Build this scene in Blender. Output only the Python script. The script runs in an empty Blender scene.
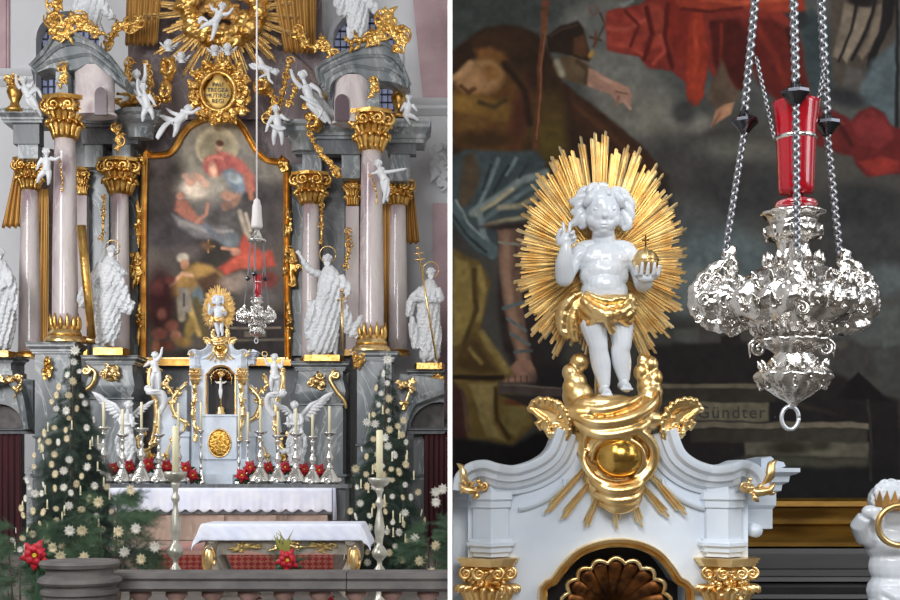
import bpy, math, random
import numpy as np
from mathutils import Vector, Matrix, noise, geometry
C = bpy.context.scene
PI = math.pi
FPX = 1200.0; HZ = 473.0; CAMH = 1.7

# ---------------------------------------------------------------- camera, light, exposure
cam = bpy.data.cameras.new('camera'); co = bpy.data.objects.new('camera', cam); C.collection.objects.link(co)
co.location = (0, 0, CAMH); co.rotation_euler = (PI/2, 0, 0)
cam.lens = 48; cam.sensor_width = 36; cam.shift_y = (HZ-300)/900.0; cam.clip_end = 200; cam.clip_start = 0.05
C.camera = co
C.view_settings.view_transform = 'Standard'; C.view_settings.look = 'None'
C.view_settings.exposure = 0.0; C.view_settings.gamma = 1.0; C.view_settings.use_curve_mapping = False

W = bpy.data.worlds.new('nave_daylight'); C.world = W; W.use_nodes = True
nt = W.node_tree; N = nt.nodes; L = nt.links
for n in list(N): N.remove(n)
out = N.new('ShaderNodeOutputWorld'); bg = N.new('ShaderNodeBackground'); tc = N.new('ShaderNodeTexCoord')
vor = N.new('ShaderNodeTexVoronoi'); vor.inputs['Scale'].default_value = 2.2; vor.inputs['Randomness'].default_value = .6
vr = N.new('ShaderNodeValToRGB'); vr.color_ramp.elements[0].position = .22; vr.color_ramp.elements[1].position = .42
vr.color_ramp.elements[0].color = (2.4, 2.5, 2.65, 1); vr.color_ramp.elements[1].color = (.24, .22, .2, 1)
sep = N.new('ShaderNodeSeparateXYZ'); mr = N.new('ShaderNodeMapRange')
mr.inputs['From Min'].default_value = -.35; mr.inputs['From Max'].default_value = .25
mx = N.new('ShaderNodeMixRGB'); mx.inputs['Color1'].default_value = (.17, .14, .11, 1)
L.new(tc.outputs['Generated'], vor.inputs['Vector']); L.new(vor.outputs['Distance'], vr.inputs['Fac'])
L.new(tc.outputs['Generated'], sep.inputs['Vector']); L.new(sep.outputs['Z'], mr.inputs['Value'])
L.new(mr.outputs['Result'], mx.inputs['Fac']); L.new(vr.outputs['Color'], mx.inputs['Color2'])
L.new(mx.outputs['Color'], bg.inputs['Color']); bg.inputs['Strength'].default_value = 0.62
L.new(bg.outputs['Background'], out.inputs['Surface'])
def area(name, loc, target, sx, sy, power, col):
    l = bpy.data.lights.new(name, 'AREA'); l.shape = 'RECTANGLE'; l.size = sx; l.size_y = sy; l.energy = power; l.color = col
    o = bpy.data.objects.new(name, l); C.collection.objects.link(o); o.location = loc
    o.rotation_euler = (Vector(target)-Vector(loc)).to_track_quat('-Z', 'Y').to_euler()
    return o
area('nave_window_light_west', (-13, 9, 9), (-5, 24, 5), 5, 8, 1850, (.98, .98, 1))
area('nave_window_light_south', (-4, -3, 8), (-5, 20, 4), 5, 5, 1350, (.95, .97, 1))
area('chapel_added_front_lamp', (1.0, -1.2, 4.3), (.9, 4.5, 1.8), 2.2, 1.8, 150, (1, .98, .95))  # added lamp, no window there; brightens canvas and child from the front
area('chapel_added_side_lamp', (3.6, 1.5, 3.4), (.6, 3.9, 1.7), 1.2, 2.0, 42, (.93, .96, 1))  # weaker lamp added at the right for modelling, stands for no real window

# ---------------------------------------------------------------- colour and materials
def lin(c):
    if isinstance(c, str): c = [int(c[i:i+2], 16)/255 for i in (0, 2, 4)]
    return tuple((x/12.92 if x <= .04045 else ((x+.055)/1.055)**2.4) for x in c[:3])
def mat(name, col, rough=.5, metal=0, col2=None, scale=8, bump=0, bscale=None, coat=0, trans=0, emit=0, dist=0, detail=4, ramp=(.35, .65), stretch=None, spec=.5, bdist=.02):
    m = bpy.data.materials.new(name); m.use_nodes = True; t = m.node_tree; b = t.nodes['Principled BSDF']
    b.inputs['Roughness'].default_value = rough; b.inputs['Metallic'].default_value = metal
    b.inputs['Specular IOR Level'].default_value = spec
    b.inputs['Coat Weight'].default_value = coat; b.inputs['Coat Roughness'].default_value = .12
    b.inputs['Transmission Weight'].default_value = trans
    c1 = (*lin(col), 1); b.inputs['Base Color'].default_value = c1
    tcn = t.nodes.new('ShaderNodeTexCoord'); mp = t.nodes.new('ShaderNodeMapping'); t.links.new(tcn.outputs['Object'], mp.inputs['Vector'])
    if stretch: mp.inputs['Scale'].default_value = stretch
    if col2 or bump:
        nz = t.nodes.new('ShaderNodeTexNoise'); nz.inputs['Scale'].default_value = scale; nz.inputs['Detail'].default_value = detail; nz.inputs['Distortion'].default_value = dist
        t.links.new(mp.outputs['Vector'], nz.inputs['Vector'])
    if col2:
        r = t.nodes.new('ShaderNodeValToRGB'); r.color_ramp.elements[0].position = ramp[0]; r.color_ramp.elements[1].position = ramp[1]
        r.color_ramp.elements[0].color = c1; r.color_ramp.elements[1].color = (*lin(col2), 1)
        t.links.new(nz.outputs['Fac'], r.inputs['Fac']); t.links.new(r.outputs['Color'], b.inputs['Base Color'])
    if bump:
        if bscale:
            nz = t.nodes.new('ShaderNodeTexNoise'); nz.inputs['Scale'].default_value = bscale; nz.inputs['Detail'].default_value = 3
            t.links.new(mp.outputs['Vector'], nz.inputs['Vector'])
        bp = t.nodes.new('ShaderNodeBump'); bp.inputs['Strength'].default_value = bump; bp.inputs['Distance'].default_value = bdist
        t.links.new(nz.outputs['Fac'], bp.inputs['Height']); t.links.new(bp.outputs['Normal'], b.inputs['Normal'])
    if emit:
        b.inputs['Emission Color'].default_value = c1; b.inputs['Emission Strength'].default_value = emit
    return m
def marble(name, cols, scale=1.5, rough=.22, vein=None, stretch=(1, 1, .5)):
    m = bpy.data.materials.new(name); m.use_nodes = True; t = m.node_tree; b = t.nodes['Principled BSDF']
    b.inputs['Roughness'].default_value = rough
    tcn = t.nodes.new('ShaderNodeTexCoord'); mp = t.nodes.new('ShaderNodeMapping'); mp.inputs['Scale'].default_value = stretch
    t.links.new(tcn.outputs['Object'], mp.inputs['Vector'])
    nz = t.nodes.new('ShaderNodeTexNoise'); nz.inputs['Scale'].default_value = scale; nz.inputs['Detail'].default_value = 8; nz.inputs['Distortion'].default_value = 1.2
    t.links.new(mp.outputs['Vector'], nz.inputs['Vector'])
    r = t.nodes.new('ShaderNodeValToRGB'); els = r.color_ramp.elements
    while len(els) < len(cols): els.new(.5)
    for i, c in enumerate(cols):
        els[i].position = .3+.4*i/(len(cols)-1); els[i].color = (*lin(c), 1)
    t.links.new(nz.outputs['Fac'], r.inputs['Fac']); last = r.outputs['Color']
    if vein:
        n2 = t.nodes.new('ShaderNodeTexNoise'); n2.inputs['Scale'].default_value = scale*1.3; n2.inputs['Detail'].default_value = 6; n2.inputs['Distortion'].default_value = 2.5
        t.links.new(mp.outputs['Vector'], n2.inputs['Vector'])
        r2 = t.nodes.new('ShaderNodeValToRGB'); e = r2.color_ramp.elements
        e[0].position = .47; e[0].color = (0, 0, 0, 1); e[1].position = .5; e[1].color = (.55, .55, .55, 1); x = e.new(.53); x.color = (0, 0, 0, 1)
        t.links.new(n2.outputs['Fac'], r2.inputs['Fac'])
        mx = t.nodes.new('ShaderNodeMixRGB'); mx.inputs['Color2'].default_value = (*lin(vein), 1)
        t.links.new(r2.outputs['Color'], mx.inputs['Fac']); t.links.new(last, mx.inputs['Color1']); last = mx.outputs['Color']
    t.links.new(last, b.inputs['Base Color'])
    return m
M = {}
M['gold'] = mat('gilding', 'f7dba2', .3, 1, col2='e3b873', scale=14, bump=.2, bscale=60, bdist=.002)
M['gold_ray'] = mat('gilded_wood', 'f4e2b6', .34, .9, col2='dfbd84', scale=20)
M['gold_far'] = mat('gilding_weathered', 'f0c576', .32, .9, col2='b8853c', scale=5, bump=.3, bscale=14, bdist=.03)
M['gold_old'] = mat('gilding_darkened', '94702f', .42, .75, col2='5e4219', scale=9, bump=.2, bscale=50, bdist=.004, stretch=(.3, 1, 1))
M['white'] = mat('polished_white_stucco', 'dde3ea', .2, 0, coat=.35, col2='cfd6de', scale=10)
M['white_far'] = mat('white_stucco_figures', 'e2e4e6', .4, 0, col2='cfd1d3', scale=3)
M['silver'] = mat('embossed_silver', 'efece8', .17, 1, col2='c2beb9', scale=22, bump=.45, bscale=70, bdist=.006)
M['silver_far'] = mat('worn_silver', 'cfcdc6', .25, .85, bump=.4, scale=22, bdist=.01)
M['steel'] = mat('dark_chain_silver', '96989c', .42, .9)
M['taber'] = mat('pale_blue_white_lacquer', 'd7e0ea', .32, 0, col2='c8d3e0', scale=5, coat=.2)
M['black'] = mat('dark_varnished_wood', '1c1b1c', .35, 0, col2='2c2a2b', scale=12, stretch=(.2, 1, 2))
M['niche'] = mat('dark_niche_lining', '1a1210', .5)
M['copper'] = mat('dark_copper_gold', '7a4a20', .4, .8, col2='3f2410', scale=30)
M['red_glass'] = mat('ruby_glass', 'd0102c', .08, 0, trans=.55, coat=.5)
M['candle'] = mat('ivory_wax', 'e9e2bd', .45)
M['flame'] = mat('candle_flame', 'ff7a30', .5, emit=3)

# ---------------------------------------------------------------- tagging
def tag(o, label=None, cat=None, group=None, kind=None):
    if label: o['label'] = label
    if cat: o['category'] = cat
    if group: o['group'] = group
    if kind: o['kind'] = kind
    return o
def thing(name, at, label, cat, group=None, kind=None):
    o = bpy.data.objects.new(name, None); C.collection.objects.link(o); o.location = at
    return tag(o, label, cat, group, kind)
def kids(o): return [c for c in bpy.data.objects if c.parent is o]
def copy_tree(o, loc=None, parent=None, **kw):
    c = o.copy(); C.collection.objects.link(c); c.parent = parent
    if loc is not None: c.location = loc
    for k in list(KID.get(o.name, [])): copy_tree(k, parent=c)
    if parent is not None: KID.setdefault(parent.name, []).append(c)
    tag(c, **kw)
    return c
KID = {}

# ---------------------------------------------------------------- mesh builder (units: photo pixels at distance d)
def pt(px, py, d, dep=0):
    k = d/FPX; return Vector(((px-450)*k, d+dep*k, CAMH+(HZ-py)*k))
class MB:
    def __init__(s, d): s.d = d; s.v = []; s.f = []
    def add(s, vs, fs):
        n = len(s.v); s.v += [tuple(p) for p in vs]; s.f += [tuple(i+n for i in f) for f in fs]; return s
    # internal coordinates: x=px, y=depth, z=-py ; methods take (px,py,dep)
    def box(s, x0, x1, y0, y1, e0, e1):
        vs = [(x, e, -y) for y in (y1, y0) for e in (e0, e1) for x in (x0, x1)]
        return s.add(vs, [(0, 2, 3, 1), (4, 5, 7, 6), (0, 1, 5, 4), (2, 6, 7, 3), (0, 4, 6, 2), (1, 3, 7, 5)])
    def lathe(s, prof, cx, dep=0, seg=24, a0=0, a1=2*PI, tilt=None, fn=None, sx=1, sy=1):
        full = abs(a1-a0-2*PI) < 1e-6; m = seg if full else seg+1; vs = []; fs = []
        for (r, y) in prof:
            for i in range(m):
                a = a0+(a1-a0)*i/seg; rr = r*(fn(a, y) if fn else 1)
                vs.append((cx+rr*math.cos(a)*sx, dep+rr*math.sin(a)*sy, -y))
        for j in range(len(prof)-1):
            for i in range(seg):
                a = j*m+i; b = j*m+(i+1) % m; fs.append((a, b, b+m, a+m))
        fs.append(tuple(range(m))[::-1]); fs.append(tuple((len(prof)-1)*m+i for i in range(m)))
        return s.add(vs, fs)
    def tube(s, pts, r, seg=8, flat=1.0):
        P = [Vector((p[0], p[2] if len(p) > 2 else 0, -p[1])) for p in pts]; n = len(P)
        R = r if hasattr(r, '__len__') else [r]*n
        up = None; vs = []; fs = []
        for i, p in enumerate(P):
            t = (P[min(i+1, n-1)]-P[max(i-1, 0)])
            if t.length < 1e-9: t = Vector((0, 0, 1))
            t.normalize()
            if up is None:
                up = Vector((0, 1, 0)) if abs(t.y) < .9 else Vector((1, 0, 0))
            u = (up-t*up.dot(t))
            if u.length < 1e-6: u = t.orthogonal()
            u.normalize(); up = u; w = t.cross(u)
            for k in range(seg):
                a = 2*PI*k/seg; vs.append(p+(u*math.cos(a)*flat+w*math.sin(a))*R[i])
        for i in range(n-1):
            for k in range(seg):
                a = i*seg+k; b = i*seg+(k+1) % seg; fs.append((a, b, b+seg, a+seg))
        fs.append(tuple(range(seg))[::-1]); fs.append(tuple((n-1)*seg+i for i in range(seg)))
        return s.add(vs, fs)
    def ell(s, c, r, rot=0, seg=12, rings=8, roty=0):
        if not hasattr(r, '__len__'): r = (r, r, r)     # r = (rx, ry(vertical px), rdepth)
        vs = []; fs = []; cr, sr = math.cos(rot), math.sin(rot)
        def put(a, b, e):
            x, z = a*cr-b*sr, a*sr+b*cr
            return (c[0]+x, (c[2] if len(c) > 2 else 0)+e, -c[1]+z)
        vs.append(put(0, r[1], 0))
        for j in range(1, rings):
            t = PI*j/rings
            for i in range(seg):
                a = 2*PI*i/seg; vs.append(put(r[0]*math.sin(t)*math.cos(a), r[1]*math.cos(t), r[2]*math.sin(t)*math.sin(a)))
        vs.append(put(0, -r[1], 0)); last = len(vs)-1
        for i in range(seg):
            fs.append((0, 1+i, 1+(i+1) % seg)); fs.append((last, last-seg+(i+1) % seg, last-seg+i))
        for j in range(rings-2):
            for i in range(seg):
                a = 1+j*seg+i; b = 1+j*seg+(i+1) % seg; fs.append((a, a+seg, b+seg, b))
        return s.add(vs, fs)
    def prism(s, poly, e0, e1):
        n = len(poly); vs = [(p[0], e0, -p[1]) for p in poly]+[(p[0], e1, -p[1]) for p in poly]
        tri = geometry.tessellate_polygon([[Vector((p[0], -p[1], 0)) for p in poly]])
        fs = [tuple(t) for t in tri]+[tuple(i+n for i in t[::-1]) for t in tri]
        fs += [(i, (i+1) % n, (i+1) % n+n, i+n) for i in range(n)]
        return s.add(vs, fs)
    def plan(s, poly, y0, y1):     # poly in (px, dep), extruded vertically
        n = len(poly); vs = [(p[0], p[1], -y1) for p in poly]+[(p[0], p[1], -y0) for p in poly]
        tri = geometry.tessellate_polygon([[Vector((p[0], p[1], 0)) for p in poly]])
        fs = [tuple(t) for t in tri]+[tuple(i+n for i in t[::-1]) for t in tri]
        fs += [(i, (i+1) % n, (i+1) % n+n, i+n) for i in range(n)]
        return s.add(vs, fs)
    def rail(s, path, prof, closed=False):
        """sweep prof [(n, dep)] along path [(px,py)] in the picture plane; n = offset to the left-hand normal"""
        n = len(path); m = len(prof); vs = []; fs = []
        for i, p in enumerate(path):
            a = path[(i-1) % n] if (closed or i) else path[i]; b = path[(i+1) % n] if (closed or i < n-1) else path[i]
            tx, ty = b[0]-a[0], b[1]-a[1]; l = math.hypot(tx, ty) or 1; nx, ny = ty/l, -tx/l
            z = p[2] if len(p) > 2 else 0
            for (o, e) in prof: vs.append((p[0]+nx*o, e+z, -(p[1]+ny*o)))
        for i in range(n if closed else n-1):
            j = (i+1) % n
            for k in range(m):
                k2 = (k+1) % m; fs.append((i*m+k, i*m+k2, j*m+k2, j*m+k))
        if not closed: fs.append(tuple(range(m))[::-1]); fs.append(tuple((n-1)*m+i for i in range(m)))
        return s.add(vs, fs)
    def planrail(s, path, prof):
        """sweep prof [(outward, py)] along a plan path [(px,dep)]; outward = to the camera side for a path running left to right"""
        n = len(path); m = len(prof); vs = []; fs = []
        for i, p in enumerate(path):
            def nrm(a, b):
                tx, ty = b[0]-a[0], b[1]-a[1]; l = math.hypot(tx, ty) or 1; return Vector((ty/l, -tx/l))
            n1 = nrm(path[max(i-1, 0)], p) if i else nrm(p, path[1]); n2 = nrm(p, path[i+1]) if i < n-1 else n1
            h = (n1+n2); h.normalize(); sc = 1/max(.35, h.dot(n1))
            for (o, y) in prof: vs.append((p[0]+h.x*o*sc, p[1]+h.y*o*sc, -y))
        for i in range(n-1):
            for k in range(m):
                k2 = (k+1) % m; fs.append((i*m+k, i*m+k2, (i+1)*m+k2, (i+1)*m+k))
        fs.append(tuple(range(m))[::-1]); fs.append(tuple((n-1)*m+i for i in range(m)))
        return s.add(vs, fs)
    def scroll(s, c, r0, turns, a0, w, hand=1, dep=0, seg=7, bulge=0, tip=1.0):
        """spiral volute from the outside in"""
        n = max(8, int(turns*14)); P = []; R = []
        for i in range(n+1):
            t = i/n; a = a0+hand*t*turns*2*PI; r = r0*(1-.82*t)
            P.append((c[0]+r*math.cos(a), c[1]+r*math.sin(a), dep-bulge*t)); R.append(w*(1-.45*t)*(.35+.65*min(1, t*5/tip)))
        s.tube(P, R, seg); s.ell((P[-1][0], P[-1][1], P[-1][2]), w*.8, seg=8, rings=6); return s
    def leaf(s, pts, w, dep=0, th=.35):
        """plump pointed leaf along pts"""
        n = len(pts); Q = []
        for i in range(n-1):
            for t in (0, .5): Q.append([pts[i][k]*(1-t)+pts[i+1][k]*t for k in range(len(pts[i]))])
        Q.append(list(pts[-1])); m = len(Q)
        R = [w*max(.12, math.sin(PI*(.12+.86*i/(m-1)))) for i in range(m)]
        return s.tube([(q[0], q[1], (q[2] if len(q) > 2 else 0)+dep) for q in Q], R, 6, flat=th)
    def remesh(s, vox, smooth=4, fac=.5, decimate=None):
        me = bpy.data.meshes.new('tmp'); me.from_pydata(s.v, [], s.f); o = bpy.data.objects.new('tmp', me); C.collection.objects.link(o)
        r = o.modifiers.new('r', 'REMESH'); r.mode = 'VOXEL'; r.voxel_size = vox
        if smooth: q = o.modifiers.new('s', 'SMOOTH'); q.factor = fac; q.iterations = smooth
        dg = bpy.context.evaluated_depsgraph_get(); ev = o.evaluated_get(dg); m2 = bpy.data.meshes.new_from_object(ev)
        nv = len(m2.vertices); A = np.empty(nv*3); m2.vertices.foreach_get('co', A); B = np.empty(nv*3, dtype=np.float32); m2.vertices.foreach_get('normal', B)
        s.v = [tuple(p) for p in A.reshape(-1, 3)]; s.nrm = B.reshape(-1, 3); s.f = [tuple(p.vertices) for p in m2.polygons]
        bpy.data.objects.remove(o); bpy.data.meshes.remove(me); bpy.data.meshes.remove(m2)
        return s
    def gauss(s, dents):
        """dents: (px,py,dep, radius, dx,dy(px down),ddep)"""
        A = np.array(s.v)
        for (x, y, e, r, dx, dy, de) in dents:
            q = ((A-np.array([x, e, -y]))**2).sum(1); g = np.exp(-q/(r*r))[:, None]
            A = A+g*np.array([dx, de, -dy])
        s.v = [tuple(p) for p in A]; return s
    def folds(s, amp, freq, ang=0, warp=.6, mask=None, seed=0):
        out = []; ca, sa = math.cos(ang), math.sin(ang)
        for p, n in zip(s.v, s.nrm):
            m = mask(p[0], -p[2], p[1]) if mask else 1
            if m:
                q = Vector(p)*freq+Vector((seed*7.1, seed*3.3, 0)); w = noise.noise_vector(q*.35)*warp
                u = (p[0]+p[1]*.8)*ca*freq+(-p[2])*sa*freq
                h = math.sin(u+w.x*3+w.y*1.5)*.8-.6*abs(math.sin(u*.53+w.z*3))
                k = amp*m*h; p = (p[0]+n[0]*k, p[1]+n[1]*k, p[2]+n[2]*k)
            out.append(p)
        s.v = out; return s
    def rough(s, amp, freq, seed=0):
        out = []
        for p, n in zip(s.v, s.nrm):
            k = amp*noise.noise(Vector(p)*freq+Vector((seed*5, 0, 0))); out.append((p[0]+n[0]*k, p[1]+n[1]*k, p[2]+n[2]*k))
        s.v = out; return s
    def build(s, name, m, parent=None, smooth=True, sharp=None, origin=None):
        k = s.d/FPX; A = np.array(s.v, dtype=float)
        Wd = np.stack([(A[:, 0]-450)*k, s.d+A[:, 1]*k, CAMH+(HZ+A[:, 2])*k], 1)
        if parent is not None: O = np.array(ORG(parent))
        elif origin is not None: O = np.array(origin)
        else: O = np.array([(Wd[:, 0].min()+Wd[:, 0].max())/2, (Wd[:, 1].min()+Wd[:, 1].max())/2, Wd[:, 2].min()])
        me = bpy.data.meshes.new(name); me.from_pydata((Wd-O).tolist(), [], s.f); me.materials.append(m)
        if smooth: me.polygons.foreach_set('use_smooth', [True]*len(me.polygons))
        me.validate(); me.update()
        if sharp and smooth:
            try: me.set_sharp_from_angle(angle=math.radians(sharp))
            except Exception: pass
        o = bpy.data.objects.new(name, me); C.collection.objects.link(o)
        if parent is not None: o.parent = parent; KID.setdefault(parent.name, []).append(o)
        else: o.location = O
        return o
def ORG(p):
    v = Vector((0, 0, 0))
    while p is not None: v += p.location; p = p.parent
    return v
def bez(pts, n=10):
    """Catmull-Rom through pts"""
    P = [pts[0]]+list(pts)+[pts[-1]]; o = []
    for i in range(1, len(P)-2):
        for j in range(n):
            t = j/n; a, b, c, d = P[i-1], P[i], P[i+1], P[i+2]
            o.append(tuple(.5*((2*b[k])+(-a[k]+c[k])*t+(2*a[k]-5*b[k]+4*c[k]-d[k])*t*t+(-a[k]+3*b[k]-3*c[k]+d[k])*t**3) for k in range(len(b))))
    o.append(tuple(pts[-1])); return o
def struct(o): o['kind'] = 'structure'; return o

# ---------------------------------------------------------------- painting on canvas: pigment colours on a fine grid
def vnoise(h, w, cell, rng):
    gh, gw = int(h/cell)+3, int(w/cell)+3; g = rng.random((gh, gw)); y = np.arange(h)/cell; x = np.arange(w)/cell
    yi = y.astype(int); xi = x.astype(int); fy = (y-yi)[:, None]; fx = (x-xi)[None, :]; fy = fy*fy*(3-2*fy); fx = fx*fx*(3-2*fx)
    a = g[yi][:, xi]; b = g[yi][:, xi+1]; c = g[yi+1][:, xi]; d = g[yi+1][:, xi+1]
    return (a*(1-fx)+b*fx)*(1-fy)+(c*(1-fx)+d*fx)*fy
def paint(x0, x1, y0, y1, step, base, ops, seed=1, warp=5.0, var=.35):
    w = int((x1-x0)/step)+1; h = int((y1-y0)/step)+1; rng = np.random.default_rng(seed)
    X, Y = np.meshgrid(np.linspace(x0, x1, w), np.linspace(y0, y1, h))
    wn = lambda c: vnoise(h, w, c/step, rng)-.5
    Xw = X+warp*(wn(22)+.5*wn(9)); Yw = Y+warp*(wn(22)+.5*wn(9)); img = np.empty((h, w, 3)); img[:] = base
    img *= (1+var*(wn(70)+.5*wn(26)))[:, :, None]
    for op in ops:
        kind, geo, col, soft = op[:4]; al = op[4] if len(op) > 4 else 1
        col = np.array([int(col[i:i+2], 16)/255 for i in (0, 2, 4)])
        if kind == 'e':
            cx, cy, rx, ry, rot = geo; c, s_ = math.cos(rot), math.sin(rot); dx, dy = Xw-cx, Yw-cy
            u = (dx*c+dy*s_)/rx; v = (-dx*s_+dy*c)/ry; sd = (np.sqrt(u*u+v*v)-1)*min(rx, ry)
        else:
            pts = geo if kind == 'p' else geo[0]; n = len(pts); D = np.full(X.shape, 1e9); ins = np.zeros(X.shape, bool)
            for i in range(n if kind == 'p' else n-1):
                ax, ay = pts[i]; bx, by = pts[(i+1) % n]; ex, ey = bx-ax, by-ay; q = max(1e-9, ex*ex+ey*ey)
                t = np.clip(((Xw-ax)*ex+(Yw-ay)*ey)/q, 0, 1); D = np.minimum(D, np.hypot(Xw-ax-t*ex, Yw-ay-t*ey))
                if kind == 'p': ins ^= ((ay > Yw) != (by > Yw)) & (Xw < ex*(Yw-ay)/(ey if abs(ey) > 1e-9 else 1e-9)+ax)
            sd = np.where(ins, -D, D) if kind == 'p' else D-geo[1]
        a = np.clip(.5-sd/(2*soft), 0, 1); a = (a*a*(3-2*a)*al)[:, :, None]
        tex = (1+.45*var*(wn(6)+wn(14)))[:, :, None]
        img = img*(1-a)+col*tex*a
    img = np.clip(img*(1+.10*wn(2.5*step+1))[:, :, None], 0, 1); return img
def canvas(img, x0, x1, y0, y1, d, dep, name, m, parent):
    h, w = img.shape[:2]; k = d/FPX; X, Y = np.meshgrid(np.linspace(x0, x1, w), np.linspace(y0, y1, h)); O = ORG(parent)
    # canvas is a slab: painted front, plain back
    V = np.stack([(X-450)*k-O.x, np.full(X.shape, d+dep*k-O.y), CAMH+(HZ-Y)*k-O.z], 2).reshape(-1, 3)
    idx = np.arange(h*w).reshape(h, w); F = np.stack([idx[:-1, :-1], idx[1:, :-1], idx[1:, 1:], idx[:-1, 1:]], 2).reshape(-1, 4)
    n = len(V); cs = [idx[0, 0], idx[0, -1], idx[-1, -1], idx[-1, 0]]; back = V[cs]+np.array([0, .03, 0])
    V = np.concatenate([V, back]); fs = F.tolist()+[(n, n+1, n+2, n+3), (int(cs[0]), int(cs[1]), n+1, n), (int(cs[2]), int(cs[3]), n+3, n+2)]
    me = bpy.data.meshes.new(name); me.from_pydata(V.tolist(), [], fs); me.materials.append(m)
    a = me.color_attributes.new('pigment', 'FLOAT_COLOR', 'POINT'); c = np.ones((len(V), 4)); s = img.reshape(-1, 3)
    c[:n, :3] = np.where(s <= .04045, s/12.92, ((s+.055)/1.055)**2.4); c[n:, :3] = .2; a.data.foreach_set('color', c.ravel())
    o = bpy.data.objects.new(name, me); C.collection.objects.link(o); o.parent = parent; return o
def oil(name, rough=.45, gain=1.0):
    m = bpy.data.materials.new(name); m.use_nodes = True; t = m.node_tree; b = t.nodes['Principled BSDF']
    v = t.nodes.new('ShaderNodeVertexColor'); v.layer_name = 'pigment'; b.inputs['Roughness'].default_value = rough
    g = t.nodes.new('ShaderNodeVectorMath'); g.operation = 'SCALE'; g.inputs['Scale'].default_value = gain
    t.links.new(v.outputs['Color'], g.inputs[0]); t.links.new(g.outputs['Vector'], b.inputs['Base Color'])
    b.inputs['Specular IOR Level'].default_value = .08
    return m
# ================================================================ STRUCTURE
M['plaster'] = mat('white_plaster', 'd9dadb', .8, col2='cfd0d3', scale=.6)
M['plaster_white'] = mat('white_partition_paint', 'f6f6f6', .9)
M['floor'] = mat('stone_floor', '6e6862', .6, col2='57524d', scale=2)
def slab(name, x0, x1, y0, y1, z0, z1, m):
    b = MB(FPX); b.v = [(x+450, y-FPX, z-CAMH-HZ) for z in (z0, z1) for y in (y0, y1) for x in (x0, x1)]
    b.f = [(0, 2, 3, 1), (4, 5, 7, 6), (0, 1, 5, 4), (2, 6, 7, 3), (0, 4, 6, 2), (1, 3, 7, 5)]
    return struct(b.build(name, m, smooth=False))
slab('floor', -16, 6, .5, 30, -.3, 0, M['floor'])
slab('wall_partition', -.0049, .0049, 2.6, 27.0, 0, 12.6, M['plaster_white'])
slab('wall_chapel_back', .0049, 4.2, 5.75, 5.9, 0, 5.5, mat('dark_retable_wall', '262425', .6))

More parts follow.
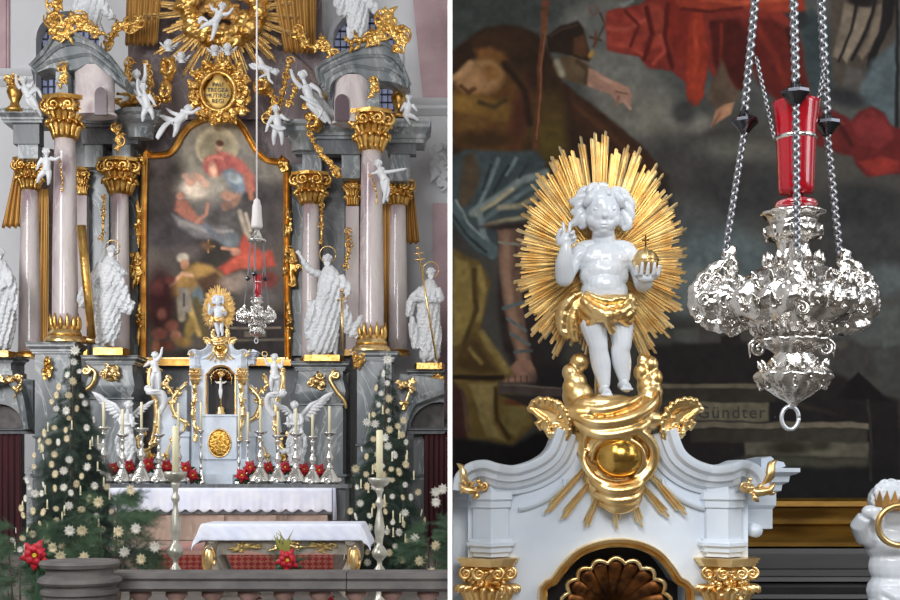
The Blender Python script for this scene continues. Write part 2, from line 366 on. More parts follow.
# ================================================================ CHAPEL SIDE: ALTARPIECE BEHIND THE TABERNACLE
DP = 5.6; kp = DP/FPX
alt = thing('altarpiece_painting', pt(690, 520, DP), 'large dark altarpiece canvas with red robed figures in a gilt frame, behind the silver lamp', 'painting')
E, Pg, Ln = 'e', 'p', 'l'
ops = [
 (Pg, [(452,-40),(935,-40),(935,120),(452,120)], '4a4d4e', 20), (Pg, [(452,-40),(545,-40),(560,20),(500,40),(452,60)], '3b4142', 14),
 (Pg, [(560,20),(600,0),(625,0),(640,60),(700,120),(700,150),(650,150),(600,120),(575,60)], '6b6c6b', 12), (E, (650,118,46,20,.5), '74746f', 10), (E, (600,30,30,24,0), '646768', 10),
 (E, (700,160,56,26,.2), '403f40', 12), (E, (750,195,60,28,0), '37373a', 12), (E, (690,215,26,20,0), '4a4d50', 10), (E, (720,265,56,42,0), '57636a', 20), (E, (690,290,30,26,0), '5f696e', 12),
 (E, (870,240,50,56,0), '38393c', 16), (E, (860,205,40,20,0), '2f3033', 10), (E, (740,150,40,10,.1), '5b5c58', 8), (E, (840,325,70,26,0), '4a4f52', 12), (E, (885,280,26,16,0), '525a5f', 8), (E, (700,122,14,8,0), '6f706c', 6),
 # cloaked pilgrim
 (Pg, [(452,52),(470,36),(482,28),(502,24),(522,28),(538,34),(548,50),(556,66),(562,82),(580,98),(604,116),(640,146),(660,172),(640,190),(560,176),(452,180)], '33241b', 3),
 (Pg, [(470,42),(484,32),(502,30),(516,38),(520,54),(500,58),(478,56)], '3a281c', 4), (Pg, [(474,50),(490,46),(502,52),(508,60),(496,66),(480,62)], '6e4928', 4),
 (Pg, [(478,60),(498,58),(520,76),(534,100),(536,130),(520,152),(480,156),(452,142),(452,84)], '5a3d20', 7), (E, (482,76,22,17,-.2), '94704c', 5), (E, (470,80,14,12,0), 'a07a56', 4), (E, (492,72,9,7,.4), '8a6238', 3),
 (E, (470,104,22,10,.1), '8c6a34', 6), (E, (494,110,22,9,.2), '76572a', 6), (E, (470,122,18,8,0), '6d4f28', 5), (Ln, ([(452,78),(462,74),(470,64)], 3.5), 'b08a66', 2.5), (Ln, ([(462,86),(468,92),(474,88)], 2), '5b3c28', 2), (Ln, ([(480,102),(494,106),(504,100)], 2.5), '42351f', 2.5),
 (E, (545,120,20,30,.2), '4a3a20', 8), (E, (520,116,9,34,.2), '4c2b20', 6), (E, (552,142,16,20,0), '51431f', 7), (Ln, ([(505,64),(524,90),(530,124)], 3), '2a1d16', 3), (E, (486,140,26,8,0), '3f2c1a', 5),
 (Pg, [(562,84),(584,98),(612,120),(646,150),(668,178),(640,178),(600,150),(572,122)], '3a261c', 3), (Ln, ([(574,104),(604,128),(640,160)], 3), '4e3222', 3), (Pg, [(640,178),(668,176),(676,230),(640,240),(600,190)], '2c2624', 6),
 (Pg, [(546,36),(560,25),(577,20),(583,28),(586,42),(592,56),(589,62),(576,59),(562,54),(548,52)], '2b201a', 1.8), (Pg, [(574,38),(584,34),(590,56),(582,58),(574,54)], '533726', 2.5), (Ln, ([(550,36),(562,28),(576,24)], 1.2), '40322a', 1.2), (E, (591.5,54,2.6,5,.5), 'a07d4c', 1.2),
 (Pg, [(556,58),(572,56),(588,64),(593,72),(588,85),(572,82),(558,76),(552,66)], '5c4c3a', 2), (Ln, ([(557,62),(562,74)], 3), '8c887c', 2.5), (Ln, ([(578,62),(588,70),(586,82)], 2.4), '46392c', 2),
 (Pg, [(589,68),(598,72),(610,80),(620,84),(624,88),(616,96),(602,92),(587,85)], 'a27c70', 1.6), (Ln, ([(592,72),(606,80),(616,86)], 2), 'b58f82', 1.6), (Pg, [(612,84),(622,86),(629,88),(629,94),(631,104),(629,108),(624,102),(618,104),(612,96)], '9a7669', 1.2), (Ln, ([(618,97),(617,105)], 1.5), '8d695c', 1), (Ln, ([(622,98),(630,109)], 1.6), 'a9867a', 1), (Ln, ([(626,88),(630,97)], 1.6), 'ab887b', 1), (Ln, ([(616,92),(626,94)], .8), '6f5148', 1),
 (Ln, ([(546,-10),(545,10),(541,60),(538,110),(535,165)], 2.6), '5b3726', 1.2), (Ln, ([(545,30),(540,90),(537,140)], .7), '8a5a40', .8), (E, (546,4,4.5,3.5,0), '6b4230', 1.2), (E, (545,11,4,3,0), '5c3828', 1.2), (Ln, ([(544,14),(543,30)], 3.6), '6a4431', 1.2),
 (E, (594,11,5,5,0), '6f5a55', 1.6), (E, (594,11,2.6,2.8,0), '5c6062', 1.2), (Ln, ([(600,14),(606,24),(600,34),(594,46)], 1.1), '4c3c36', 1), (Ln, ([(590,37),(601,40)], 1.2), '57392e', 1), (Ln, ([(596,32),(594,46)], 1.2), '57392e', 1), (Ln, ([(622,4),(632,0)], 2), '8b9298', 2),
 # tunic, blue sash
 (Pg, [(452,156),(466,150),(500,152),(536,150),(546,162),(546,200),(528,216),(512,224),(498,224),(496,262),(474,252),(452,222)], '3f4a50', 3), (Pg, [(464,156),(474,154),(480,176),(470,204),(458,206)], '4f4336', 3),
 (Ln, ([(546,172),(520,182),(496,200),(472,212)], 3.6), '79878c', 2.4), (Ln, ([(546,180),(524,192),(504,206),(484,220)], 2.4), '5d6d75', 2), (Ln, ([(540,196),(520,206),(500,208)], 2.6), '8f8a78', 2), (Ln, ([(476,214),(494,204),(512,190)], 2), 'a09a84', 1.6), (Ln, ([(484,226),(500,222),(528,216)], 2.4), '8a8470', 1.8),
 (Ln, ([(498,160),(488,186),(478,208)], 2), '6b7a82', 1.8), (Ln, ([(516,158),(506,176)], 1.8), '6f7e86', 1.6), (Ln, ([(480,214),(484,236),(492,256)], 3.2), '6c7c84', 2), (Ln, ([(452,206),(464,226),(480,244),(494,252)], 6.5), '4b5a62', 2.4), (Ln, ([(452,214),(466,234),(486,252)], 1.4), '2b3236', 1.6), (Ln, ([(456,200),(468,222),(484,238)], 1.4), '7f8d92', 1.4), (Ln, ([(528,164),(520,178)], 1.6), '2c3438', 1.6), (Ln, ([(508,166),(494,192)], 1.4), '2a3236', 1.4), (Ln, ([(490,166),(482,190)], 1.2), '2c3337', 1.4),
 # leg and foot
 (Pg, [(480,226),(497,230),(500,262),(498,300),(504,350),(520,380),(560,392),(560,225),(520,222)], '2d2525', 4),
 (Pg, [(497,230),(522,228),(525,252),(521,280),(524,310),(528,340),(531,362),(517,364),(511,336),(503,302),(499,268)], '6b5348', 2), (Ln, ([(506,234),(506,270),(511,306),(519,336),(523,360)], 4.4), '8d6f60', 3), (Ln, ([(518,236),(517,270)], 2.4), '54403a', 2.4), (Ln, ([(498,242),(520,244)], 1.2), '7d8078', 1.2),
 (Pg, [(501,376),(508,368),(516,360),(530,360),(535,370),(537,378),(534,383),(504,382)], '8f6c5f', 1.5), (Ln, ([(503,379),(534,380)], 1.6), 'a37f70', 1.2), (Ln, ([(508,376),(508,382)], .6), '5a423a', .7), (Ln, ([(514,376),(514,382)], .6), '5a423a', .7), (Ln, ([(520,376),(520,382)], .6), '5a423a', .7), (Ln, ([(526,376),(526,382)], .6), '5a423a', .7),
 (Ln, ([(504,308),(524,302)], 1.8), '55636a', 1.2), (Ln, ([(508,318),(526,330)], 1.6), '55636a', 1.2), (Ln, ([(512,334),(529,344)], 1.6), '55636a', 1.2), (Ln, ([(515,352),(531,350)], 1.6), '566268', 1.2),
 (E, (550,310,16,60,0), '29262a', 8), (E, (570,385,40,20,0), '232123', 8),
 # ochre mantle
 (Pg, [(452,248),(466,256),(480,262),(490,282),(486,306),(480,330),(492,350),(508,366),(512,374),(500,382),(528,404),(534,424),(512,446),(480,440),(452,436)], '63522c', 3),
 (Pg, [(454,258),(468,262),(474,290),(472,318),(460,342),(452,346)], '82713f', 3), (Ln, ([(478,268),(484,290),(478,320)], 3), '8a7845', 2.4), (Ln, ([(482,334),(496,354),(506,370)], 3.4), '8c7a48', 2.4), (Ln, ([(474,270),(476,310),(464,344)], 2.2), '46381e', 2), (Pg, [(460,346),(474,336),(486,352),(498,372),(478,374),(456,366)], '4a3920', 4), (Ln, ([(470,348),(482,362)], 2), '7a6a3e', 2),
 (Ln, ([(452,376),(476,378),(502,377)], 2.4), '2a1e16', 1.6), (Pg, [(468,384),(498,382),(494,400),(492,424),(504,440),(486,436),(478,410)], '84744a', 2.5), (Pg, [(504,406),(528,404),(531,420),(514,438),(500,424)], '776a3e', 2.5), (Ln, ([(496,388),(496,420),(508,438)], 2), '3d3019', 2), (E, (520,402,14,3.5,0), '6d3a2a', 2.4), (Pg, [(452,380),(462,390),(468,440),(452,452)], '3e2424', 3), (Ln, ([(462,392),(470,430)], 1.5), '54403a', 1.6),
 (Pg, [(452,438),(480,440),(512,446),(536,432),(600,430),(600,500),(452,500)], '191719', 4), (Pg, [(500,383),(540,388),(600,392),(600,399),(498,393)], '4b4240', 1.5), (Ln, ([(500,384),(600,391)], .9), '6a5f5a', .8), (Pg, [(498,394),(600,400),(600,412),(528,406)], '2f2928', 2),
 # red robe
 (Pg, [(607,13),(618,8),(640,4),(654,-6),(664,-20),(802,-40),(806,16),(800,34),(776,24),(756,26),(757,56),(748,88),(722,90),(708,68),(704,96),(698,106),(690,106),(685,82),(672,72),(656,70),(648,68),(638,57),(622,53),(607,49)], '782b25', 2),
 (Pg, [(607,13),(630,7),(644,18),(650,34),(640,52),(622,53),(607,49)], '8a362e', 3), (Pg, [(640,6),(656,0),(670,20),(664,44),(650,52),(646,30)], '903a2f', 3), (Pg, [(668,0),(690,0),(694,30),(688,60),(674,60),(666,30)], '7b2820', 4), (Ln, ([(609,28),(626,30),(644,20)], 2.4), '9c453a', 1.8), (Ln, ([(612,44),(630,46),(646,58)], 2), '983f34', 1.6), (Ln, ([(646,8),(652,34),(644,60)], 2.6), '571d1a', 2), (Ln, ([(668,4),(664,40),(672,68)], 2.4), '521b18', 2), (Ln, ([(654,64),(664,52),(660,36)], 2), 'a04238', 1.8), (Ln, ([(625,10),(638,26),(630,46)], 1.6), '64221f', 1.6),
 (Pg, [(690,14),(702,10),(708,50),(704,96),(697,106),(689,104),(686,70)], '8c3020', 2), (Ln, ([(696,20),(697,60),(694,98)], 2.4), '9e3a26', 2), (Pg, [(710,20),(740,18),(752,40),(756,60),(744,90),(726,90),(712,60)], '451815', 3), (Ln, ([(722,24),(720,60),(730,86)], 1.8), '6b241c', 1.6), (Pg, [(664,-20),(800,-20),(806,12),(770,12),(740,8),(700,12),(680,6)], '8c3526', 3), (Ln, ([(682,8),(710,12),(742,8)], 1.6), '551d18', 1.6), (Ln, ([(700,-2),(740,4),(790,-2)], 2.6), 'a24631', 2),
 (Pg, [(744,20),(770,18),(800,36),(806,60),(812,96),(800,108),(776,100),(758,84),(752,60)], '591e1a', 4), (Ln, ([(756,24),(772,50),(786,84)], 3), '6f261e', 3), (Ln, ([(788,30),(796,70)], 2.4), '3d1716', 2.4), (Pg, [(800,20),(812,10),(832,30),(832,96),(812,100),(804,60)], '323d43', 4), (Pg, [(784,14),(806,12),(812,24),(800,30)], '2b2f33', 3),
 (Pg, [(712,84),(722,60),(730,80),(740,96),(728,106),(716,108),(708,100)], '55463c', 3), (Pg, [(711,127),(716,110),(724,104),(734,102),(730,114),(718,122)], 'a57a62', 1.3), (Ln, ([(713,125),(720,114)], 1), '7d5644', 1), (E, (684,112,12,12,.4), '3b3b3c', 6),
 # wing
 (Pg, [(828,-20),(905,-20),(900,20),(888,60),(870,84),(858,76),(846,92),(832,80),(830,40)], '463f3b', 4), (Pg, [(846,0),(856,2),(852,30),(838,60),(832,56)], '6b6259', 2), (Pg, [(860,4),(872,8),(862,36),(846,64),(842,58)], '746a60', 2), (Pg, [(878,4),(886,0),(878,34),(862,60),(858,54),(868,36)], '6a6056', 2), (Ln, ([(858,0),(852,30),(838,62)], 1.3), '221e20', 1.2), (Ln, ([(876,-4),(868,26),(852,60)], 1.6), '1f1c1e', 1.2), (Pg, [(884,-10),(898,-10),(892,24),(878,50),(871,84),(866,82),(868,54),(880,30)], '1d1b1d', 1.6), (E, (862,0,14,6,0), '201d1e', 2.4), (Pg, [(846,66),(862,70),(860,92),(850,96),(842,84)], '4c4a4a', 3),
 (Pg, [(872,60),(898,40),(898,130),(884,118),(868,104),(858,96)], '4d5a63', 5), (Ln, ([(897.5,-10),(897.5,140)], 1.8), '202124', 1.4), (E, (846,98,20,9,.3), '2b2c31', 5),
 (Pg, [(790,102),(806,108),(828,108),(846,118),(850,122),(860,112),(872,107),(884,114),(892,126),(935,140),(935,176),(884,174),(868,176),(856,166),(852,156),(836,152),(812,144),(798,128)], '5c1f20', 2.5), (Pg, [(850,124),(870,110),(884,118),(896,136),(880,150),(860,144)], '71282a', 3), (Pg, [(858,162),(880,156),(900,162),(900,172),(876,175)], '842c28', 2.5), (Ln, ([(812,116),(838,124),(850,144)], 2.4), '431819', 2.4), (Ln, ([(800,112),(826,114),(842,124)], 1.8), '70282a', 1.6),
 # dim town and dark roofs low at the right
 (Pg, [(674,330),(700,326),(700,345),(674,345)], '4a4d4c', 3), (Pg, [(720,335),(740,333),(742,344),(720,344)], '24211f', 2), (Pg, [(830,340),(846,336),(862,345),(900,350),(900,380),(830,376)], '38383a', 4), (E, (841,345,7,5,0), '45443f', 2), (Pg, [(674,344),(760,342),(900,400),(900,500),(674,500)], '1f1c1e', 4),
 (Pg, [(640,345),(745,345),(745,384),(640,384)], '211f20', 4), (Pg, [(880,320),(900,300),(900,345),(884,350)], '4b5152', 3), (Pg, [(836,398),(858,372),(892,402)], '161417', 1.5), (Pg, [(870,350),(900,345),(900,395),(884,394)], '3d3f41', 4), (Ln, ([(740,384),(900,440)], 3), '2c2825', 3),
 (Pg, [(640,384),(780,383),(780,388),(640,389)], '5d584c', 1), (Pg, [(640,389),(775,388),(775,402),(640,402)], '302d29', 1.5),
 (Pg, [(680,402),(770,402),(770,421),(680,421)], '625d50', 1.2), (Pg, [(770,401),(900,430),(900,480),(770,480)], '1c1a1c', 3),
 (Pg, [(670,422),(868,423),(868,429),(670,428)], '625c52', 1), (Pg, [(690,429),(866,429),(866,442),(690,442)], '34312d', 1.5), (Pg, [(745,442),(868,442),(868,458),(745,456)], '55524a', 2), (E, (790,448,20,7,0), '2c2d24', 4), (E, (820,446,10,5,0), '33342a', 3), (Pg, [(745,456),(870,458),(868,470),(720,470)], '3c3d36', 4), (Pg, [(720,470),(900,466),(900,500),(700,500)], '1a1a1c', 4), (Ln, ([(868,400),(872,480)], 1.4), '2c2b2b', 1),
]
img = paint(452.2, 935, -40, 498, 1.05, [.25, .245, .24], ops, seed=3, warp=2.2)
lum = img.mean(2, keepdims=True); img = np.clip((lum+(img-lum)*.94)*np.array([1.0, .98, .93]), 0, 1)
# canvas sits at DP but was studied at the same scale: it spans the wall behind the tabernacle
canvas(img, 452.2, 935, -40, 498, DP, 0, 'canvas', oil('old_oil_paint', .6, 1.0), alt)
b = MB(DP); pr = [(498,0),(498,-5),(501,-11),(506,-12),(508,-8),(512,-7),(517,-14),(519,-16),(523,-16),(526,-10),(530,-9),(538,-20),(541,-24),(545,-24),(546,-20),(547,0)]
b.add([(x, e, -y) for x in (452.2, 935) for (y, e) in pr], [(i, i+1, i+1+len(pr), i+len(pr)) for i in range(len(pr)-1)]+[tuple(range(len(pr)))[::-1], tuple(range(len(pr), 2*len(pr)))])
b.build('frame', M['gold_old'], alt, smooth=False)
b = MB(DP); b.box(935, 975, -80, 547, -20, 2); b.build('frame', M['gold_old'], alt, smooth=False)
b = MB(DP); b.box(452.2, 975, -80, -40, -20, 2); b.build('frame', M['gold_old'], alt, smooth=False)
# painted signature on the canvas
cu = bpy.data.curves.new('sig', 'FONT'); cu.body = 'G\u00fcndter .'; cu.size = 17.5*kp; cu.extrude = .0004; cu.resolution_u = 3; cu.space_character = 1.15
so = bpy.data.objects.new('sig', cu); C.collection.objects.link(so)
me = bpy.data.meshes.new_from_object(so.evaluated_get(bpy.context.evaluated_depsgraph_get())); bpy.data.objects.remove(so)
me.transform(Matrix.Rotation(PI/2, 4, 'X')); me.materials.append(mat('black_lettering', '1e1a17', .6))
sg = bpy.data.objects.new('signature', me); C.collection.objects.link(sg); sg.parent = alt; sg.location = pt(697, 418, DP, -.6)-ORG(alt)
# the dark ledge under the frame
led = MB(DP); pr = [(547,0),(547,-26),(552,-27),(566,-29),(567,-34),(573,-35),(574,-38),(578,-39),(579,-33),(584,-36),(590,-44),(594,-45),(594,-40),(640,-40),(640,0)]
led.add([(x, e, -y) for x in (452.2, 975) for (y, e) in pr], [(i, i+1, i+1+len(pr), i+len(pr)) for i in range(len(pr)-1)]+[tuple(range(len(pr)))[::-1], tuple(range(len(pr), 2*len(pr)))])
led.box(452.2, 975, 639.9, 836.5, -30, 0)
tag(led.build('retable_ledge', M['black'], smooth=False), 'black moulded stone ledge under the gilt painting frame', 'ledge')

M['gold_relief'] = mat('embossed_gilt_relief', 'f0c46a', .3, 1, col2='b07a2a', scale=26, bump=1, bdist=.02)
# ================================================================ TABERNACLE (close)
DT = 3.75
tab = thing('tabernacle', pt(613, 1017, DT, 30), 'pale blue and white tabernacle gable with curling cornice, below the gilded cloud', 'tabernacle')
def mirror(path, cx=613.5): return [(2*cx-p[0], *p[1:]) for p in path][::-1]
right_curve = bez([(668,440),(671,424),(678,420)], 1)[:0]+bez([(668,430),(676,452),(690,464),(708,470),(722,469),(735,465),(748,468),(757,478),(759,490)], 6)
def bulge(x): return -16*max(0, 1-abs(x-723)/17) if x < 723 else -16*max(0, 1-abs(x-723)/22)
def densify(p):
    o = []
    for i in range(len(p)-1):
        for t in (0, .5): o.append(tuple(p[i][k]*(1-t)+p[i+1][k]*t for k in (0, 1)))
    return o+[p[-1]]
right_curve = [(x, y, bulge(x)) for x, y in densify(right_curve)]
left_curve = [(1227-x-11*max(0, x-668)/90, y, z) for x, y, z in right_curve][::-1]
top = bez([(560,430),(572,404),(592,398),(635,398),(655,404),(668,430)], 5)
outline = left_curve+top[1:-1]+right_curve
body = [(468,640),(468,492)]+[p for p in outline if 474 < p[0] < 744]+[(748,492),(748,640)]
niche = bez([(546,790),(546,690),(546,600),(548,588),(556,583),(566,570),(580,556),(600,548),(618,546),(636,548),(654,556),(667,570),(675,582),(684,588),(686,600),(686,690),(686,790)], 4)
# front wall with a real opening: left and right cheeks joined over the niche
wall = [(468,790),(468,492)]+[p for p in outline if 474 < p[0] < 744]+[(748,492),(748,790)]+[(p[0], p[1]) for p in niche[::-1]]
b = MB(DT); b.prism(wall, 0, 46); b.build('gable_wall', M['taber'], tab, sharp=35, smooth=True)
b = MB(DT); b.box(468, 748, 790.2, 1017, 0, 60); b.build('lower_body', M['taber'], tab, smooth=False)
b = MB(DT); b.plan([(522,0),(530,-26),(700,-26),(708,0)], 800, 1017); b.plan([(516,0),(524,-32),(706,-32),(714,0)], 790.4, 800); db_ = b.build('door_block', M['taber'], tab, smooth=False)
b = MB(DT); b.ell((615,935,-26), (52,66,9), seg=32, rings=20); dr_ = b.build('door_relief', M['gold_relief'], db_)
b = MB(DT); b.tube([(615+56*math.cos(a), 935+70*math.sin(a), -28) for a in [2*PI*i/40 for i in range(41)]], 4, 8); b.build('door_relief_rim', M['gold'], db_)
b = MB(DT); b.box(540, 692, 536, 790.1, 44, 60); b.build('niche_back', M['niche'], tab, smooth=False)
# cornice on both sides
prof = [(-24,2),(-24,-3),(-20,-4),(-17,-9),(-12,-12),(-11,-16),(-6,-18),(-3,-24),(1,-26),(4,-26),(5,-22),(5,30),(-24,30)]
for path in (left_curve, right_curve):
    b = MB(DT); b.rail(path, prof); b.build('cornice', M['taber'], tab, sharp=28)
# lower echo moulding on the wall
for s in (0, 1):
    for pth in ([(664,486),(680,500),(698,508),(708,510)],):
        pp = bez(pth, 5); pp = mirror(pp) if s else pp
        b = MB(DT); b.rail(pp, [(-1.5,1),(-1.5,-3),(0,-5),(2,-6),(3,-6),(3,1)]); b.build('moulding', M['taber'], tab, sharp=28)
    # string that closes the echo moulding upward
    pp = [(664,486),(663,479)]; pp = mirror(pp) if s else pp
    b = MB(DT); b.rail(pp, [(-1.5,1),(-1.5,-3),(0,-5),(2,-6),(3,1)]); b.build('moulding', M['taber'], tab, sharp=28)
# broken-out piers above the capitals (angled faces), with entablature that crosses the cornice
for s in (0, 1):
    f = (lambda x: 1213-x) if s == 0 else (lambda x: x)
    def plan(pts): return [(f(x), e) for x, e in (pts if s else pts[::-1])]
    b = MB(DT); b.plan(plan([(703,4),(705,-8),(723,-22),(740,-6),(740,6)]), 486, 556)
    b.build('pier_block', M['taber'], tab, smooth=False)
    ring = plan([(701,6),(704,-8),(723,-23),(741,-6),(742,8)])
    b = MB(DT); b.planrail(ring, [(0,540),(2,538),(3,541),(5,542),(5,545),(2,547),(2,551),(0,552)]); b.build('astragal', M['taber'], tab, sharp=30)
    b = MB(DT); b.planrail(ring, [(0,493),(2,492),(3,499),(1,501),(1,507),(0,508)]); b.build('moulding', M['taber'], tab, sharp=30)
    # side return of the entablature running back to the retable
    ret = [(744,2),(790,30)] if s else [(437,30),(483,2)]
    if s:
        b = MB(DT); pr = [(-1,468),(20,468),(20,472),(17,474),(12,476),(11,482),(6,485),(5,491),(1,493),(1,506),(-2,510),(-2,530),(-6,531)]
        b.planrail([(742,26),(782,26),(782,100)], pr); b.box(742, 777, 468.4, 530, 30, 100); b.build('side_entablature', M['taber'], tab, sharp=30)
        b = MB(DT); b.tube([(758,531,8),(758,531,60)], 7, 12); b.build('console', M['taber'], tab)
        b = MB(DT); ap = [(768,468),(768,458),(778,456),(782,460),(791,462),(793,466),(786,469),(786,476),(768,476)]; b.prism(ap, 26, 90); b.build('attic_cornice', M['taber'], tab, smooth=False)
    else:
        b = MB(DT); b.box(453, 480, 503, 640, 22, 50); b.planrail([(453,22),(479,22)], [(-2,490),(10,490),(9,497),(4,500),(2,508),(0,509),(-2,509)]); b.build('side_entablature', M['taber'], tab, smooth=False)
    # gilt composite capital
    cx = 726 if s else 1213-726
    b = MB(DT)
    ab = [(f(x), e) for x, e in ([(693,2),(697,-20),(711,-26),(724,-36),(739,-28),(756,-16),(756,8)] if s else [(693,2),(697,-20),(711,-26),(724,-36),(739,-28),(756,-16),(756,8)][::-1])]
    b.plan(ab, 557, 559); b.plan([((p[0]-cx)*.95+cx, p[1]*.93) for p in ab], 559, 562); b.plan([((p[0]-cx)*.88+cx, p[1]*.88) for p in ab], 562, 565)
    cap = b.build('abacus', M['gold'], tab, smooth=False)
    b = MB(DT); r_ = random.Random(5+s)
    b.lathe([(24,566),(21,574),(17,590),(16,610),(17,640)], cx, -2, 20, sy=.8)
    for i, a in enumerate((-2.5, -1.9, -1.2, -.6)):
        ex, ed = cx+27*math.cos(a), 22*math.sin(a)-4
        b.scroll((ex, 572, 0), 6.5, 1.6, -PI/2, 2.3, hand=1 if math.cos(a) > 0 else -1, dep=ed)
        for j in range(5): b.ell((cx+(20-j)*math.cos(a+.12*j)+r_.uniform(-2,2), 576+j*5, (18-j)*math.sin(a)-3), (3.6, 3, 3), seg=8, rings=6)
    for i in range(11):
        a = -PI*(.02+.96*i/10)
        for row, (yb, yt, rr) in enumerate(((636,606,20),(612,584,22))):
            c_, s_ = math.cos(a+.14*row), math.sin(a+.14*row)*.8
            b.leaf([(cx+rr*.8*c_, yb, rr*.8*s_-2), (cx+rr*.9*c_, (yb+yt)/2, rr*.95*s_-2), (cx+rr*1.15*c_, yt+2, rr*1.2*s_-2), (cx+rr*1.45*c_, yt+4, rr*1.45*s_-2), (cx+rr*1.5*c_, yt+8, rr*1.5*s_-2)], 5, th=.5)
    for i in range(26):
        a = -PI*r_.random(); rr = r_.uniform(17,23); b.ell((cx+rr*math.cos(a), r_.uniform(568,600), rr*.85*math.sin(a)-3), r_.uniform(2,4), seg=7, rings=5)
    cpt = b.build('capital', M['gold'], tab)
    cap.parent = cpt; KID[tab.name].remove(cap); KID.setdefault(cpt.name, []).append(cap)
    b = MB(DT); b.plan([(f(x), e) for x, e in ([(708,10),(710,-8),(723,-18),(738,-6),(739,10)] if s else [(708,10),(710,-8),(723,-18),(738,-6),(739,10)][::-1])], 641, 1017)
    b.build('pilaster', M['taber'], tab, smooth=False)
    b = MB(DT); r_ = random.Random(50+s); px_ = [f(x) for x in (723,723,728,734,726,716,722)]
    sp = bez([(px_[i], 640+i*48, -24) for i in range(7)], 5); b.tube(sp, [9+4*math.sin(i*.9) for i in range(len(sp))], 10)
    for i in range(16):
        x = sp[i*2][0]; y = 645+i*18; b.scroll((x+r_.uniform(-8,8), y), r_.uniform(9,15), 1.2, r_.uniform(0,6), 4, r_.choice((-1,1)), -27); b.ell((x+r_.uniform(-10,10), y+5, -26), r_.uniform(4,8), seg=8, rings=6)
    b.remesh(2, 1); b.build('pilaster_ornament', M['gold'], tab)
# niche lining: gilt outer moulding, scalloped inner shell
b = MB(DT); b.rail(niche, [(-1,1),(-1,-3),(1,-6),(3,-4),(4,-8),(7,-9),(8,-6),(8,1)]); b.build('niche_moulding', M['gold'], tab, sharp=30)
sc = []
for i in range(0, 9):
    a0 = PI+PI*i/9; a1 = PI+PI*(i+1)/9
    for t in (0, .2, .4, .6, .8):
        a = a0+(a1-a0)*t; rx, ry = 50+6*math.sin(PI*t), 46+5*math.sin(PI*t); sc.append((617+rx*math.cos(a), 609+ry*math.sin(a)))
b = MB(DT); b.tube([(x, y, 6) for x, y in [(567,636)]+sc+[(667,636)]], 2.3, 8); b.build('scalloped_edge', M['gold'], tab)
b = MB(DT)
for i in range(9):
    a = PI+PI*(i+.5)/9
    b.tube([(617+8*math.cos(a), 612+4*math.sin(a), 40), (617+30*math.cos(a), 610+28*math.sin(a), 26), (617+50*math.cos(a), 609+47*math.sin(a), 10)], [3,7,8.5], 8, flat=.5)
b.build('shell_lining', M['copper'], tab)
# gilt shells on the volutes and rocaille at the cornice ends
def shell(cx, cy, s, m, d, parent, name='gilt_shell', dep=-14):
    b = MB(d); q = lambda x, y, e=0: (cx+s*x, cy+y, dep+e)
    arc = bez([q(-20,-8,2), q(-14,-16), q(-3,-17,-3), q(9,-12,-4), q(17,0,-4), q(18,14,-2), q(14,22,0)], 5)
    for i, p in enumerate(arc):
        b.ell((p[0]+.9*math.cos(i*2.4), p[1]+.9*math.sin(i*2.4), p[2]), (3.3, 3.3, 3.6), seg=8, rings=6)
        if i % 2 == 0: b.tube([p, (p[0]*.75+q(4,6)[0]*.25, p[1]*.75+q(4,6)[1]*.25, p[2]+1), (p[0]*.5+q(4,6)[0]*.5, p[1]*.5+q(4,6)[1]*.5, p[2]+5)], [3,2.6,1.4], 8)
    b.tube([q(-18,-8), q(-12,-2), q(-6,2), q(-4,10), q(0,18), q(8,22), q(14,18)], [2,3.2,3.6,3.8,3.6,3.2,2], 8)
    b.tube([q(-6,2), q(-13,6), q(-9,13)], [3,3.6,1.6], 8); b.tube([q(8,-10,2), q(13,4,2), q(12,18,2)], [3,4,3], 8)
    for i in range(9): b.ell(q(4+8*math.sin(i), 16-2.2*i*(i % 2), -3), (2.8, 2.6, 2.8), seg=8, rings=6)
    b.prism([q(x,y)[:2] for x,y in ((-16,-10),(-4,-14),(8,-8),(15,2),(15,20),(6,20),(0,6),(-8,0))], dep-1, dep+5)
    b.remesh(.9, 1); return b.build(name, m, parent)
shell(549, 418, 1, M['gold'], DT, tab); shell(678, 418, -1, M['gold'], DT, tab)
def rocaille(cx, cy, s, d, parent, m, sc=1.0, dep=-20, seed=1, name='rocaille'):
    r_ = random.Random(seed); b = MB(d); q = lambda x, y: (cx+s*x*sc, cy+y*sc)
    b.scroll(q(-14, 2), 6*sc, 1.4, 0 if s > 0 else PI, 2*sc, hand=s, dep=dep)
    b.leaf([(*q(-12, 4), dep), (*q(-3, 8), dep-4), (*q(8, 6), dep-5), (*q(15, -2), dep-3)], 5*sc, th=.7)
    b.leaf([(*q(2, 4), dep), (*q(9, -8), dep-4), (*q(11, -20), dep-2), (*q(17, -24), dep)], 5*sc, th=.7)
    b.leaf([(*q(-4, 6), dep), (*q(-6, 14), dep-4), (*q(-1, 17), dep-2)], 4*sc, th=.7)
    for i in range(16): b.ell((*q(r_.uniform(-13, 13), r_.uniform(-5, 11)), dep-r_.uniform(0, 5)), r_.uniform(1.6, 3.3)*sc, seg=8, rings=6)
    return b.build(name, m, parent)
rocaille(754, 484, 1, DT, tab, M['gold'], 1.0, -22); rocaille(471, 484, -1, DT, tab, M['gold'], .85, -22, 4)


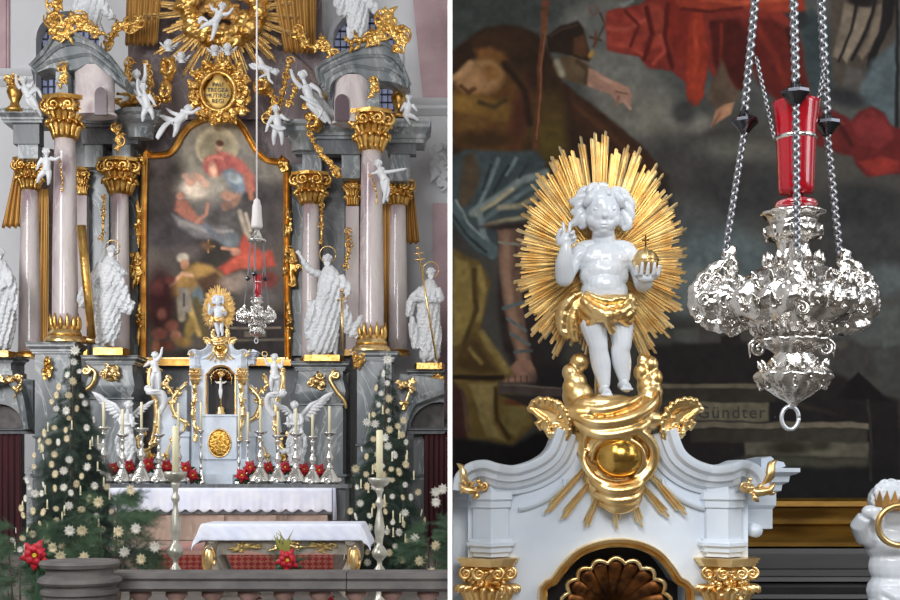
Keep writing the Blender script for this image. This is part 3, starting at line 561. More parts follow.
# ================================================================ GILT CLOUD with globe and lower rays
cl = thing('gilded_cloud_pedestal', pt(612, 500, DT, 0), 'gilded cloud bank wrapped round a golden globe, carrying the white child', 'sculpture')
b = MB(DT)
for (x, y, rx, ry, rd, e) in [(610,412,46,14,22,-4),(604,404,34,10,18,-8),(634,408,24,12,18,-4),(578,396,16,16,14,2),(650,400,13,16,12,2),(584,414,26,12,18,-8),(640,420,26,12,18,-8),(612,432,40,20,20,-4),(614,450,38,26,18,-2),(614,480,32,22,14,0),(616,497,26,14,12,0),(616,456,36,30,13,0),
                              (576,382,12,12,10,4),(570,372,8,9,8,4),(580,362,10,10,8,6),(571,387,9,9,8,0),(648,386,11,12,10,4),(656,378,8,10,8,4),(643,372,9,10,8,6),(652,364,8,9,8,6),(644,360,6,8,6,8),(654,392,10,10,9,2)]:
    b.ell((x, y, e), (rx, ry, rd), seg=16, rings=10)
for (P, r) in [([(566,410,-14),(590,424,-26),(625,420,-28),(650,404,-20),(656,392,-8)],6.5),([(568,420,-12),(596,436,-26),(632,430,-27),(652,418,-16)],6),([(572,404,-14),(596,412,-24),(622,406,-26),(640,396,-18)],5.5),
               ([(582,448,-14),(586,434,-20),(606,428,-26),(634,432,-26),(650,448,-18),(648,468,-16),(634,482,-18),(612,486,-20),(592,478,-18),(582,462,-16),(584,450,-16)],6),
               ([(590,462,-18),(594,446,-22),(612,438,-27),(634,446,-22),(640,462,-20),(630,478,-18)],4.6),
               ([(588,480,-14),(606,490,-22),(630,488,-22),(644,474,-16)],6),([(592,492,-12),(608,500,-20),(630,498,-20),(642,486,-12)],5.6),([(598,502,-8),(614,509,-16),(632,504,-12),(640,494,-6)],5.5)]:
    P = bez(P, 6); n = len(P); b.tube(P, [r*(.35+.65*math.sin(PI*min(1, max(0, (i+.5)/n)))) for i in range(n)], 10)
b.remesh(1.1, 12); b.build('cloud', M['gold'], cl)
b = MB(DT); b.ell((616.5, 457, -15), (24.5, 22, 21), seg=32, rings=20); b.build('globe', mat('burnished_gold', 'd9b060', .2, 1, col2='b98c3c', scale=20), cl)
def slatray(b, c, a, r0, r1, w, dep, rnd):
    ca, sa = math.cos(a), math.sin(a)
    for k, off in enumerate((-1, 0, 1) if w > 2.2 else (-.5, .5)):
        L1 = r1-(0 if off == 0 or (w <= 2.2 and off > 0) else rnd.uniform(3, 10)); h = w*.52; o0 = off*w*.55; o1 = off*w*.95
        P = lambda r, o, e: (c[0]+ca*r-sa*o, dep+e, -(c[1]+sa*r+ca*o))
        z = -1.5 if off == 0 else 0
        vs = [P(r0, o0-h*.6, z+1), P(r0, o0, z-.7), P(r0, o0+h*.6, z+1), P(L1, o1-h, z+1), P(L1, o1, z-.8), P(L1, o1+h, z+1), P(L1+1.6, o1-h*.5, z)]
        b.add(vs, [(0,1,4,3),(1,2,5,4),(0,3,5,2),(3,4,6),(4,5,6),(5,3,6),(0,2,1)])
rr = random.Random(8)
for (x0, y0, x1, y1) in [(585,468,545,512),(588,484,561,518),(597,496,585,526),(616,506,616,528),(631,496,641,526),(640,484,667,516),(648,472,684,514)]:
    b = MB(DT); a = math.atan2(y1-y0, x1-x0); slatray(b, (x0, y0), a, 0, math.hypot(x1-x0, y1-y0), 3.0, -6, rr); b.build('ray', M['gold_ray'], cl, smooth=False)

# ================================================================ SUNBURST behind the child
sb = thing('sunburst', pt(602, 330, DT, 14), 'oval sunburst of gilded wooden rays behind the white child', 'sunburst')
n = 64
b = MB(DT); b.tube([(602,345,16),(602,410,16)], [5,6], 8); b.build('stem', M['gold'], sb)
for i in range(n):
    a = -PI/2+2*PI*(i+.5)/n+rr.uniform(-.01, .01); ca, sa = math.cos(a), math.sin(a)
    ry = 131 if sa < 0 else 124; R = 1/math.sqrt((ca/90)**2+(sa/ry)**2)*(1-(.09 if i % 3 == 1 else .02 if i % 3 else 0)-rr.uniform(0, .04))
    if sa > .93: R *= .8
    b = MB(DT); slatray(b, (602, 258), a, 10, R, 3.5 if i % 2 else 2.7, 13+(i % 3)*1.2, rr); b.build('ray', M['gold_ray'], sb, smooth=False)

# ================================================================ THE CHILD
ch = thing('child_statue', pt(613, 398, DT), 'white polished statue of a blessing infant with gilded loincloth, standing on the golden cloud', 'statue')
b = MB(DT)
H = [((602,214,-4),(18,22.5,19)), ((602,205,0),(18.5,19,20)), ((602,226,-13),(12,9,8)), ((592.5,222.5,-11),(7.5,7,7)),((611.5,222.5,-11),(7.5,7,7)),((602,234,-6),(10,6,10)), ((602,233.5,-13),(5.5,4,5.5)), ((602,220.5,-22.5),(2.7,2.4,3.0)), ((602,216,-19.8),(1.3,5,2.0)), ((602,228,-19.5),(4.2,1.1,2.4)), ((602,230.6,-19),(3.4,1.2,2.3))]
for c, r in H: b.ell(c, r, seg=16, rings=12)

b.ell((583.5,218,-1), (3,5,4), seg=10, rings=8); b.ell((620.5,218,-1), (3,5,4), seg=10, rings=8)
b.tube([(603,228,0),(604,246,2)], [11,12.5], 16)
for c, r in [((604,262,0),(28,20,16)),((604,276,-1),(25,18,16)),((604,292,-3),(24,16,17)),((604,287,-8),(19,15,13)),((591,260,-6),(12,9,8)),((617,260,-6),(12,9,8)),((604,272,-5),(21,16,13.5)),((604,306,0),(25,13,17)),((594,247,3),(20,8,9)),((616,247,3),(20,8,9))]: b.ell(c, r, seg=18, rings=12)
def limb(P, r, seg=14): Q = bez([(*p, rr_) for p, rr_ in zip(P, r)], 6); b.tube([q[:3] for q in Q], [q[3] for q in Q], seg); [b.ell(P[i], r[i]*.99, seg=12, rings=8) for i in (0, len(P)-1)]
# raised right arm (image left)
limb([(580,254,0),(572,263,-2),(566,273,-8),(563,280,-14)], [10,9.8,9.6,9.2]); limb([(563,279,-14),(562,268,-20),(563,257,-24),(563.5,250,-25)], [9.4,8.8,6.6,5.0])
b.ell((562.5,245,-26), (7,7,4), seg=12, rings=8)
def fing(P, r): b.tube(P, r, 8); b.ell(P[-1], r[-1], seg=8, rings=6)
fing([(561,243,-26),(561,236,-27),(560.5,229,-27)], [2.3,2.1,1.8]); fing([(565,243,-26),(566.5,236,-28),(567,230,-28)], [2.3,2.1,1.8])
fing([(568,246,-26),(570.5,241,-29),(570,238,-32),(568,240,-34)], [2.2,2.1,2,1.8]); fing([(569,249,-26),(572,246,-29),(572,243,-31.5),(570,244.5,-33)], [2,1.9,1.8,1.6])
fing([(557,249,-26),(555,244,-29),(556,239,-31),(558,236,-32)], [2.7,2.5,2.2,1.9])
# left arm holding the orb (image right)
limb([(628,254,0),(636,264,0),(640,275,-2),(642,285,-5)], [10,9.4,9,8.6]); limb([(642,285,-6),(643,285,-14),(643,282,-21)], [8.4,7.6,6.2])
b.ell((642,282,-24), (9,5,7), seg=12, rings=8)
for i, (x0, x1) in enumerate(((634,631),(638,636),(643,642),(648,648),(652,653))):
    fing([(x0,281,-24),(x1,279,-32),(x1+.3,273,-35.5),(x1+.6,269.5+(3 if i in (0,4) else 0),-36.5)], [2.3,2.1,1.9,1.5])
# legs
limb([(592,310,0),(593,326,-3),(597,344,-6),(598,352,-5),(601,366,-2),(604,384,-2)], [14.5,13.5,10.2,9.6,9.8,6.2]); limb([(617,310,0),(620,326,-1),(621,344,-4),(620,351,-3),(622,364,0),(624,378,0)], [14.5,13.5,10.2,9.6,9.6,6.2])
b.ell((597,343,-11), (6,6,5)); b.ell((621,342,-9), (6,6,5))
for (x, y, e) in ((604,391,-2),(624,385,0)):
    b.ell((x, y, e+3), (6.2,5.5,7)); b.tube([(x,y,e),(x+.5,y+2.6,e-9),(x+.8,y+4,e-16)], [6,5.6,4.6], 12)
    for t in range(5): b.ell((x-4.6+t*2.4, y+5.2+(.4 if 0 < t < 4 else 0), e-19.5+abs(t-(1 if x < 610 else 3))*.8), (1.45,1.6,2.6), seg=8, rings=6)
b.remesh(.62, 4, .5)
b.gauss([(593.5,212.5,-22,4.2,0,0,1.5),(610.5,212.5,-22,4.2,0,0,1.5),(602,229.3,-22,2,0,0,.7),(604,300,-19,2.2,0,0,1.5),(604,266,-16,4,0,0,1.2),(596,225,-21,2,0,0,.5),(608,225,-21,2,0,0,.5)])

bdy = b.build('body', M['white'], ch)
for x in (594, 610.3):
    b = MB(DT); b.ell((x,213.2,-17.4), (3.4,2.3,2.7), seg=14, rings=10); b.build('eye', M['white'], bdy)
b = MB(DT); hr = random.Random(3)
b.ell((602,205,5), (18,17.5,18), seg=16, rings=10)
for (x, y, e, r, hnd) in [(594,192,-8,7.5,1),(613,194,-8,7,-1),(603,190,-2,6,1),(590,197,0,6,-1),(620,199,0,6,1),(606,197,-13,3.5,1)]:
    b.scroll((x, y), r, 1.1, hr.uniform(0, 6), 4, hnd, e, bulge=4); b.ell((x, y, e+3), r*.7)
for P in [[(590,198,-6),(580,198,-4),(574,203,-2),(571,199,0)],[(588,203,-5),(579,206,-4),(577,213,-2),(571,211,0)],[(587,208,-3),(580,214,-4),(576,222,-2),(569,225,0)],[(586,212,-2),(582,219,-4),(583,225,-2),(579,227,0)],
          [(616,198,-6),(626,199,-4),(631,206,-2),(629,212,0)],[(618,204,-5),(627,209,-4),(631,217,-2),(626,221,0)],[(620,210,-3),(626,218,-3),(628,226,-2),(622,229,0)],[(620,214,0),(623,221,0),(620,226,2)],[(592,188,4),(584,190,4),(578,196,4)],[(614,188,6),(624,191,6),(630,199,6)],[(592,195,-13),(588,202,-14),(584,208,-10)],[(612,195,-13),(618,202,-13),(620,209,-9)]]:
    Q = bez(P, 5); b.tube(Q, [4.4*(.35+.65*math.sin(PI*(i+1)/(len(Q)+1)))+.5 for i in range(len(Q))], 8)
b.remesh(.8, 2); b.build('hair', M['white'], ch)
b = MB(DT)
b.lathe([(24,296),(27,300),(29,308),(29,316),(28,322),(27,325)], 605, 0, 28, sy=.75)
for P, r in [([(580,300,-14),(592,312,-20),(606,318,-24),(622,312,-20),(632,298,-10)],6),([(578,308,-12),(592,318,-19),(608,322,-22)],5),([(634,304,-8),(626,316,-17),(610,322,-21)],5.5),([(606,312,-23),(604,322,-24),(611,336,-18)],5),([(583,294,-14),(600,303,-20),(618,302,-20),(630,296,-12)],3.6),
             ([(582,294,-4),(570,300,-4),(564,312,-2),(563,328,0),(570,338,0)],6.5),([(580,300,-4),(574,312,-4),(572,326,-4),(576,342,-2)],6),([(572,296,0),(562,306,0),(560,324,2),(566,334,2)],5),([(584,306,-4),(581,322,0),(580,334,4)],4.5),([(600,316,-22),(592,322,-18),(586,326,-12)],4),([(612,316,-22),(624,324,-15),(632,320,-8)],4.5)]:
    Q = bez(P, 5); b.tube(Q, [r*(.6+.4*math.sin(PI*(i+.5)/len(Q))) for i in range(len(Q))], 10)
b.remesh(1.0, 4).folds(.45, .5, 2.2, 1.0, seed=4); b.build('loincloth', M['gold'], ch)
orb = thing('orb', pt(641, 279, DT, -25), 'small golden orb with a slim cross held in the child\u2019s hand', 'orb')
b = MB(DT); b.ell((641.5,266,-25), 12.6, seg=28, rings=18); b.build('ball', M['gold'], orb)
b = MB(DT); Q = [(641.5+13*math.cos(a), 265, -25+13*math.sin(a)) for a in [2*PI*i/32 for i in range(33)]]; b.tube(Q, .9, 6); Q = [(641.5, 265-13*math.sin(a), -25-13*math.cos(a)) for a in [PI/2*i/10 for i in range(11)]]; b.tube(Q, .8, 6); b.build('band', M['gold'], orb)
b = MB(DT); b.tube([(641.5,254,-25),(641.5,240,-25)], [1.1,.7], 6); b.tube([(638,245,-25),(645,245,-25)], .7, 6); b.build('cross', M['copper'], orb)

# ================================================================ PUTTO with gilt ring, lower right
DU = 4.1
pu = thing('ring_bearing_statue', pt(890, 640, DU), 'white child statue holding a gold ring before its face, at the frame edge', 'statue')
b = MB(DU)
for c, r in [((890,508,0),(19,22,19)),((892,545,0),(28,20,17)),((893,566,0),(25,22,17)),((893,590,0),(27,20,18)),((872,522,-8),(10,14,9))]: b.ell(c, r, seg=16, rings=10)
b.tube([(890,520,0),(891,540,0)], [11,13], 12)
b.tube([(876,542,0),(860,536,-10),(853,524,-18),(856,516,-24)], [10,9,9,7], 12); b.ell((861,511,-26), (9,7,6))
for i in range(4): b.tube([(864,508+i*2.6,-27),(870,508+i*3,-31),(873,512+i*2.4,-31)], [2.2,2,1.7], 8)
b.tube([(862,515,-27),(866,519,-31),(870,521,-32)], [2.4,2.2,1.8], 8)
b.tube([(912,540,0),(926,552,-8),(922,535,-20)], [10,9,7], 12); b.ell((916,520,-25), 8)
b.tube([(882,600,0),(880,640,0)], [14,11], 12); b.tube([(906,600,0),(910,640,0)], [14,11], 12)
b.tube([(872,585,-4),(890,596,-18),(915,588,-14)], [5,6,5], 10); b.tube([(872,592,-4),(884,604,-16),(905,606,-16)], [4,5,4], 10)
b.remesh(1.2, 4); b.build('body', M['white'], pu)
b = MB(DU); hr = random.Random(6)
b.ell((891,500,4), (22,18,20), seg=16, rings=10)
for i in range(12): a = -PI*i/11; b.scroll((891+18*math.cos(a), 500+15*math.sin(a)), 6, 1.2, hr.uniform(0, 6), 3, 1, -6+hr.uniform(-3, 5))
b.remesh(1.0, 2); b.build('hair', M['white'], pu)
b = MB(DU)
for i in range(9):
    a = PI*(.95-.9*i/8)*-1; x = 891+21*math.cos(a); e = 21*math.sin(a)
    if i < 8: a2 = PI*(.95-.9*(i+1)/8)*-1; x2 = 891+21*math.cos(a2); e2 = 21*math.sin(a2); b.add([(x,e,-510),(x2,e2,-510),(x2,e2,-502),((x+x2)/2,(e+e2)/2-1,-490),(x,e,-502),(x,e+1.5,-510),(x2,e2+1.5,-510),(x2,e2+1.5,-502),((x+x2)/2,(e+e2)/2+.5,-490),(x,e+1.5,-502)], [(0,1,2,3,4),(9,8,7,6,5),(0,5,6,1),(4,3,8,9),(3,2,7,8)])
b.build('crown', mat('pale_gilt_crown', 'c99a5c', .4, .7), pu, smooth=False)
ring = MB(DU); Q = [(888+21.5*math.cos(a), 524+19.5*math.sin(a), -32) for a in [2*PI*i/48 for i in range(49)]]; ring.tube(Q, 3.2, 12)
tag(ring.build('gold_ring', M['gold']), 'plain round gold ring in the hand of the crowned white child statue', 'ring')
# base the pair stand on
b = MB(DU); b.box(850, 940, 640, 700, -30, 25); b.box(842, 948, 700, 994.5, -36, 30)
tag(b.build('statue_plinth', M['black'], smooth=False), 'dark plinth below the ring-bearing child', 'plinth')

# ================================================================ HANGING SANCTUARY LAMP (close)
DL = 3.2
la = thing('sanctuary_lamp', pt(792, 430, DL), 'large embossed silver hanging lamp with ruby glass on three chains, before the dark canvas', 'lamp')
M['cord'] = mat('white_woven_cord', 'd4cfcc', .8)
M['knop'] = mat('blackened_silver', '55565c', .22, 1)
def chain(b, pts, r, step):
    P = [Vector(p) for p in pts]; i = 0; carry = 0
    for a, c in zip(P[:-1], P[1:]):
        Ls = (c-a).length; t = carry; dirv = (c-a)/Ls
        while t < Ls:
            p = a+dirv*t; ang = (i % 2)*PI/2+PI/4
            Q = []
            for k in range(9):
                th = 2*PI*k/8; u = math.cos(th)*r*.62; v = math.sin(th)*step*.72
                Q.append((p.x+u*math.cos(ang)+dirv.x*v, p.y+dirv.y*v, p.z+u*math.sin(ang)+dirv.z*v))
            b.tube(Q, r*.34, 5); i += 1; t += step
        carry = t-Ls
    return b
conn = {'l': (747,118,10), 'r': (830,120,10), 'c': (786,103,-34)}
for key, up, dn in (('l', (762,-60,6), (727,262,16)), ('r', (820,-60,6), (846,262,16)), ('c', (786,-60,-20), (783,292,-50))):
    c = conn[key]; b = MB(DL); chain(b, [up, (c[0], c[1]-9, c[2])], 5.6, 4.5); b.build('chain', M['steel'], la)
    b = MB(DL); chain(b, [(c[0], c[1]+9, c[2]), dn], 4.8, 4.1); b.build('chain', M['steel'], la)
    b = MB(DL); b.lathe([(1,c[1]-14),(4,c[1]-10),(5,c[1]-7),(9,c[1]-4),(14,c[1]-1),(14,c[1]+2),(9,c[1]+7),(5,c[1]+12),(1.5,c[1]+14)], c[0], c[2], 8); b.build('chain_knop', M['knop'], la, sharp=40)
for (x0, x1) in ((757, 774), (826, 811)):
    b = MB(DL); chain(b, [(x0, 58, 2), (x1, 140, -2)], 2.8, 3.4); b.build('glass_chain', M['steel'], la)
b = MB(DL); b.lathe([(4,196),(16,195),(17.5,190),(18,175),(19,150),(20,128),(22.5,108),(23.5,104),(22,104),(18.5,128),(17.5,150),(16.5,178),(4,190)], 795, -4, 32); gls = b.build('glass', M['red_glass'], la)
b = MB(DL); b.lathe([(6,196),(8,199),(20,203),(21,207),(17,210),(8,211)], 795, -4, 28); b.build('glass_foot', M['red_glass'], gls)
b = MB(DL); b.lathe([(19.2,137),(20.4,138),(20.4,141),(19.2,142)], 795, -4, 28); b.build('glass_band', M['silver'], gls)
b = MB(DL); b.lathe([(6,190),(6,165),(5,164)], 795, -4, 12); vc = b.build('candle', mat('red_votive_wax','b01525',.4), la)
b = MB(DL); b.ell((795,156,-4), (2.6,5,2.6)); b.build('flame', M['flame'], vc)
b = MB(DL); b.lathe([(1,-118),(12,-114),(14,-100),(22,-86),(30,-68),(44,-62),(44,-56),(20,-54),(1,-52)], 792, -5, 28); b.build('canopy', M['silver_far'], la)
b = MB(DL); b.lathe([(4,-260),(14,-250),(16,-235),(20,-225),(22,-180),(26,-130),(24,-118),(3,-117)], 792, -5, 16, fn=lambda a, y: 1+.08*math.cos(8*a)); b.build('tassel', M['cord'], la)
b = MB(DL); b.tube([(792,-255,-5),(792,-1500,-5)], 4.2, 8); b.build('cord', M['cord'], la)
b = MB(DL)
prof = [(20,212),(30,213),(31,216),(26,219),(23,224),(28,229),(28,235),(24,240),(17,243),(15,250),(17,258),(24,266),(36,272),(48,281),(58,292),(62,304),(58,315),(50,323),(38,329),(28,333),(30,337),(34,341),(31,346),(22,350),(17,356),(20,362),(30,368),(37,374),(38,378),(33,384),(22,392),(12,399),(6,403),(4,406),(1,407)]
pp = bez(prof, 3); b.lathe(pp, 792, -4, 96, fn=lambda a, y: 1+.07*math.sin(6*a)*math.exp(-((y-300)/40)**2)+.05*math.sin(12*a+y*.12)*(1 if 255 < y < 400 else .3)+.025*math.sin(y*.55+3*math.sin(6*a)))
b.build('body', M['silver'], la)
rr = random.Random(12)
def arm(ax, ad, px_tip, first):
    """volute bracket shell from the body out to its hook"""
    b = MB(DL); u = Vector((ax, ad))
    def q(r, y): return (792+u.x*r, y, -4+u.y*r)
    P = bez([q(34,276), q(56,280), q(76,272)], 6); 
    for (r, y, s_) in ((52,300,20),(66,300,22),(80,301,19),(89,298,12),(80,314,10),(64,318,12),(50,320,12)): 
        x, yy, e = q(r, y); b.ell((x, yy, e), (s_*.92, s_*.95, s_*.9), seg=16, rings=10)
    b.tube([q(58,296), q(62,276), q(58,262), q(66,250)], [12,8,5,3], 10); b.tube([q(92,302), q(94,288), q(84,275), q(72,264), q(60,258), q(58,246)], [8,8,7,6,5,2.5], 10)
    b.tube([q(40,318), q(60,328), q(84,322), q(98,304), q(98,290)], [9,8,7,6,5], 10)
    b.remesh(1.5, 2).rough(3.0, .13, first).rough(1.0, .45, first+9); b.build('volute_bracket', M['silver'], la)
    b = MB(DL)
    for i in range(9):
        r = rr.uniform(46, 96); y = rr.uniform(276, 322); x, yy, e = q(r, y); b.scroll((x, yy), rr.uniform(4, 8), 1.3, rr.uniform(0, 6), 1.7, rr.choice((-1, 1)), e-17+rr.uniform(-2, 3)); 
    b.build('scroll_relief', M['silver'], la)
b = MB(DL)
for row, (y, R_, n_, h_) in enumerate(((234,25,10,9),(262,24,12,14),(286,52,20,13),(308,58,22,13),(330,36,16,10),(366,29,14,9),(384,30,14,9))):
    for i in range(n_):
        a = 2*PI*(i+.5*(row % 2))/n_; ca, sa = math.cos(a), math.sin(a); q = lambda s, yy: (792+R_*s*ca, yy, -4+R_*s*sa)
        b.leaf([q(.98, y+h_*.6), q(1.10, y+h_*.1), q(1.12, y-h_*.3), q(1.2, y-h_*.6)], h_*.34, th=.6)
        if i % 2 == 0: b.ell(q(1.08, y+h_*.5), h_*.22, seg=8, rings=6)
        if row in (2, 3) and i % 2: b.scroll(q(1.1, y)[:2], h_*.4, 1.1, a, h_*.12, 1, q(1.1, y)[2])
b.lathe([(20,225),(20,240),(13,246),(13,255),(40,286),(52,300),(40,320),(24,332),(26,345),(16,352),(30,368),(34,380),(14,396)], 792, -4, 24)
b.build('leaf_relief', M['silver'], la)
arm(-1, .12, 0, 1); arm(.88, .12, 0, 2); arm(-.13, -.6, 0, 3)
for k, (x, s_) in enumerate(((760,-1),(826,1),(744,-1))):
    b = MB(DL); y = 340 if k < 2 else 336
    b.scroll((x, y+8), 8, 1.4, -PI/2, 2.4, s_, 4); b.leaf([(x+s_*-8,y,4),(x,y-3,4),(x+s_*9,y+4,4),(x+s_*9,y+18,4)], 3.4, th=.7)
    if k < 2: b.build('drop_scroll', M['silver'], la)
b = MB(DL); Q = [(789+8.5*math.cos(a), 418+11.5*math.sin(a), -4) for a in [2*PI*i/32 for i in range(33)]]; b.tube(Q, 2.2, 8); b.tube([(791,403,-4),(790,409,-4)], 3, 8); b.build('ring', mat('pale_silver_ring', 'c4c8ce', .35, .7), la)
# ================================================================ CHURCH SIDE: STRUCTURE
M['grey'] = marble('grey_blue_marble', ['50565a', '6c7376', '8d9090', '5c6062'], .9, .3, vein='c4c6c6')
M['grey_dark'] = marble('dark_grey_marble', ['45484c', '5d6063', '6e7072'], 1.1, .35, vein='83817e')
M['pink'] = marble('rose_violet_marble', ['9b858a', 'c2b5b5', 'd9d0cb', '94777f'], .8, .13, vein='d9d2cf')
M['pink_dark'] = marble('plum_marble', ['6d5f61', '857a7c', '7c6b69'], .9, .25, vein='aaa0a2')
M['red_marble'] = marble('reddish_brown_marble', ['967f70', 'b39c8d', '7b685c'], 1.6, .3, vein='c0aa9c')
M['pink_flat'] = marble('rose_marble_flat', ['9b858a', 'bcaeae', 'c9bfba', '94777f'], .8, .5)
M['stucco'] = mat('pink_stucco', 'c9aeb0', .8, col2='b79a9f', scale=1.5, bump=.5, bscale=5, bdist=.05)
M['sandstone'] = mat('grey_sandstone', '6b6662', .7, col2='545050', scale=6, bump=.2)
M['linen'] = mat('white_linen', 'e9ecf5', .85, col2='dadff0', scale=5)
M['brocade'] = mat('gilt_drapery', 'c59a58', .45, .55, col2='8f672f', scale=2.5, stretch=(1, 1, .15))
M['velvet'] = mat('dark_red_curtain', '4a1a20', .8, col2='32151a', scale=4, stretch=(3, 3, .2))
M['glass_win'] = mat('leaded_window_glass', '8288a4', .3, emit=.5, col2='6b7394', scale=3)
M['lead'] = mat('dark_window_lead', '3a3d4c', .6)
M['needle'] = mat('fir_needles', '131f18', .75, col2='33493a', scale=3, detail=8)
M['needle_near'] = mat('fir_needles_fresh', '1d3024', .75, col2='4a6648', scale=4, detail=8)
M['bark'] = mat('fir_bark', '4a3a2c', .8)
M['straw'] = mat('golden_straw', 'e3d3ab', .6); M['straw_white'] = mat('bleached_straw', 'eae6da', .6)
M['petal'] = mat('red_poinsettia_bract', 'c5162a', .5, col2='95101f', scale=30); M['leafg'] = mat('poinsettia_leaf', '25482c', .5); M['yellow'] = mat('yellow_flower_centre', 'd8c23a', .5)
G = M['gold_far']; WF = M['white_far']
def solo(b, name, m, label, cat, group=None, kind=None, **kw): return tag(b.build(name, m, **kw), label, cat, group, kind)
# nave choir walls, windows
DW = 27.0
b = MB(DW); b.box(-120, 449.6, 118, 545, 0, 20)
for (x0, x1) in ((-120, 37), (100, 333), (398, 449.6)): b.box(x0, x1, -60, 118, 0, 20)
for (x0, x1) in ((37, 100), (333, 398)): b.prism([(x0,-60),(x0,40)]+[((x0+x1)/2+(x1-x0)/2*math.cos(a), 40+28*math.sin(a)) for a in [PI+PI*i/12 for i in range(13)]]+[(x1,40),(x1,-60)], 0, 20)
struct(b.build('wall_choir', M['plaster'], smooth=False))
for i, (x0, x1) in enumerate(((37, 100), (333, 398))):
    b = MB(DW); b.box(x0, x1, 5, 120, 16, 18); w = struct(b.build('window_%d' % (i+1), M['glass_win'], smooth=False))
    b = MB(DW); x = x0
    while x < x1: b.box(x-.5, x+.5, 5, 120, 13, 16); x += 6
    y = 10
    while y < 120: b.box(x0, x1, y-.5, y+.5, 13, 16); y += 8
    b.build('leading', M['lead'], w, smooth=False)
    b = MB(DW); P = [(x0-2,120),(x0-2,40)]+[((x0+x1)/2+(x1-x0+4)/2*math.cos(a), 40+30*math.sin(a)) for a in [PI+PI*k/12 for k in range(13)]]+[(x1+2,40),(x1+2,120)]
    b.rail(P, [(-2,1),(-2,-3),(3,-3),(3,1)]); b.build('window_surround', M['plaster'], w, sharp=30)
b = MB(DW); b.box(-60, 8, -30, 78, -6, 0); b.box(-60, 10, -30, 78, -4, 0); struct(b.build('trim_1', M['stucco'], smooth=False))
b = MB(DW); b.prism([(410,-30),(423,100),(449.5,100),(449.5,-30)], -6, 0); struct(b.build('trim_2', M['stucco'], smooth=False))
for i, (x0, x1, y) in enumerate(((-60, 36, 73), (404, 449.5, 102))):
    b = MB(DW); b.planrail([(x0,-2),(x1,-2)], [(0,y),(12,y),(10,y+4),(7,y+6),(7,y+9),(3,y+12),(0,y+14),(-2,y+14),(-2,y)]); struct(b.build('trim_%d' % (i+3), M['plaster'], sharp=30))
b = MB(DW); b.box(433, 449.4, 205, 420, -8, 0); struct(b.build('trim_5', M['stucco'], smooth=False))
def orn(b, cx, cy, rx, ry, seed, n=14, w=1.3, dep=0, th=2.5, dens=1.0):
    """gilded rocaille cluster: back blob, C-scrolls and leaves"""
    r_ = random.Random(seed); b.ell((cx, cy, dep+1), (rx*.72, ry*.72, th*.7), seg=12, rings=8)
    for i in range(n):
        a = r_.uniform(0, 2*PI); t = math.sqrt(r_.random())*.78; x, y = cx+rx*t*math.cos(a), cy+ry*t*math.sin(a)
        s = r_.uniform(.28, .5)*min(rx, ry)
        if i % 3: b.scroll((x, y), s, 1.2, r_.uniform(0, 6), w*r_.uniform(.7, 1.2), r_.choice((-1, 1)), dep-r_.uniform(0, th))
        else: x2, y2 = cx+rx*(t+.35)*math.cos(a), cy+ry*(t+.35)*math.sin(a); b.leaf([(cx+rx*t*.3*math.cos(a), cy+ry*t*.3*math.sin(a), dep), (x, y, dep-th), (x2+r_.uniform(-1, 1), y2, dep-th*.6)], w*1.7, th=.8)
    return b
b = orn(MB(DW), 439, 168, 14, 24, 5, 16, 2, -8, 4); b.remesh(.8, 1); struct(b.build('trim_6', M['plaster']))
slab('floor_chancel', -7.5, -.006, 12.2, 27, 0, .3, M['floor'])
b = MB(15.5); k15 = 15.5/FPX
slab('floor_altar_step', -5.3, -1.5, 15.5, 21.5, .3, .69, M['red_marble'])
# retable core
DR = 25.6
b = MB(DR); b.prism([(96,545),(96,150),(128,110),(128,-40),(322,-40),(322,110),(350,150),(350,545)], 0, 14); struct(b.build('wall_retable', M['pink_dark'], smooth=False))
b = MB(DR); b.box(97, 349, 367, 545, -4, 0); struct(b.build('wall_retable_base', M['grey_dark'], smooth=False))
# ================================================================ GENERIC BUILDERS
def capital(cx, y0, y1, w, d, parent, m=G, seed=0):
    """gilt composite capital, y0 top, y1 bottom, w half width of abacus"""
    h = y1-y0; b = MB(d); r = w*.55
    b.plan([(cx-w,-w*.5),(cx-w*.5,-w*.72),(cx,-w*.9),(cx+w*.5,-w*.72),(cx+w,-w*.5),(cx+w*.9,w*.3),(cx-w*.9,w*.3)], y0, y0+h*.1)
    ab_ = b
    b = MB(d); b.lathe([(r*1.25,y0+h*.08),(r*1.1,y0+h*.3),(r*.95,y0+h*.6),(r*.95,y1),(r*.6,y1+.3)], cx, 0, 20)
    for a in (-2.7,-2.0,-1.15,-.45):
        ca, sa = math.cos(a), math.sin(a); b.scroll((cx+w*.9*ca, y0+h*.24), w*.34, 1.5, -PI/2, w*.12, 1 if ca > 0 else -1, w*.75*sa, seg=6)
    for row, (yb, yt, ra) in enumerate(((y1, y0+h*.62, 1.0), (y1-h*.3, y0+h*.34, 1.06))):
        for i in range(9):
            a = -PI*(-.1+1.2*(i+.5*row)/8); ca, sa = math.cos(a), math.sin(a); q = lambda s, y: (cx+r*ra*s*ca, y, r*ra*s*sa)
            b.leaf([q(.95, yb), q(1.02, (yb+yt)/2), q(1.3, yt), q(1.65, yt+h*.02), q(1.7, yt+h*.09)], w*.2, th=.6)
    r_ = random.Random(seed+int(cx))
    for i in range(14): a = -PI*r_.random(); b.ell((cx+r*1.3*math.cos(a), r_.uniform(y0+h*.12, y0+h*.5), r*1.2*math.sin(a)), r_.uniform(.09, .17)*w, seg=6, rings=5)
    cp_ = b.build('capital', m, parent); ab_.build('abacus', m, cp_, smooth=False); return cp_
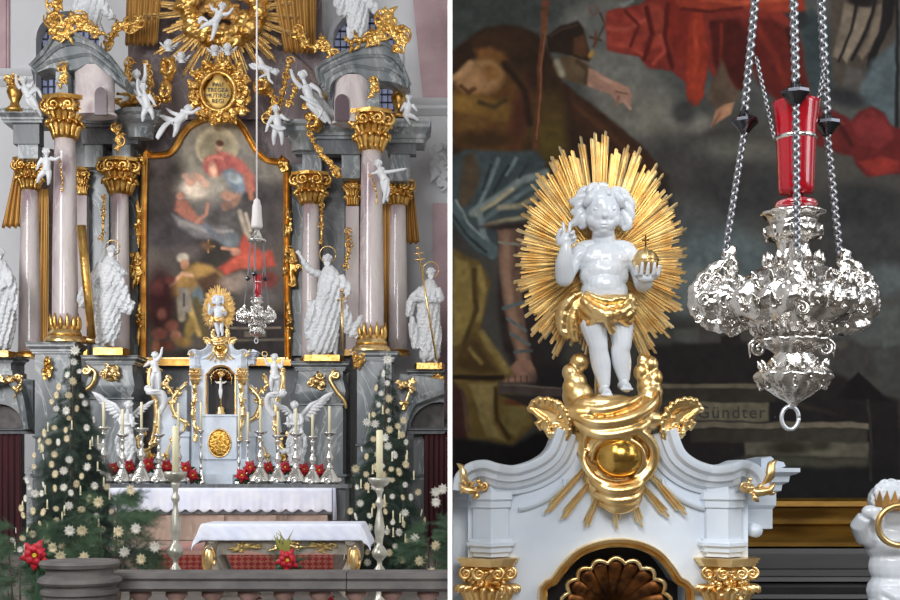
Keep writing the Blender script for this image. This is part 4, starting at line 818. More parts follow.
def column(cx, yt, yb, rt, rb, d, label, name='marble_column', cap=None, base=True, crown=False, m='pink', pil=False, cx2=None):
    """shaft yt..yb, capital cap=(top, halfwidth), gilt base below"""
    t = thing(name, pt(cx, (yb+16 if crown else yb+6) if base else yb, d), label, 'column', kind='thing')
    b = MB(d)
    if pil: b.box(cx-rt, cx+rt, yt, yb, -rt*.6, 6.3); b.build('shaft', M[m], t, smooth=False)
    else:
        n = 14; b.lathe([(rt+(rb-rt)*(1-(1-i/n)**1.6), yt+(yb-yt)*i/n) for i in range(n+1)], cx, 0, 40); b.build('shaft', M[m], t)
    if cap: capital(cx, cap[0], yt, cap[1], d, t)
    if base and crown:
        b = MB(d); b.lathe([(rb*1.02,yb-1),(rb*1.08,yb+3),(rb*1.25,yb+6),(rb*1.3,yb+8),(rb*1.2,yb+9),(rb*1.45,yb+11),(rb*1.6,yb+14),(rb*1.6,yb+16),(rb,yb+16)], cx, 0, 36)
        bs_ = b.build('base', M['gold'], t, sharp=40)
        b = MB(d)
        for i in range(9):
            a = -PI*(-.08+1.16*i/8); ca, sa = math.cos(a), math.sin(a); q = lambda s, y: (cx+rb*s*ca, y, rb*s*sa)
            b.leaf([q(1.05, yb+5), q(1.12, yb-3), q(1.16, yb-10-3*(i % 2))], rb*.2, th=.6); b.scroll((cx+rb*1.15*ca, yb-2), 1.6, 1, i, .6, 1, rb*1.15*sa)
        b.lathe([(rb*1.04,yb-1),(rb*1.06,yb+5)], cx, 0, 24); b.build('crown_ornament', G, bs_)
    elif base:
        b = MB(d)
        if pil: b.box(cx-rt*1.15, cx+rt*1.15, yb, yb+6, -rt*.8, rt*.6)
        else: b.lathe([(rb*1.02,yb),(rb*1.2,yb+1),(rb*1.12,yb+2.5),(rb*1.3,yb+4),(rb*1.3,yb+6),(rb,yb+6)], cx, 0, 32)
        b.build('base', G, t, smooth=not pil, sharp=40)
    return t
def mould(x0, x1, y0, y1, d, parent, name, m, proj=6, dep=0, side=8, steps=None):
    """cornice block with a real moulded profile returning at both sides"""
    h = y1-y0; pr = steps or [(0,y1),(0,y1-h*.15),(proj*.25,y1-h*.2),(proj*.25,y1-h*.38),(proj*.5,y1-h*.5),(proj*.9,y1-h*.62),(proj*.9,y1-h*.78),(proj,y1-h*.85),(proj*1.05,y0),(-1,y0),(-1,y1)]
    b = MB(d); b.planrail([(x0,dep+side),(x0,dep),(x1,dep),(x1,dep+side)], pr); b.box(x0-.3, x1+.3, y0+.05, y1-.05, dep-.2, dep+side)
    return b.build(name, m, parent, sharp=30)
def scr(b, P, w, dep=0, seg=7, n=6, taper=True):
    Q = bez([(p[0], p[1], p[2] if len(p) > 2 else dep) for p in P], n); m = len(Q); b.tube(Q, [w*((.4+.6*math.sin(PI*(i+.5)/m)) if taper else 1) for i in range(m)], seg); return b
def figure(b, hd, ch, pv, hands, feet, s=1.0, elbows=None, knees=None, fat=1.0):
    """human figure in px units: head centre, chest, pelvis, hands and feet as (x, y, dep)"""
    V3 = lambda p: Vector((p[0], p[1], p[2] if len(p) > 2 else 0)); hd, ch, pv = V3(hd), V3(ch), V3(pv)
    b.ell(hd, (3.0*s, 3.6*s, 3.3*s), seg=14, rings=10); b.ell((hd.x, hd.y+.8*s, hd.z-3.1*s), (.55*s, .7*s, .7*s), seg=6, rings=5)
    b.tube([tuple(hd+Vector((0, 2*s, 0))), tuple(ch+(hd-ch)*.3)], [1.5*s, 1.9*s], 8)
    ax = (pv-ch); b.tube([tuple(ch-ax*.25), tuple(ch+ax*.1), tuple(ch+ax*.55), tuple(pv+ax*.12)], [3.2*s*fat, 4.0*s*fat, 3.5*s*fat, 4.0*s*fat], 12)
    n = Vector((-ax.y, ax.x, 0)); n.normalize()
    if n.x < 0: n = -n
    for i, h in enumerate(hands):
        h = V3(h); sg = -1 if i == 0 else 1; sh = ch-ax*.2+n*sg*3.9*s; el = V3(elbows[i]) if elbows and elbows[i] else (sh+h)/2+Vector((sg*1.0*s, 1.4*s, -.6*s))
        Q = bez([tuple(sh), tuple(el), tuple(h)], 4); b.tube(Q, [(2.25-1.0*k/(len(Q)-1))*s for k in range(len(Q))], 8); dr = (h-el); dr.normalize()
        b.ell(tuple(h+dr*.8*s), (1.15*s, 1.25*s, .9*s), seg=8, rings=6)
        for f in (-.5, 0, .5): b.tube([tuple(h+dr*1.2*s+n*f*1.1*s), tuple(h+dr*2.7*s+n*f*1.9*s)], [.42*s, .3*s], 5)
        b.tube([tuple(h+n*-sg*.8*s), tuple(h+dr*1.0*s-n*sg*1.8*s)], [.45*s, .32*s], 5)
    for i, f in enumerate(feet):
        f = V3(f); sg = -1 if i == 0 else 1; hp = pv+ax*.1+n*sg*1.9*s; kn = V3(knees[i]) if knees and knees[i] else (hp+f)/2+Vector((sg*.8*s, 0, -1.5*s))
        Q = bez([tuple(hp), tuple(kn), tuple(f)], 5); b.tube(Q, [(3.3-1.9*k/(len(Q)-1))*s for k in range(len(Q))], 9); dr = (f-kn); dr.normalize()
        b.tube([tuple(f), tuple(f+Vector((0, .9*s, -2.6*s))+dr*.6*s)], [1.15*s, .8*s], 7)
    return b
def hairdo(b, hd, s, seed=0):
    r_ = random.Random(seed); b.ell((hd[0], hd[1]-.9*s, (hd[2] if len(hd) > 2 else 0)+.9*s), (3.3*s, 3.3*s, 3.2*s), seg=12, rings=8)
    for i in range(10): a = PI+PI*i/9; b.ell((hd[0]+3.1*s*math.cos(a), hd[1]-.5*s+3.2*s*math.sin(a), (hd[2] if len(hd) > 2 else 0)+r_.uniform(-1.4, 1)*s), r_.uniform(.8, 1.3)*s, seg=7, rings=5)
    return b
def putto(d, label, hd, ch, pv, hands, feet, s=1.0, vox=.34, group=None, wings=None, cloth=None, elbows=None, knees=None, name='putto_statue', seed=0):
    lo = max([hd[1], pv[1]]+[f[1] for f in feet]); t = thing(name, pt(pv[0], lo+2*s, d), label, 'statue', group)
    b = figure(MB(d), hd, ch, pv, hands, feet, s, elbows, knees, 1.05); b.remesh(vox, 2); b.build('body', WF, t)
    b = hairdo(MB(d), hd, s, seed); b.remesh(vox, 1); b.build('hair', WF, t)
    if wings:
        for (ax_, ay, tx, ty) in wings: wing(d, ax_, ay, tx, ty, s, t)
    if cloth:
        b = MB(d); scr(b, cloth, 2.0*s, 0, 8); scr(b, [(p[0]+1.2*s, p[1]+1.2*s, (p[2] if len(p) > 2 else 0)-1) for p in cloth], 1.6*s, 0, 8); b.remesh(vox, 1); b.build('sash', WF, t)
    return t
def wing(d, ax_, ay, tx, ty, s, parent, m=None, dep=4, n=7):
    b = MB(d); L_ = math.hypot(tx-ax_, ty-ay); a0 = math.atan2(ty-ay, tx-ax_); sg = 1 if tx > ax_ else -1
    b.tube([(ax_, ay, dep-2), ((ax_*.5+tx*.5), (ay+ty)/2-L_*.12, dep), (tx, ty, dep)], [L_*.09, L_*.08, L_*.03], 8, flat=.6)
    for i in range(n):
        t = i/(n-1); bx, by = ax_+(tx-ax_)*(t*.9), ay+(ty-ay)*(t*.9)-L_*.08*math.sin(PI*t); a = a0+sg*(1.25-1.1*t); l = L_*(.38+.28*t)
        b.leaf([(bx, by, dep), (bx+l*.5*math.cos(a), by+l*.5*math.sin(a), dep+.5), (bx+l*math.cos(a), by+l*math.sin(a), dep+1)], L_*.11, th=.35)
    return b.build('wing', m or WF, parent)
def halo(d, x, y, r, parent, m=None, dep=5, tilt=.25):
    b = MB(d); b.tube([(x+r*math.cos(a), y+r*math.sin(a), dep+r*math.sin(a)*tilt) for a in [2*PI*i/28 for i in range(29)]], r*.09, 6); b.tube([(x, y+r, dep+r*tilt), (x, y+r*1.2, dep-2)], r*.06, 5); return b.build('halo', M['gold'], parent)
# ================================================================ ALTAR PAINTING (far) and its frame
DA = 25.2
ap = thing('high_altar_painting', pt(216, 362, DA), 'tall arched altar painting of a red robed mother on clouds, gilt frame, above the altar', 'painting')
ops = [(E,(216,135,60,22,0),'8b8678',12),(E,(190,160,40,30,0),'77746c',14),(E,(255,165,36,26,0),'6d6c69',14),(E,(217,147,22,21,0),'a39a80',2),(E,(216,150,17,17,0),'8f8870',3),
 (E,(165,185,20,34,.1),'35302f',8),(E,(160,160,10,10,0),'40393a',5),(E,(205,200,30,30,0),'7d7a74',12),(E,(196,190,14,10,0),'b3a79c',5),(E,(230,215,40,16,0),'4a494c',10),(E,(262,195,22,12,0),'3c3a3e',8),(E,(165,215,26,22,0),'302c2e',10),(E,(175,235,34,16,0),'38343a',10),
 (E,(214,166,11,10,.2),'9c4a48',3),(Pg,[(216,150),(226,152),(242,160),(254,176),(256,192),(246,192),(238,180),(222,168)],'a3504c',3),(Pg,[(222,172),(232,168),(243,176),(246,190),(238,200),(228,184)],'5d6f86',3),(E,(234,178,8,5,.5),'8492a0',2),(Ln,([(246,176),(252,198)],2.6),'b06a54',2),(E,(213,170,4,8,-.2),'c0937c',2.5),(E,(219,146,3.6,4.4,0),'c09a7e',1.4),(E,(220,143,4,3,0),'5b3a30',1.5),(Ln,([(206,160),(214,156),(222,158)],2),'b9655c',1.6),
 (E,(199,178,7,4,.6),'b48676',2),(E,(190,182,5,4,0),'a97a6c',2),(E,(186,176,4,3,0),'a87f73',2),(E,(205,184,5,4,0),'a88676',2),(E,(228,196,7,5,.3),'a07464',2),(E,(236,200,4,8,.4),'99705f',2),(E,(226,206,5,5,0),'7d5d52',2),
 (E,(180,196,4.2,4,0),'8b5e50',1.6),(Pg,[(176,200),(186,200),(196,214),(204,222),(196,226),(180,216),(174,210)],'96594a',2.5),(Ln,([(196,222),(206,214),(208,204)],1.8),'a77160',1.4),(Pg,[(172,214),(196,224),(226,226),(238,232),(226,240),(196,238),(178,226)],'63626a',3),(Ln,([(180,222),(206,230),(232,232)],2),'7f7d80',2),(Ln,([(205,226),(228,246)],3),'565f6e',2.5),(E,(232,240,9,8,.4),'5a6470',3),
 (Ln,([(208,240),(208,252)],.8),'a8763a',.8),(Ln,([(203,246),(214,246)],.8),'a8763a',.8),(E,(206,246,6,4,0),'6b4d36',3),
 (E,(188,252,14,9,0),'4a4446',5),(E,(183,258,6,5,0),'a8a196',2),(E,(185,265,4.6,5.4,0),'a8745a',1.6),(Pg,[(184,270),(196,262),(212,266),(224,276),(214,286),(196,292),(186,298),(172,296),(164,304),(172,284)],'8c6a35',3),(E,(204,272,9,5,.3),'a8803e',2.5),(Pg,[(196,280),(216,272),(226,282),(222,300),(206,300)],'4b3526',3),(Ln,([(170,286),(182,274),(192,276)],2),'b48669',1.6),(Ln,([(188,300),(194,322),(200,334)],3),'a98a44',2.5),(Ln,([(180,300),(182,318)],4),'8b8270',2),(Pg,[(178,288),(190,288),(192,312),(180,314)],'75706a',2),(Ln,([(184,294),(184,306)],1),'4a4646',1),(E,(198,296,6,9,0),'4f6272',3),
 (Pg,[(244,232),(252,244),(262,252),(272,250),(276,266),(258,270),(240,268),(226,276),(218,268),(230,260),(238,252)],'a83e31',3),(E,(246,262,16,6,-.2),'b64a38',3),(E,(236,252,5,4,0),'a06c5c',2),(Ln,([(240,212),(246,232),(252,240)],2.4),'948a80',2),(Ln,([(246,214),(250,230)],1.8),'a59a8c',1.6),(Ln,([(236,250),(222,248)],1.6),'a8725c',1.2),(Pg,[(224,278),(240,272),(262,282),(258,292),(236,288)],'7f706a',4),(E,(232,286,12,5,.4),'8b7a72',4),
 (E,(262,294,20,14,0),'4d4a4c',8),(E,(270,226,12,18,0),'4a464a',8),(E,(268,280,10,8,0),'6a2e2c',4),
 (E,(160,300,14,30,0),'3f2224',6),(E,(158,288,6,8,0),'5b2c2e',3),(E,(170,280,5,4,0),'64302f',2.5),(E,(162,314,5,6,0),'7b4740',2.5),(E,(172,326,7,6,0),'8a5044',2.5),(E,(160,334,8,6,0),'7d453c',2.5),(E,(176,336,6,6,0),'9a6450',2),(E,(184,342,8,5,0),'8b6a36',3),(E,(166,346,8,5,0),'6a3a30',3),(E,(190,328,5,10,.2),'8d7436',3),(E,(156,346,4,6,0),'94583f',2),(Ln,([(196,300),(204,326),(206,344)],3),'564a2c',2.5),
 (Pg,[(222,318),(290,312),(290,364),(206,364),(210,344)],'2c292b',4),(Ln,([(232,328),(280,328)],1.2),'5f5950',1),(Ln,([(226,340),(284,340)],1.2),'55504a',1),(Pg,[(244,331),(266,331),(266,337),(244,337)],'5a5448',1),(E,(210,355,40,6,0),'2a2624',3)]
imgl = paint(144, 289, 117, 361, .55, [.27, .25, .24], ops, seed=5, warp=.9, var=.5)
lum = imgl.mean(2, keepdims=True); imgl = np.clip((lum+(imgl-lum)*.74)*np.array([1.02, .98, .92]), 0, 1)
# the arched outline: canvas vertices outside the arch are dropped
arch = bez([(146,361),(146,260),(147.5,162),(150,158.5),(158,158),(170,156),(178,148),(184,137),(192,128),(206,121.5),(219,120),(232,121.5),(241,129),(249,143),(257,155),(268,163),(282,165),(284.5,168),(285,260),(286,361)], 5)
def inside(poly, X, Y):
    ins = np.zeros(X.shape, bool); n = len(poly)
    for i in range(n):
        ax, ay = poly[i][:2]; bx, by = poly[(i+1) % n][:2]; ins ^= ((ay > Y) != (by > Y)) & (X < (bx-ax)*(Y-ay)/((by-ay) or 1e-9)+ax)
    return ins
cv = canvas(imgl, 144, 289, 117, 361, DA, 0, 'canvas', oil('oil_paint_arched', .6, 1.75), ap)
hh, ww = imgl.shape[:2]; XX, YY = np.meshgrid(np.linspace(144, 289, ww), np.linspace(117, 361, hh)); ins = inside(arch, XX, YY).ravel()
import bmesh
bm = bmesh.new(); bm.from_mesh(cv.data); bm.verts.ensure_lookup_table(); bmesh.ops.delete(bm, geom=[v for i, v in enumerate(bm.verts) if i >= hh*ww or not ins[i]], context='VERTS'); bm.to_mesh(cv.data); bm.free()
b = MB(DA); b.prism([(p[0], p[1]) for p in arch][::-1], .6, 3); b.build('stretcher', M['black'], ap, smooth=False)
b = MB(DA); b.rail(arch[::-1], [(-5.5,2),(-5.5,-3),(-4,-4.5),(-2.8,-3.2),(-1.5,-2.4),(0,-4),(1,-3.4),(1.2,2)]); b.box(140.5, 291.5, 360, 366, -4.5, 2); b.box(143, 289, 358.6, 361, -2.5, 2); b.build('frame', M['brocade'] if 0 else mat('gilt_frame_far', 'e2b566', .33, .9, col2='b07a36', scale=4), ap, sharp=30)
b = MB(DA); b.box(144, 288.6, 357.8, 359.4, -3.5, 1); b.build('frame_beading', M['gold'], ap, smooth=False)
for k, (x, y, rx, ry) in enumerate(((137,268,8,24),(292,266,9,26),(140,162,6,7),(284,166,6,7),(139,225,4,26),(289,222,4,22),(140,320,4,26),(290,322,3.5,24))):
    b = orn(MB(DA), x, y, rx, ry, 20+k, 16, 1.1, -2, 3); b.remesh(.5, 1); b.build('frame_ornament', G, ap)
# cartouche
ct = thing('inscription_cartouche', pt(219, 127, 24.7), 'gilded rocaille cartouche with an inscribed oval plate above the painting arch', 'cartouche')
b = MB(24.7); 
for i in range(28):
    a = 2*PI*i/28; rr_ = 25.5+3.5*math.sin(i*2.7); orn(b, 220+rr_*math.cos(a), 93+rr_*1.02*math.sin(a), 7.5, 7.5, 300+i, 5, 1.2, -2+1.5*math.sin(i*2), 3)
b.tube([(219+17*math.cos(a), 93+19*math.sin(a), -5) for a in [2*PI*i/32 for i in range(33)]], 2.2, 8); b.ell((219,93,4), (24,26,3), seg=24, rings=8)
b.remesh(.55, 1); b.build('surround', G, ct)
b = MB(24.7); b.ell((219,94,-3), (13.5,13,3), seg=28, rings=14); b.ell((219,82,-3), (6.5,7,3), seg=20, rings=10); b.ell((219,94,-3), (12,16,3), seg=28, rings=14); b.remesh(.5, 2); b.build('plate', mat('dull_gold_plate', 'c9a860', .5, .7), ct)
for k, (s_, y) in enumerate((('PAU', 88.5), ('TREGEA', 94), ('MUTIREA', 99.5), ('REGI', 105))):
    cu = bpy.data.curves.new('txt', 'FONT'); cu.body = s_; cu.size = 6.0*24.7/FPX; cu.extrude = .004; cu.align_x = 'CENTER'; cu.resolution_u = 2
    so = bpy.data.objects.new('txt', cu); C.collection.objects.link(so); me = bpy.data.meshes.new_from_object(so.evaluated_get(bpy.context.evaluated_depsgraph_get())); bpy.data.objects.remove(so)
    me.transform(Matrix.Rotation(PI/2, 4, 'X')); me.materials.append(M['lead']); so = bpy.data.objects.new('inscription_line', me); C.collection.objects.link(so); so.parent = ct; so.location = pt(219, y, 24.7, -6.3)-ORG(ct)
# ================================================================ COLUMNS
DF = 23.6; DM = 24.9
column(65, 140, 327, 10.2, 12.6, DF, 'tall rose marble front column above the left christmas tree, with a gilt crowned base', cap=(98,20), crown=True)
column(371.5, 152, 336, 10, 12.4, DF, 'tall rose marble front column above the right christmas tree, with a gilt crowned base', cap=(112,20.5), crown=True)
column(120, 195, 352, 8.2, 9.6, DM, 'rose marble column behind the left bearded saint with the golden beam', cap=(160,19))
column(311, 205, 358, 8, 9.4, DM, 'rose marble column behind the saint who stretches out his arm', cap=(174,18.5))
column(30, 191, 352, 8, 11.5, 24.8, 'rose marble column beside the gold drapery at the far left edge', cap=(159,15))
column(398, 206, 350, 7.8, 9.6, 24.8, 'rose marble column beside the gold drapery at the right edge', cap=(181,15.5))
column(82.5, 196, 350, 5, 5, 25.2, 'flat rose marble pilaster between the two big left columns', name='marble_pilaster', cap=(168,7.5), pil=True, m='pink_flat')
column(352.5, 207, 350, 6.5, 6.5, 25.2, 'flat rose marble pilaster between the two big right columns', name='marble_pilaster', cap=(180,9), pil=True, m='pink_flat')
for (x0, x1, y0, m, lab) in ((72,92,108,'grey_dark',''),(100,128,118,'grey_dark',''),(318,336,132,'grey_dark',''),(336,366,124,'grey_dark',''),(89,110,150,'grey','dark grey wall strip behind the golden beam'),(128,139,150,'grey','grey blue marble strip left of the gilt frame'),(292,304,165,'grey','grey blue marble strip right of the gilt frame'),(322,345,165,'grey_dark','dark grey wall strip right of the outstretched arm saint'),(41,54,150,'pink_dark','plum marble strip behind the left front column'),(380,390,175,'pink_dark','plum marble strip behind the right front column')):
    b = MB(25.45); b.box(x0, x1, y0, 356, -4+(2.5 if not lab else 0), 5); struct(b.build('wall_pier', M[m], smooth=False))
# ================================================================ ENTABLATURES AND PEDIMENTS
def entab(x0, x1, yc0, yc1, d, label, blocks, proj=7, dep=-12, side=30, m='grey', name='entablature'):
    t = thing(name, pt((x0+x1)/2, max([yc1]+[q[3] for q in blocks]), d), label, 'entablature')
    mould(x0, x1, yc0, yc1, d, t, 'cornice', M[m], proj, dep, side)
    for (a, c, y0, y1, mm, e) in blocks: b = MB(d); b.box(a, c, y0, y1, e, e+14); b.build('frieze_block', M[mm], t, smooth=False)
    return t
entab(8, 46, 113, 126, 24.4, 'grey marble entablature block above the far left column', [(16,42,126,146,'grey_dark',-8),(20,40,146,160,'grey',-6)])
entab(385, 424, 124, 146, 24.4, 'grey marble entablature block above the right edge column', [(388,416,146,156,'grey_dark',-8),(390,410,156,182,'grey',-6)])
t = entab(80, 158, 116, 130, DM, 'rounded grey marble entablature over the left inner column', [(84,140,130,146,'grey_dark',-8),(86,104,146,168,'grey',-4),(114,132,142,160,'grey',-6)], proj=8)
b = MB(DM); b.lathe([(1,116),(24,116),(24,120),(21,122),(20,126),(16,129),(14,134),(13,142),(1,142)], 142, -6, 32, a0=PI, a1=2*PI); b.build('rounded_corner', M['grey'], t, sharp=30)
t = entab(290, 366, 127, 142, DM, 'rounded grey marble entablature over the right inner column', [(296,362,142,156,'grey_dark',-8),(342,360,156,179,'grey',-4),(303,322,154,176,'grey',-6)], proj=8)
b = MB(DM); b.lathe([(1,127),(22,127),(22,131),(19,133),(18,137),(15,140),(12,146),(11,154),(1,154)], 304, -6, 32, a0=PI, a1=2*PI); b.build('rounded_corner', M['grey'], t, sharp=30)
M['recess'] = marble('plum_opening_shade', ['4e4145', '66565b', '54474a'], 1)  # shade of the arch opening put into the colour of a flat panel
def pediment(P, lower, d, label, pink, arch_c, block):
    """broken pediment: curving moulded roof over a rose marble vault"""
    t = thing('broken_pediment', pt(sum(p[0] for p in P)/len(P), max(p[1] for p in lower), d), label, 'pediment')
    Q = bez(P, 5); R = bez(lower, 5)
    b = MB(d); b.prism([(q[0], q[1]) for q in Q]+[(q[0], q[1]) for q in R[::-1]], -10, 16); b.build('roof', M['grey'], t, sharp=30)
    for k, off in enumerate((0, .34, .68)):
        T = [(q[0]*(1-off)+r[0]*off, q[1]*(1-off)+r[1]*off) for q, r in zip([Q[int(i*(len(Q)-1)/24)] for i in range(25)], [R[int(i*(len(R)-1)/24)] for i in range(25)])]
        b = MB(d); b.rail(T, [(-1.8,-9),(-1.8,-13+k),(0,-15+k),(1.6,-13+k),(1.8,-9)]); b.build('moulding', M['grey'], t, sharp=40)
    xs_ = [p[0] for p in pink]; ys_ = [p[1] for p in pink]; b = MB(d); b.lathe([(.1,min(ys_)+1),((max(xs_)-min(xs_))*.5,min(ys_)+1),((max(xs_)-min(xs_))*.5,max(ys_)-4),((max(xs_)-min(xs_))*.56,max(ys_)-2),((max(xs_)-min(xs_))*.56,max(ys_)),(.1,max(ys_))], (min(xs_)+max(xs_))/2, 2, 40, sy=.6); b.build('vault', M['pink'], t, sharp=40)
    x, y, r, yb = arch_c; b = MB(d); b.prism([(x-r, yb)]+[(x+r*math.cos(a), y+r*1.2*math.sin(a)) for a in [PI+PI*i/12 for i in range(13)]]+[(x+r, yb)], -11.5, -8.5); b.build('arch_shade_panel', M['recess'], t, smooth=False)
    x0, x1, y0, y1 = block; b = MB(d); b.box(x0, x1, y0, y1, -13, 6); b.build('block', M['grey'], t, smooth=False)
    return t
pediment([(34,70),(48,55),(58,40),(72,35),(86,42),(100,50),(114,62),(130,84)], [(40,76),(54,71),(66,74),(80,72),(94,66),(104,72),(116,82),(128,90)], DF, 'grey marble broken pediment with a gilt crest at the upper left', [(74,70),(92,66),(104,72),(114,84),(114,116),(74,116)], (104,98,6,118), (60,72,76,97.8))
pediment([(322,88),(318,72),(338,60),(356,52),(376,47),(390,50),(400,64),(410,88)], [(330,96),(334,84),(350,76),(362,78),(372,84),(384,84),(396,86),(408,92)], DF, 'grey marble broken pediment with a gilt crest at the upper right', [(334,86),(352,76),(368,80),(372,96),(372,124),(334,124)], (343,106,7,124), (368,380,86,111.8))
for (cx, y0, lab) in ((66, 90, 'left'), (372, 104, 'right')): pass
# side and centre vault behind the glory
b = MB(25.5); b.prism([(128,120),(130,70),(150,50),(290,52),(318,76),(322,120)], -2, 0); struct(b.build('wall_glory', M['pink_dark'], smooth=False))
def garland(P, d, label, seed, w=3.4, m=G, name='gilt_crest', n=10, cat='ornament', group=None):
    b = MB(d); Q = bez(P, n); scr(b, P, w*.7, -12)
    r_ = random.Random(seed); st = 4 if w > 3 else 3
    for i in range(0, len(Q), st):
        x, y = Q[i][0]+r_.uniform(-1, 1)*w*.4, Q[i][1]+r_.uniform(-1, 1)*w*.4; R_ = w*r_.uniform(1.1, 2.1); k = i//st % 3
        if k == 0: b.scroll((x, y), R_, 1.3, r_.uniform(0, 6), w*.3, r_.choice((-1, 1)), -13, bulge=2)
        a = r_.uniform(0, 2*PI)
        for q in range(4 if w > 3 else 3): aa = a+q*2.1; b.leaf([(x, y, -12), (x+R_*.5*math.cos(aa), y+R_*.5*math.sin(aa), -14), (x+R_*math.cos(aa+.3), y+R_*math.sin(aa+.3), -13)], w*.42, th=.7)
        b.ell((x, y, -13), w*.5, seg=8, rings=6)
    b.remesh(.36, 0); return solo(b, name, m, label, cat, group)
garland([(62,6),(58,22),(60,36),(70,38),(76,24),(86,24),(92,34),(102,38)], DF, 'gilded rocaille crest on the upper left pediment', 1, 6)
garland([(396,52),(402,40),(394,38),(390,20),(384,24),(380,40),(370,44),(352,46)], DF, 'gilded rocaille crest on the upper right pediment', 2, 6)
garland([(112,50),(118,34),(128,30),(138,32),(142,24)], DM, 'curling gilt scroll beside the gold drapery, upper left', 3, 4.5)
garland([(300,36),(304,46),(316,52),(324,44),(330,56),(336,60)], DM, 'curling gilt scroll beside the gold drapery, upper right', 4, 4.5)
garland([(67,72),(70,80),(66,88)], DF, 'small gilt spray above the left front capital', 5, 3.6)
garland([(373,84),(376,92),(372,100)], DF, 'small gilt spray above the right front capital', 6, 3.6)
garland([(292,66),(288,82),(284,100),(280,118)], DM, 'hanging gilt flower garland right of the cartouche', 7, 3)
garland([(150,66),(152,80),(156,92)], DM, 'hanging gilt flower garland left of the cartouche', 8, 3)
garland([(312,138),(318,152),(326,162),(336,172),(340,178)], DF, 'slanting gilt flower garland by the right inner capital', 9, 3.2)
garland([(108,200),(107,220),(106,245)], 24.6, 'gilt bell-flower string beside the left inner column', 10, 2)
garland([(323,208),(323,228),(323,248)], 24.6, 'gilt bell-flower string beside the right inner column', 11, 2)
garland([(64,165),(66,180),(67,195)], DF-.3, 'small gilt leaf drop on the left front shaft', 12, 1.2)
garland([(371,178),(376,190),(378,208)], DF-.3, 'small gilt leaf drop on the right front shaft', 13, 1.2)
garland([(160,104),(150,96),(142,92),(134,98)], DM-.2, 'gilt shell ornament on the left inner entablature beside the cloud', 21, 4)
garland([(306,112),(318,104),(330,96),(324,84)], DM-.2, 'gilt shell ornament beside the seated angel, right', 22, 4)
garland([(268,120),(276,108),(272,96)], DM-.2, 'gilt ornament cluster between the cartouche and the standing putto', 23, 3.6)
garland([(290,108),(296,96),(298,84)], DM-.3, 'gilt ornament cluster left of the seated right hand angel', 24, 3.2)
garland([(134,66),(130,78),(134,90)], DM-.2, 'gilt cluster beside the left leaning angel', 25, 3.6)
garland([(120,130),(122,142),(121,154)], DM-.3, 'gilt cluster above the left inner capital', 14, 3.6)
garland([(348,235),(350,250),(346,270)], 24.8, 'gilt palm spray behind the outstretched arm saint', 15, 2.6)
garland([(78,270),(76,290),(80,310)], 24.8, 'gilt spray behind the left front column', 16, 2.8)
# vases on the outer entablatures
for (x, y, lab) in ((17,114,'gilded vase of flowers on the far left entablature'),(399,120,'gilded vase of flowers on the right edge entablature')):
    t = thing('gilt_vase', pt(x, y, 24.2), lab, 'vase')
    b = MB(24.2); b.lathe([(9,y),(9,y-3),(5,y-6),(4,y-10),(6,y-14),(8,y-20),(7,y-24),(4,y-26)], x, -6, 20); b.build('body', G, t)
    b = orn(MB(24.2), x, y-30, 10, 8, int(x), 14, 1.2, -6, 4); b.remesh(.5, 1); b.build('flowers', G, t)
# gilt draperies
def drape(xs0, xs1, y0, y1, d, label, group=None, dep=-4, folds=6, m='brocade', name='gilt_drapery', cat='drapery', amp=2.0):
    """hanging cloth between an upper span xs0 and a lower span xs1, with thickness"""
    b = MB(d); nx, ny = folds*10, 14; vs = []
    for side in (0, 1.2):
        for j in range(ny+1):
            t = j/ny; a = xs0[0]*(1-t)+xs1[0]*t; c = xs0[1]*(1-t)+xs1[1]*t
            for i in range(nx+1):
                u = i/nx; vs.append((a+(c-a)*u, dep+side+amp*math.sin(u*folds*2*PI+.6*math.sin(t*3))*(.6+.4*t), -(y0+(y1-y0)*t+(amp*.4*math.sin(u*folds*2*PI) if j == ny else 0))))
    m_ = (nx+1)*(ny+1); fs = []
    for j in range(ny):
        for i in range(nx): q = j*(nx+1)+i; fs.append((q, q+1, q+nx+2, q+nx+1)); fs.append((q+m_, q+nx+1+m_, q+nx+2+m_, q+1+m_))
    edge = [i for i in range(nx+1)]+[j*(nx+1)+nx for j in range(1, ny+1)]+[ny*(nx+1)+i for i in range(nx-1, -1, -1)]+[j*(nx+1) for j in range(ny-1, 0, -1)]
    for a, c in zip(edge, edge[1:]+edge[:1]): fs.append((a, c, c+m_, a+m_))
    b.add(vs, fs); return solo(b, name, M[m], label, cat, group)
drape((17,24),(3,21), 165, 228, 25.2, 'gold cloth drapery behind the far left column capital', folds=3)
drape((406,414),(404,420), 190, 244, 25.2, 'gold cloth drapery behind the right edge column capital', folds=3)
drape((40,50),(38,49), 190, 348, 24.9, 'long narrow gold drapery hanging beside the left front column', folds=2, amp=1.5)
drape((383,391),(384,392), 205, 350, 24.9, 'long narrow gold drapery hanging beside the right front column', folds=2, amp=1.5)
drape((128,164),(126,158), -30, 46, 25.1, 'wide gold stage curtain at the top, left of the sunburst', folds=6)
drape((268,317),(285,316), -30, 54, 25.1, 'wide gold stage curtain at the top, right of the sunburst', folds=6)
drape((-20,22),(-20,23), 430, 545, 24.0, 'dark red curtain under the arch at the far left', folds=7, m='velvet', name='red_curtain', cat='curtain')
drape((424,449),(424,449), 432, 545, 24.0, 'dark red curtain under the arch at the right edge', folds=5, m='velvet', name='red_curtain', cat='curtain')
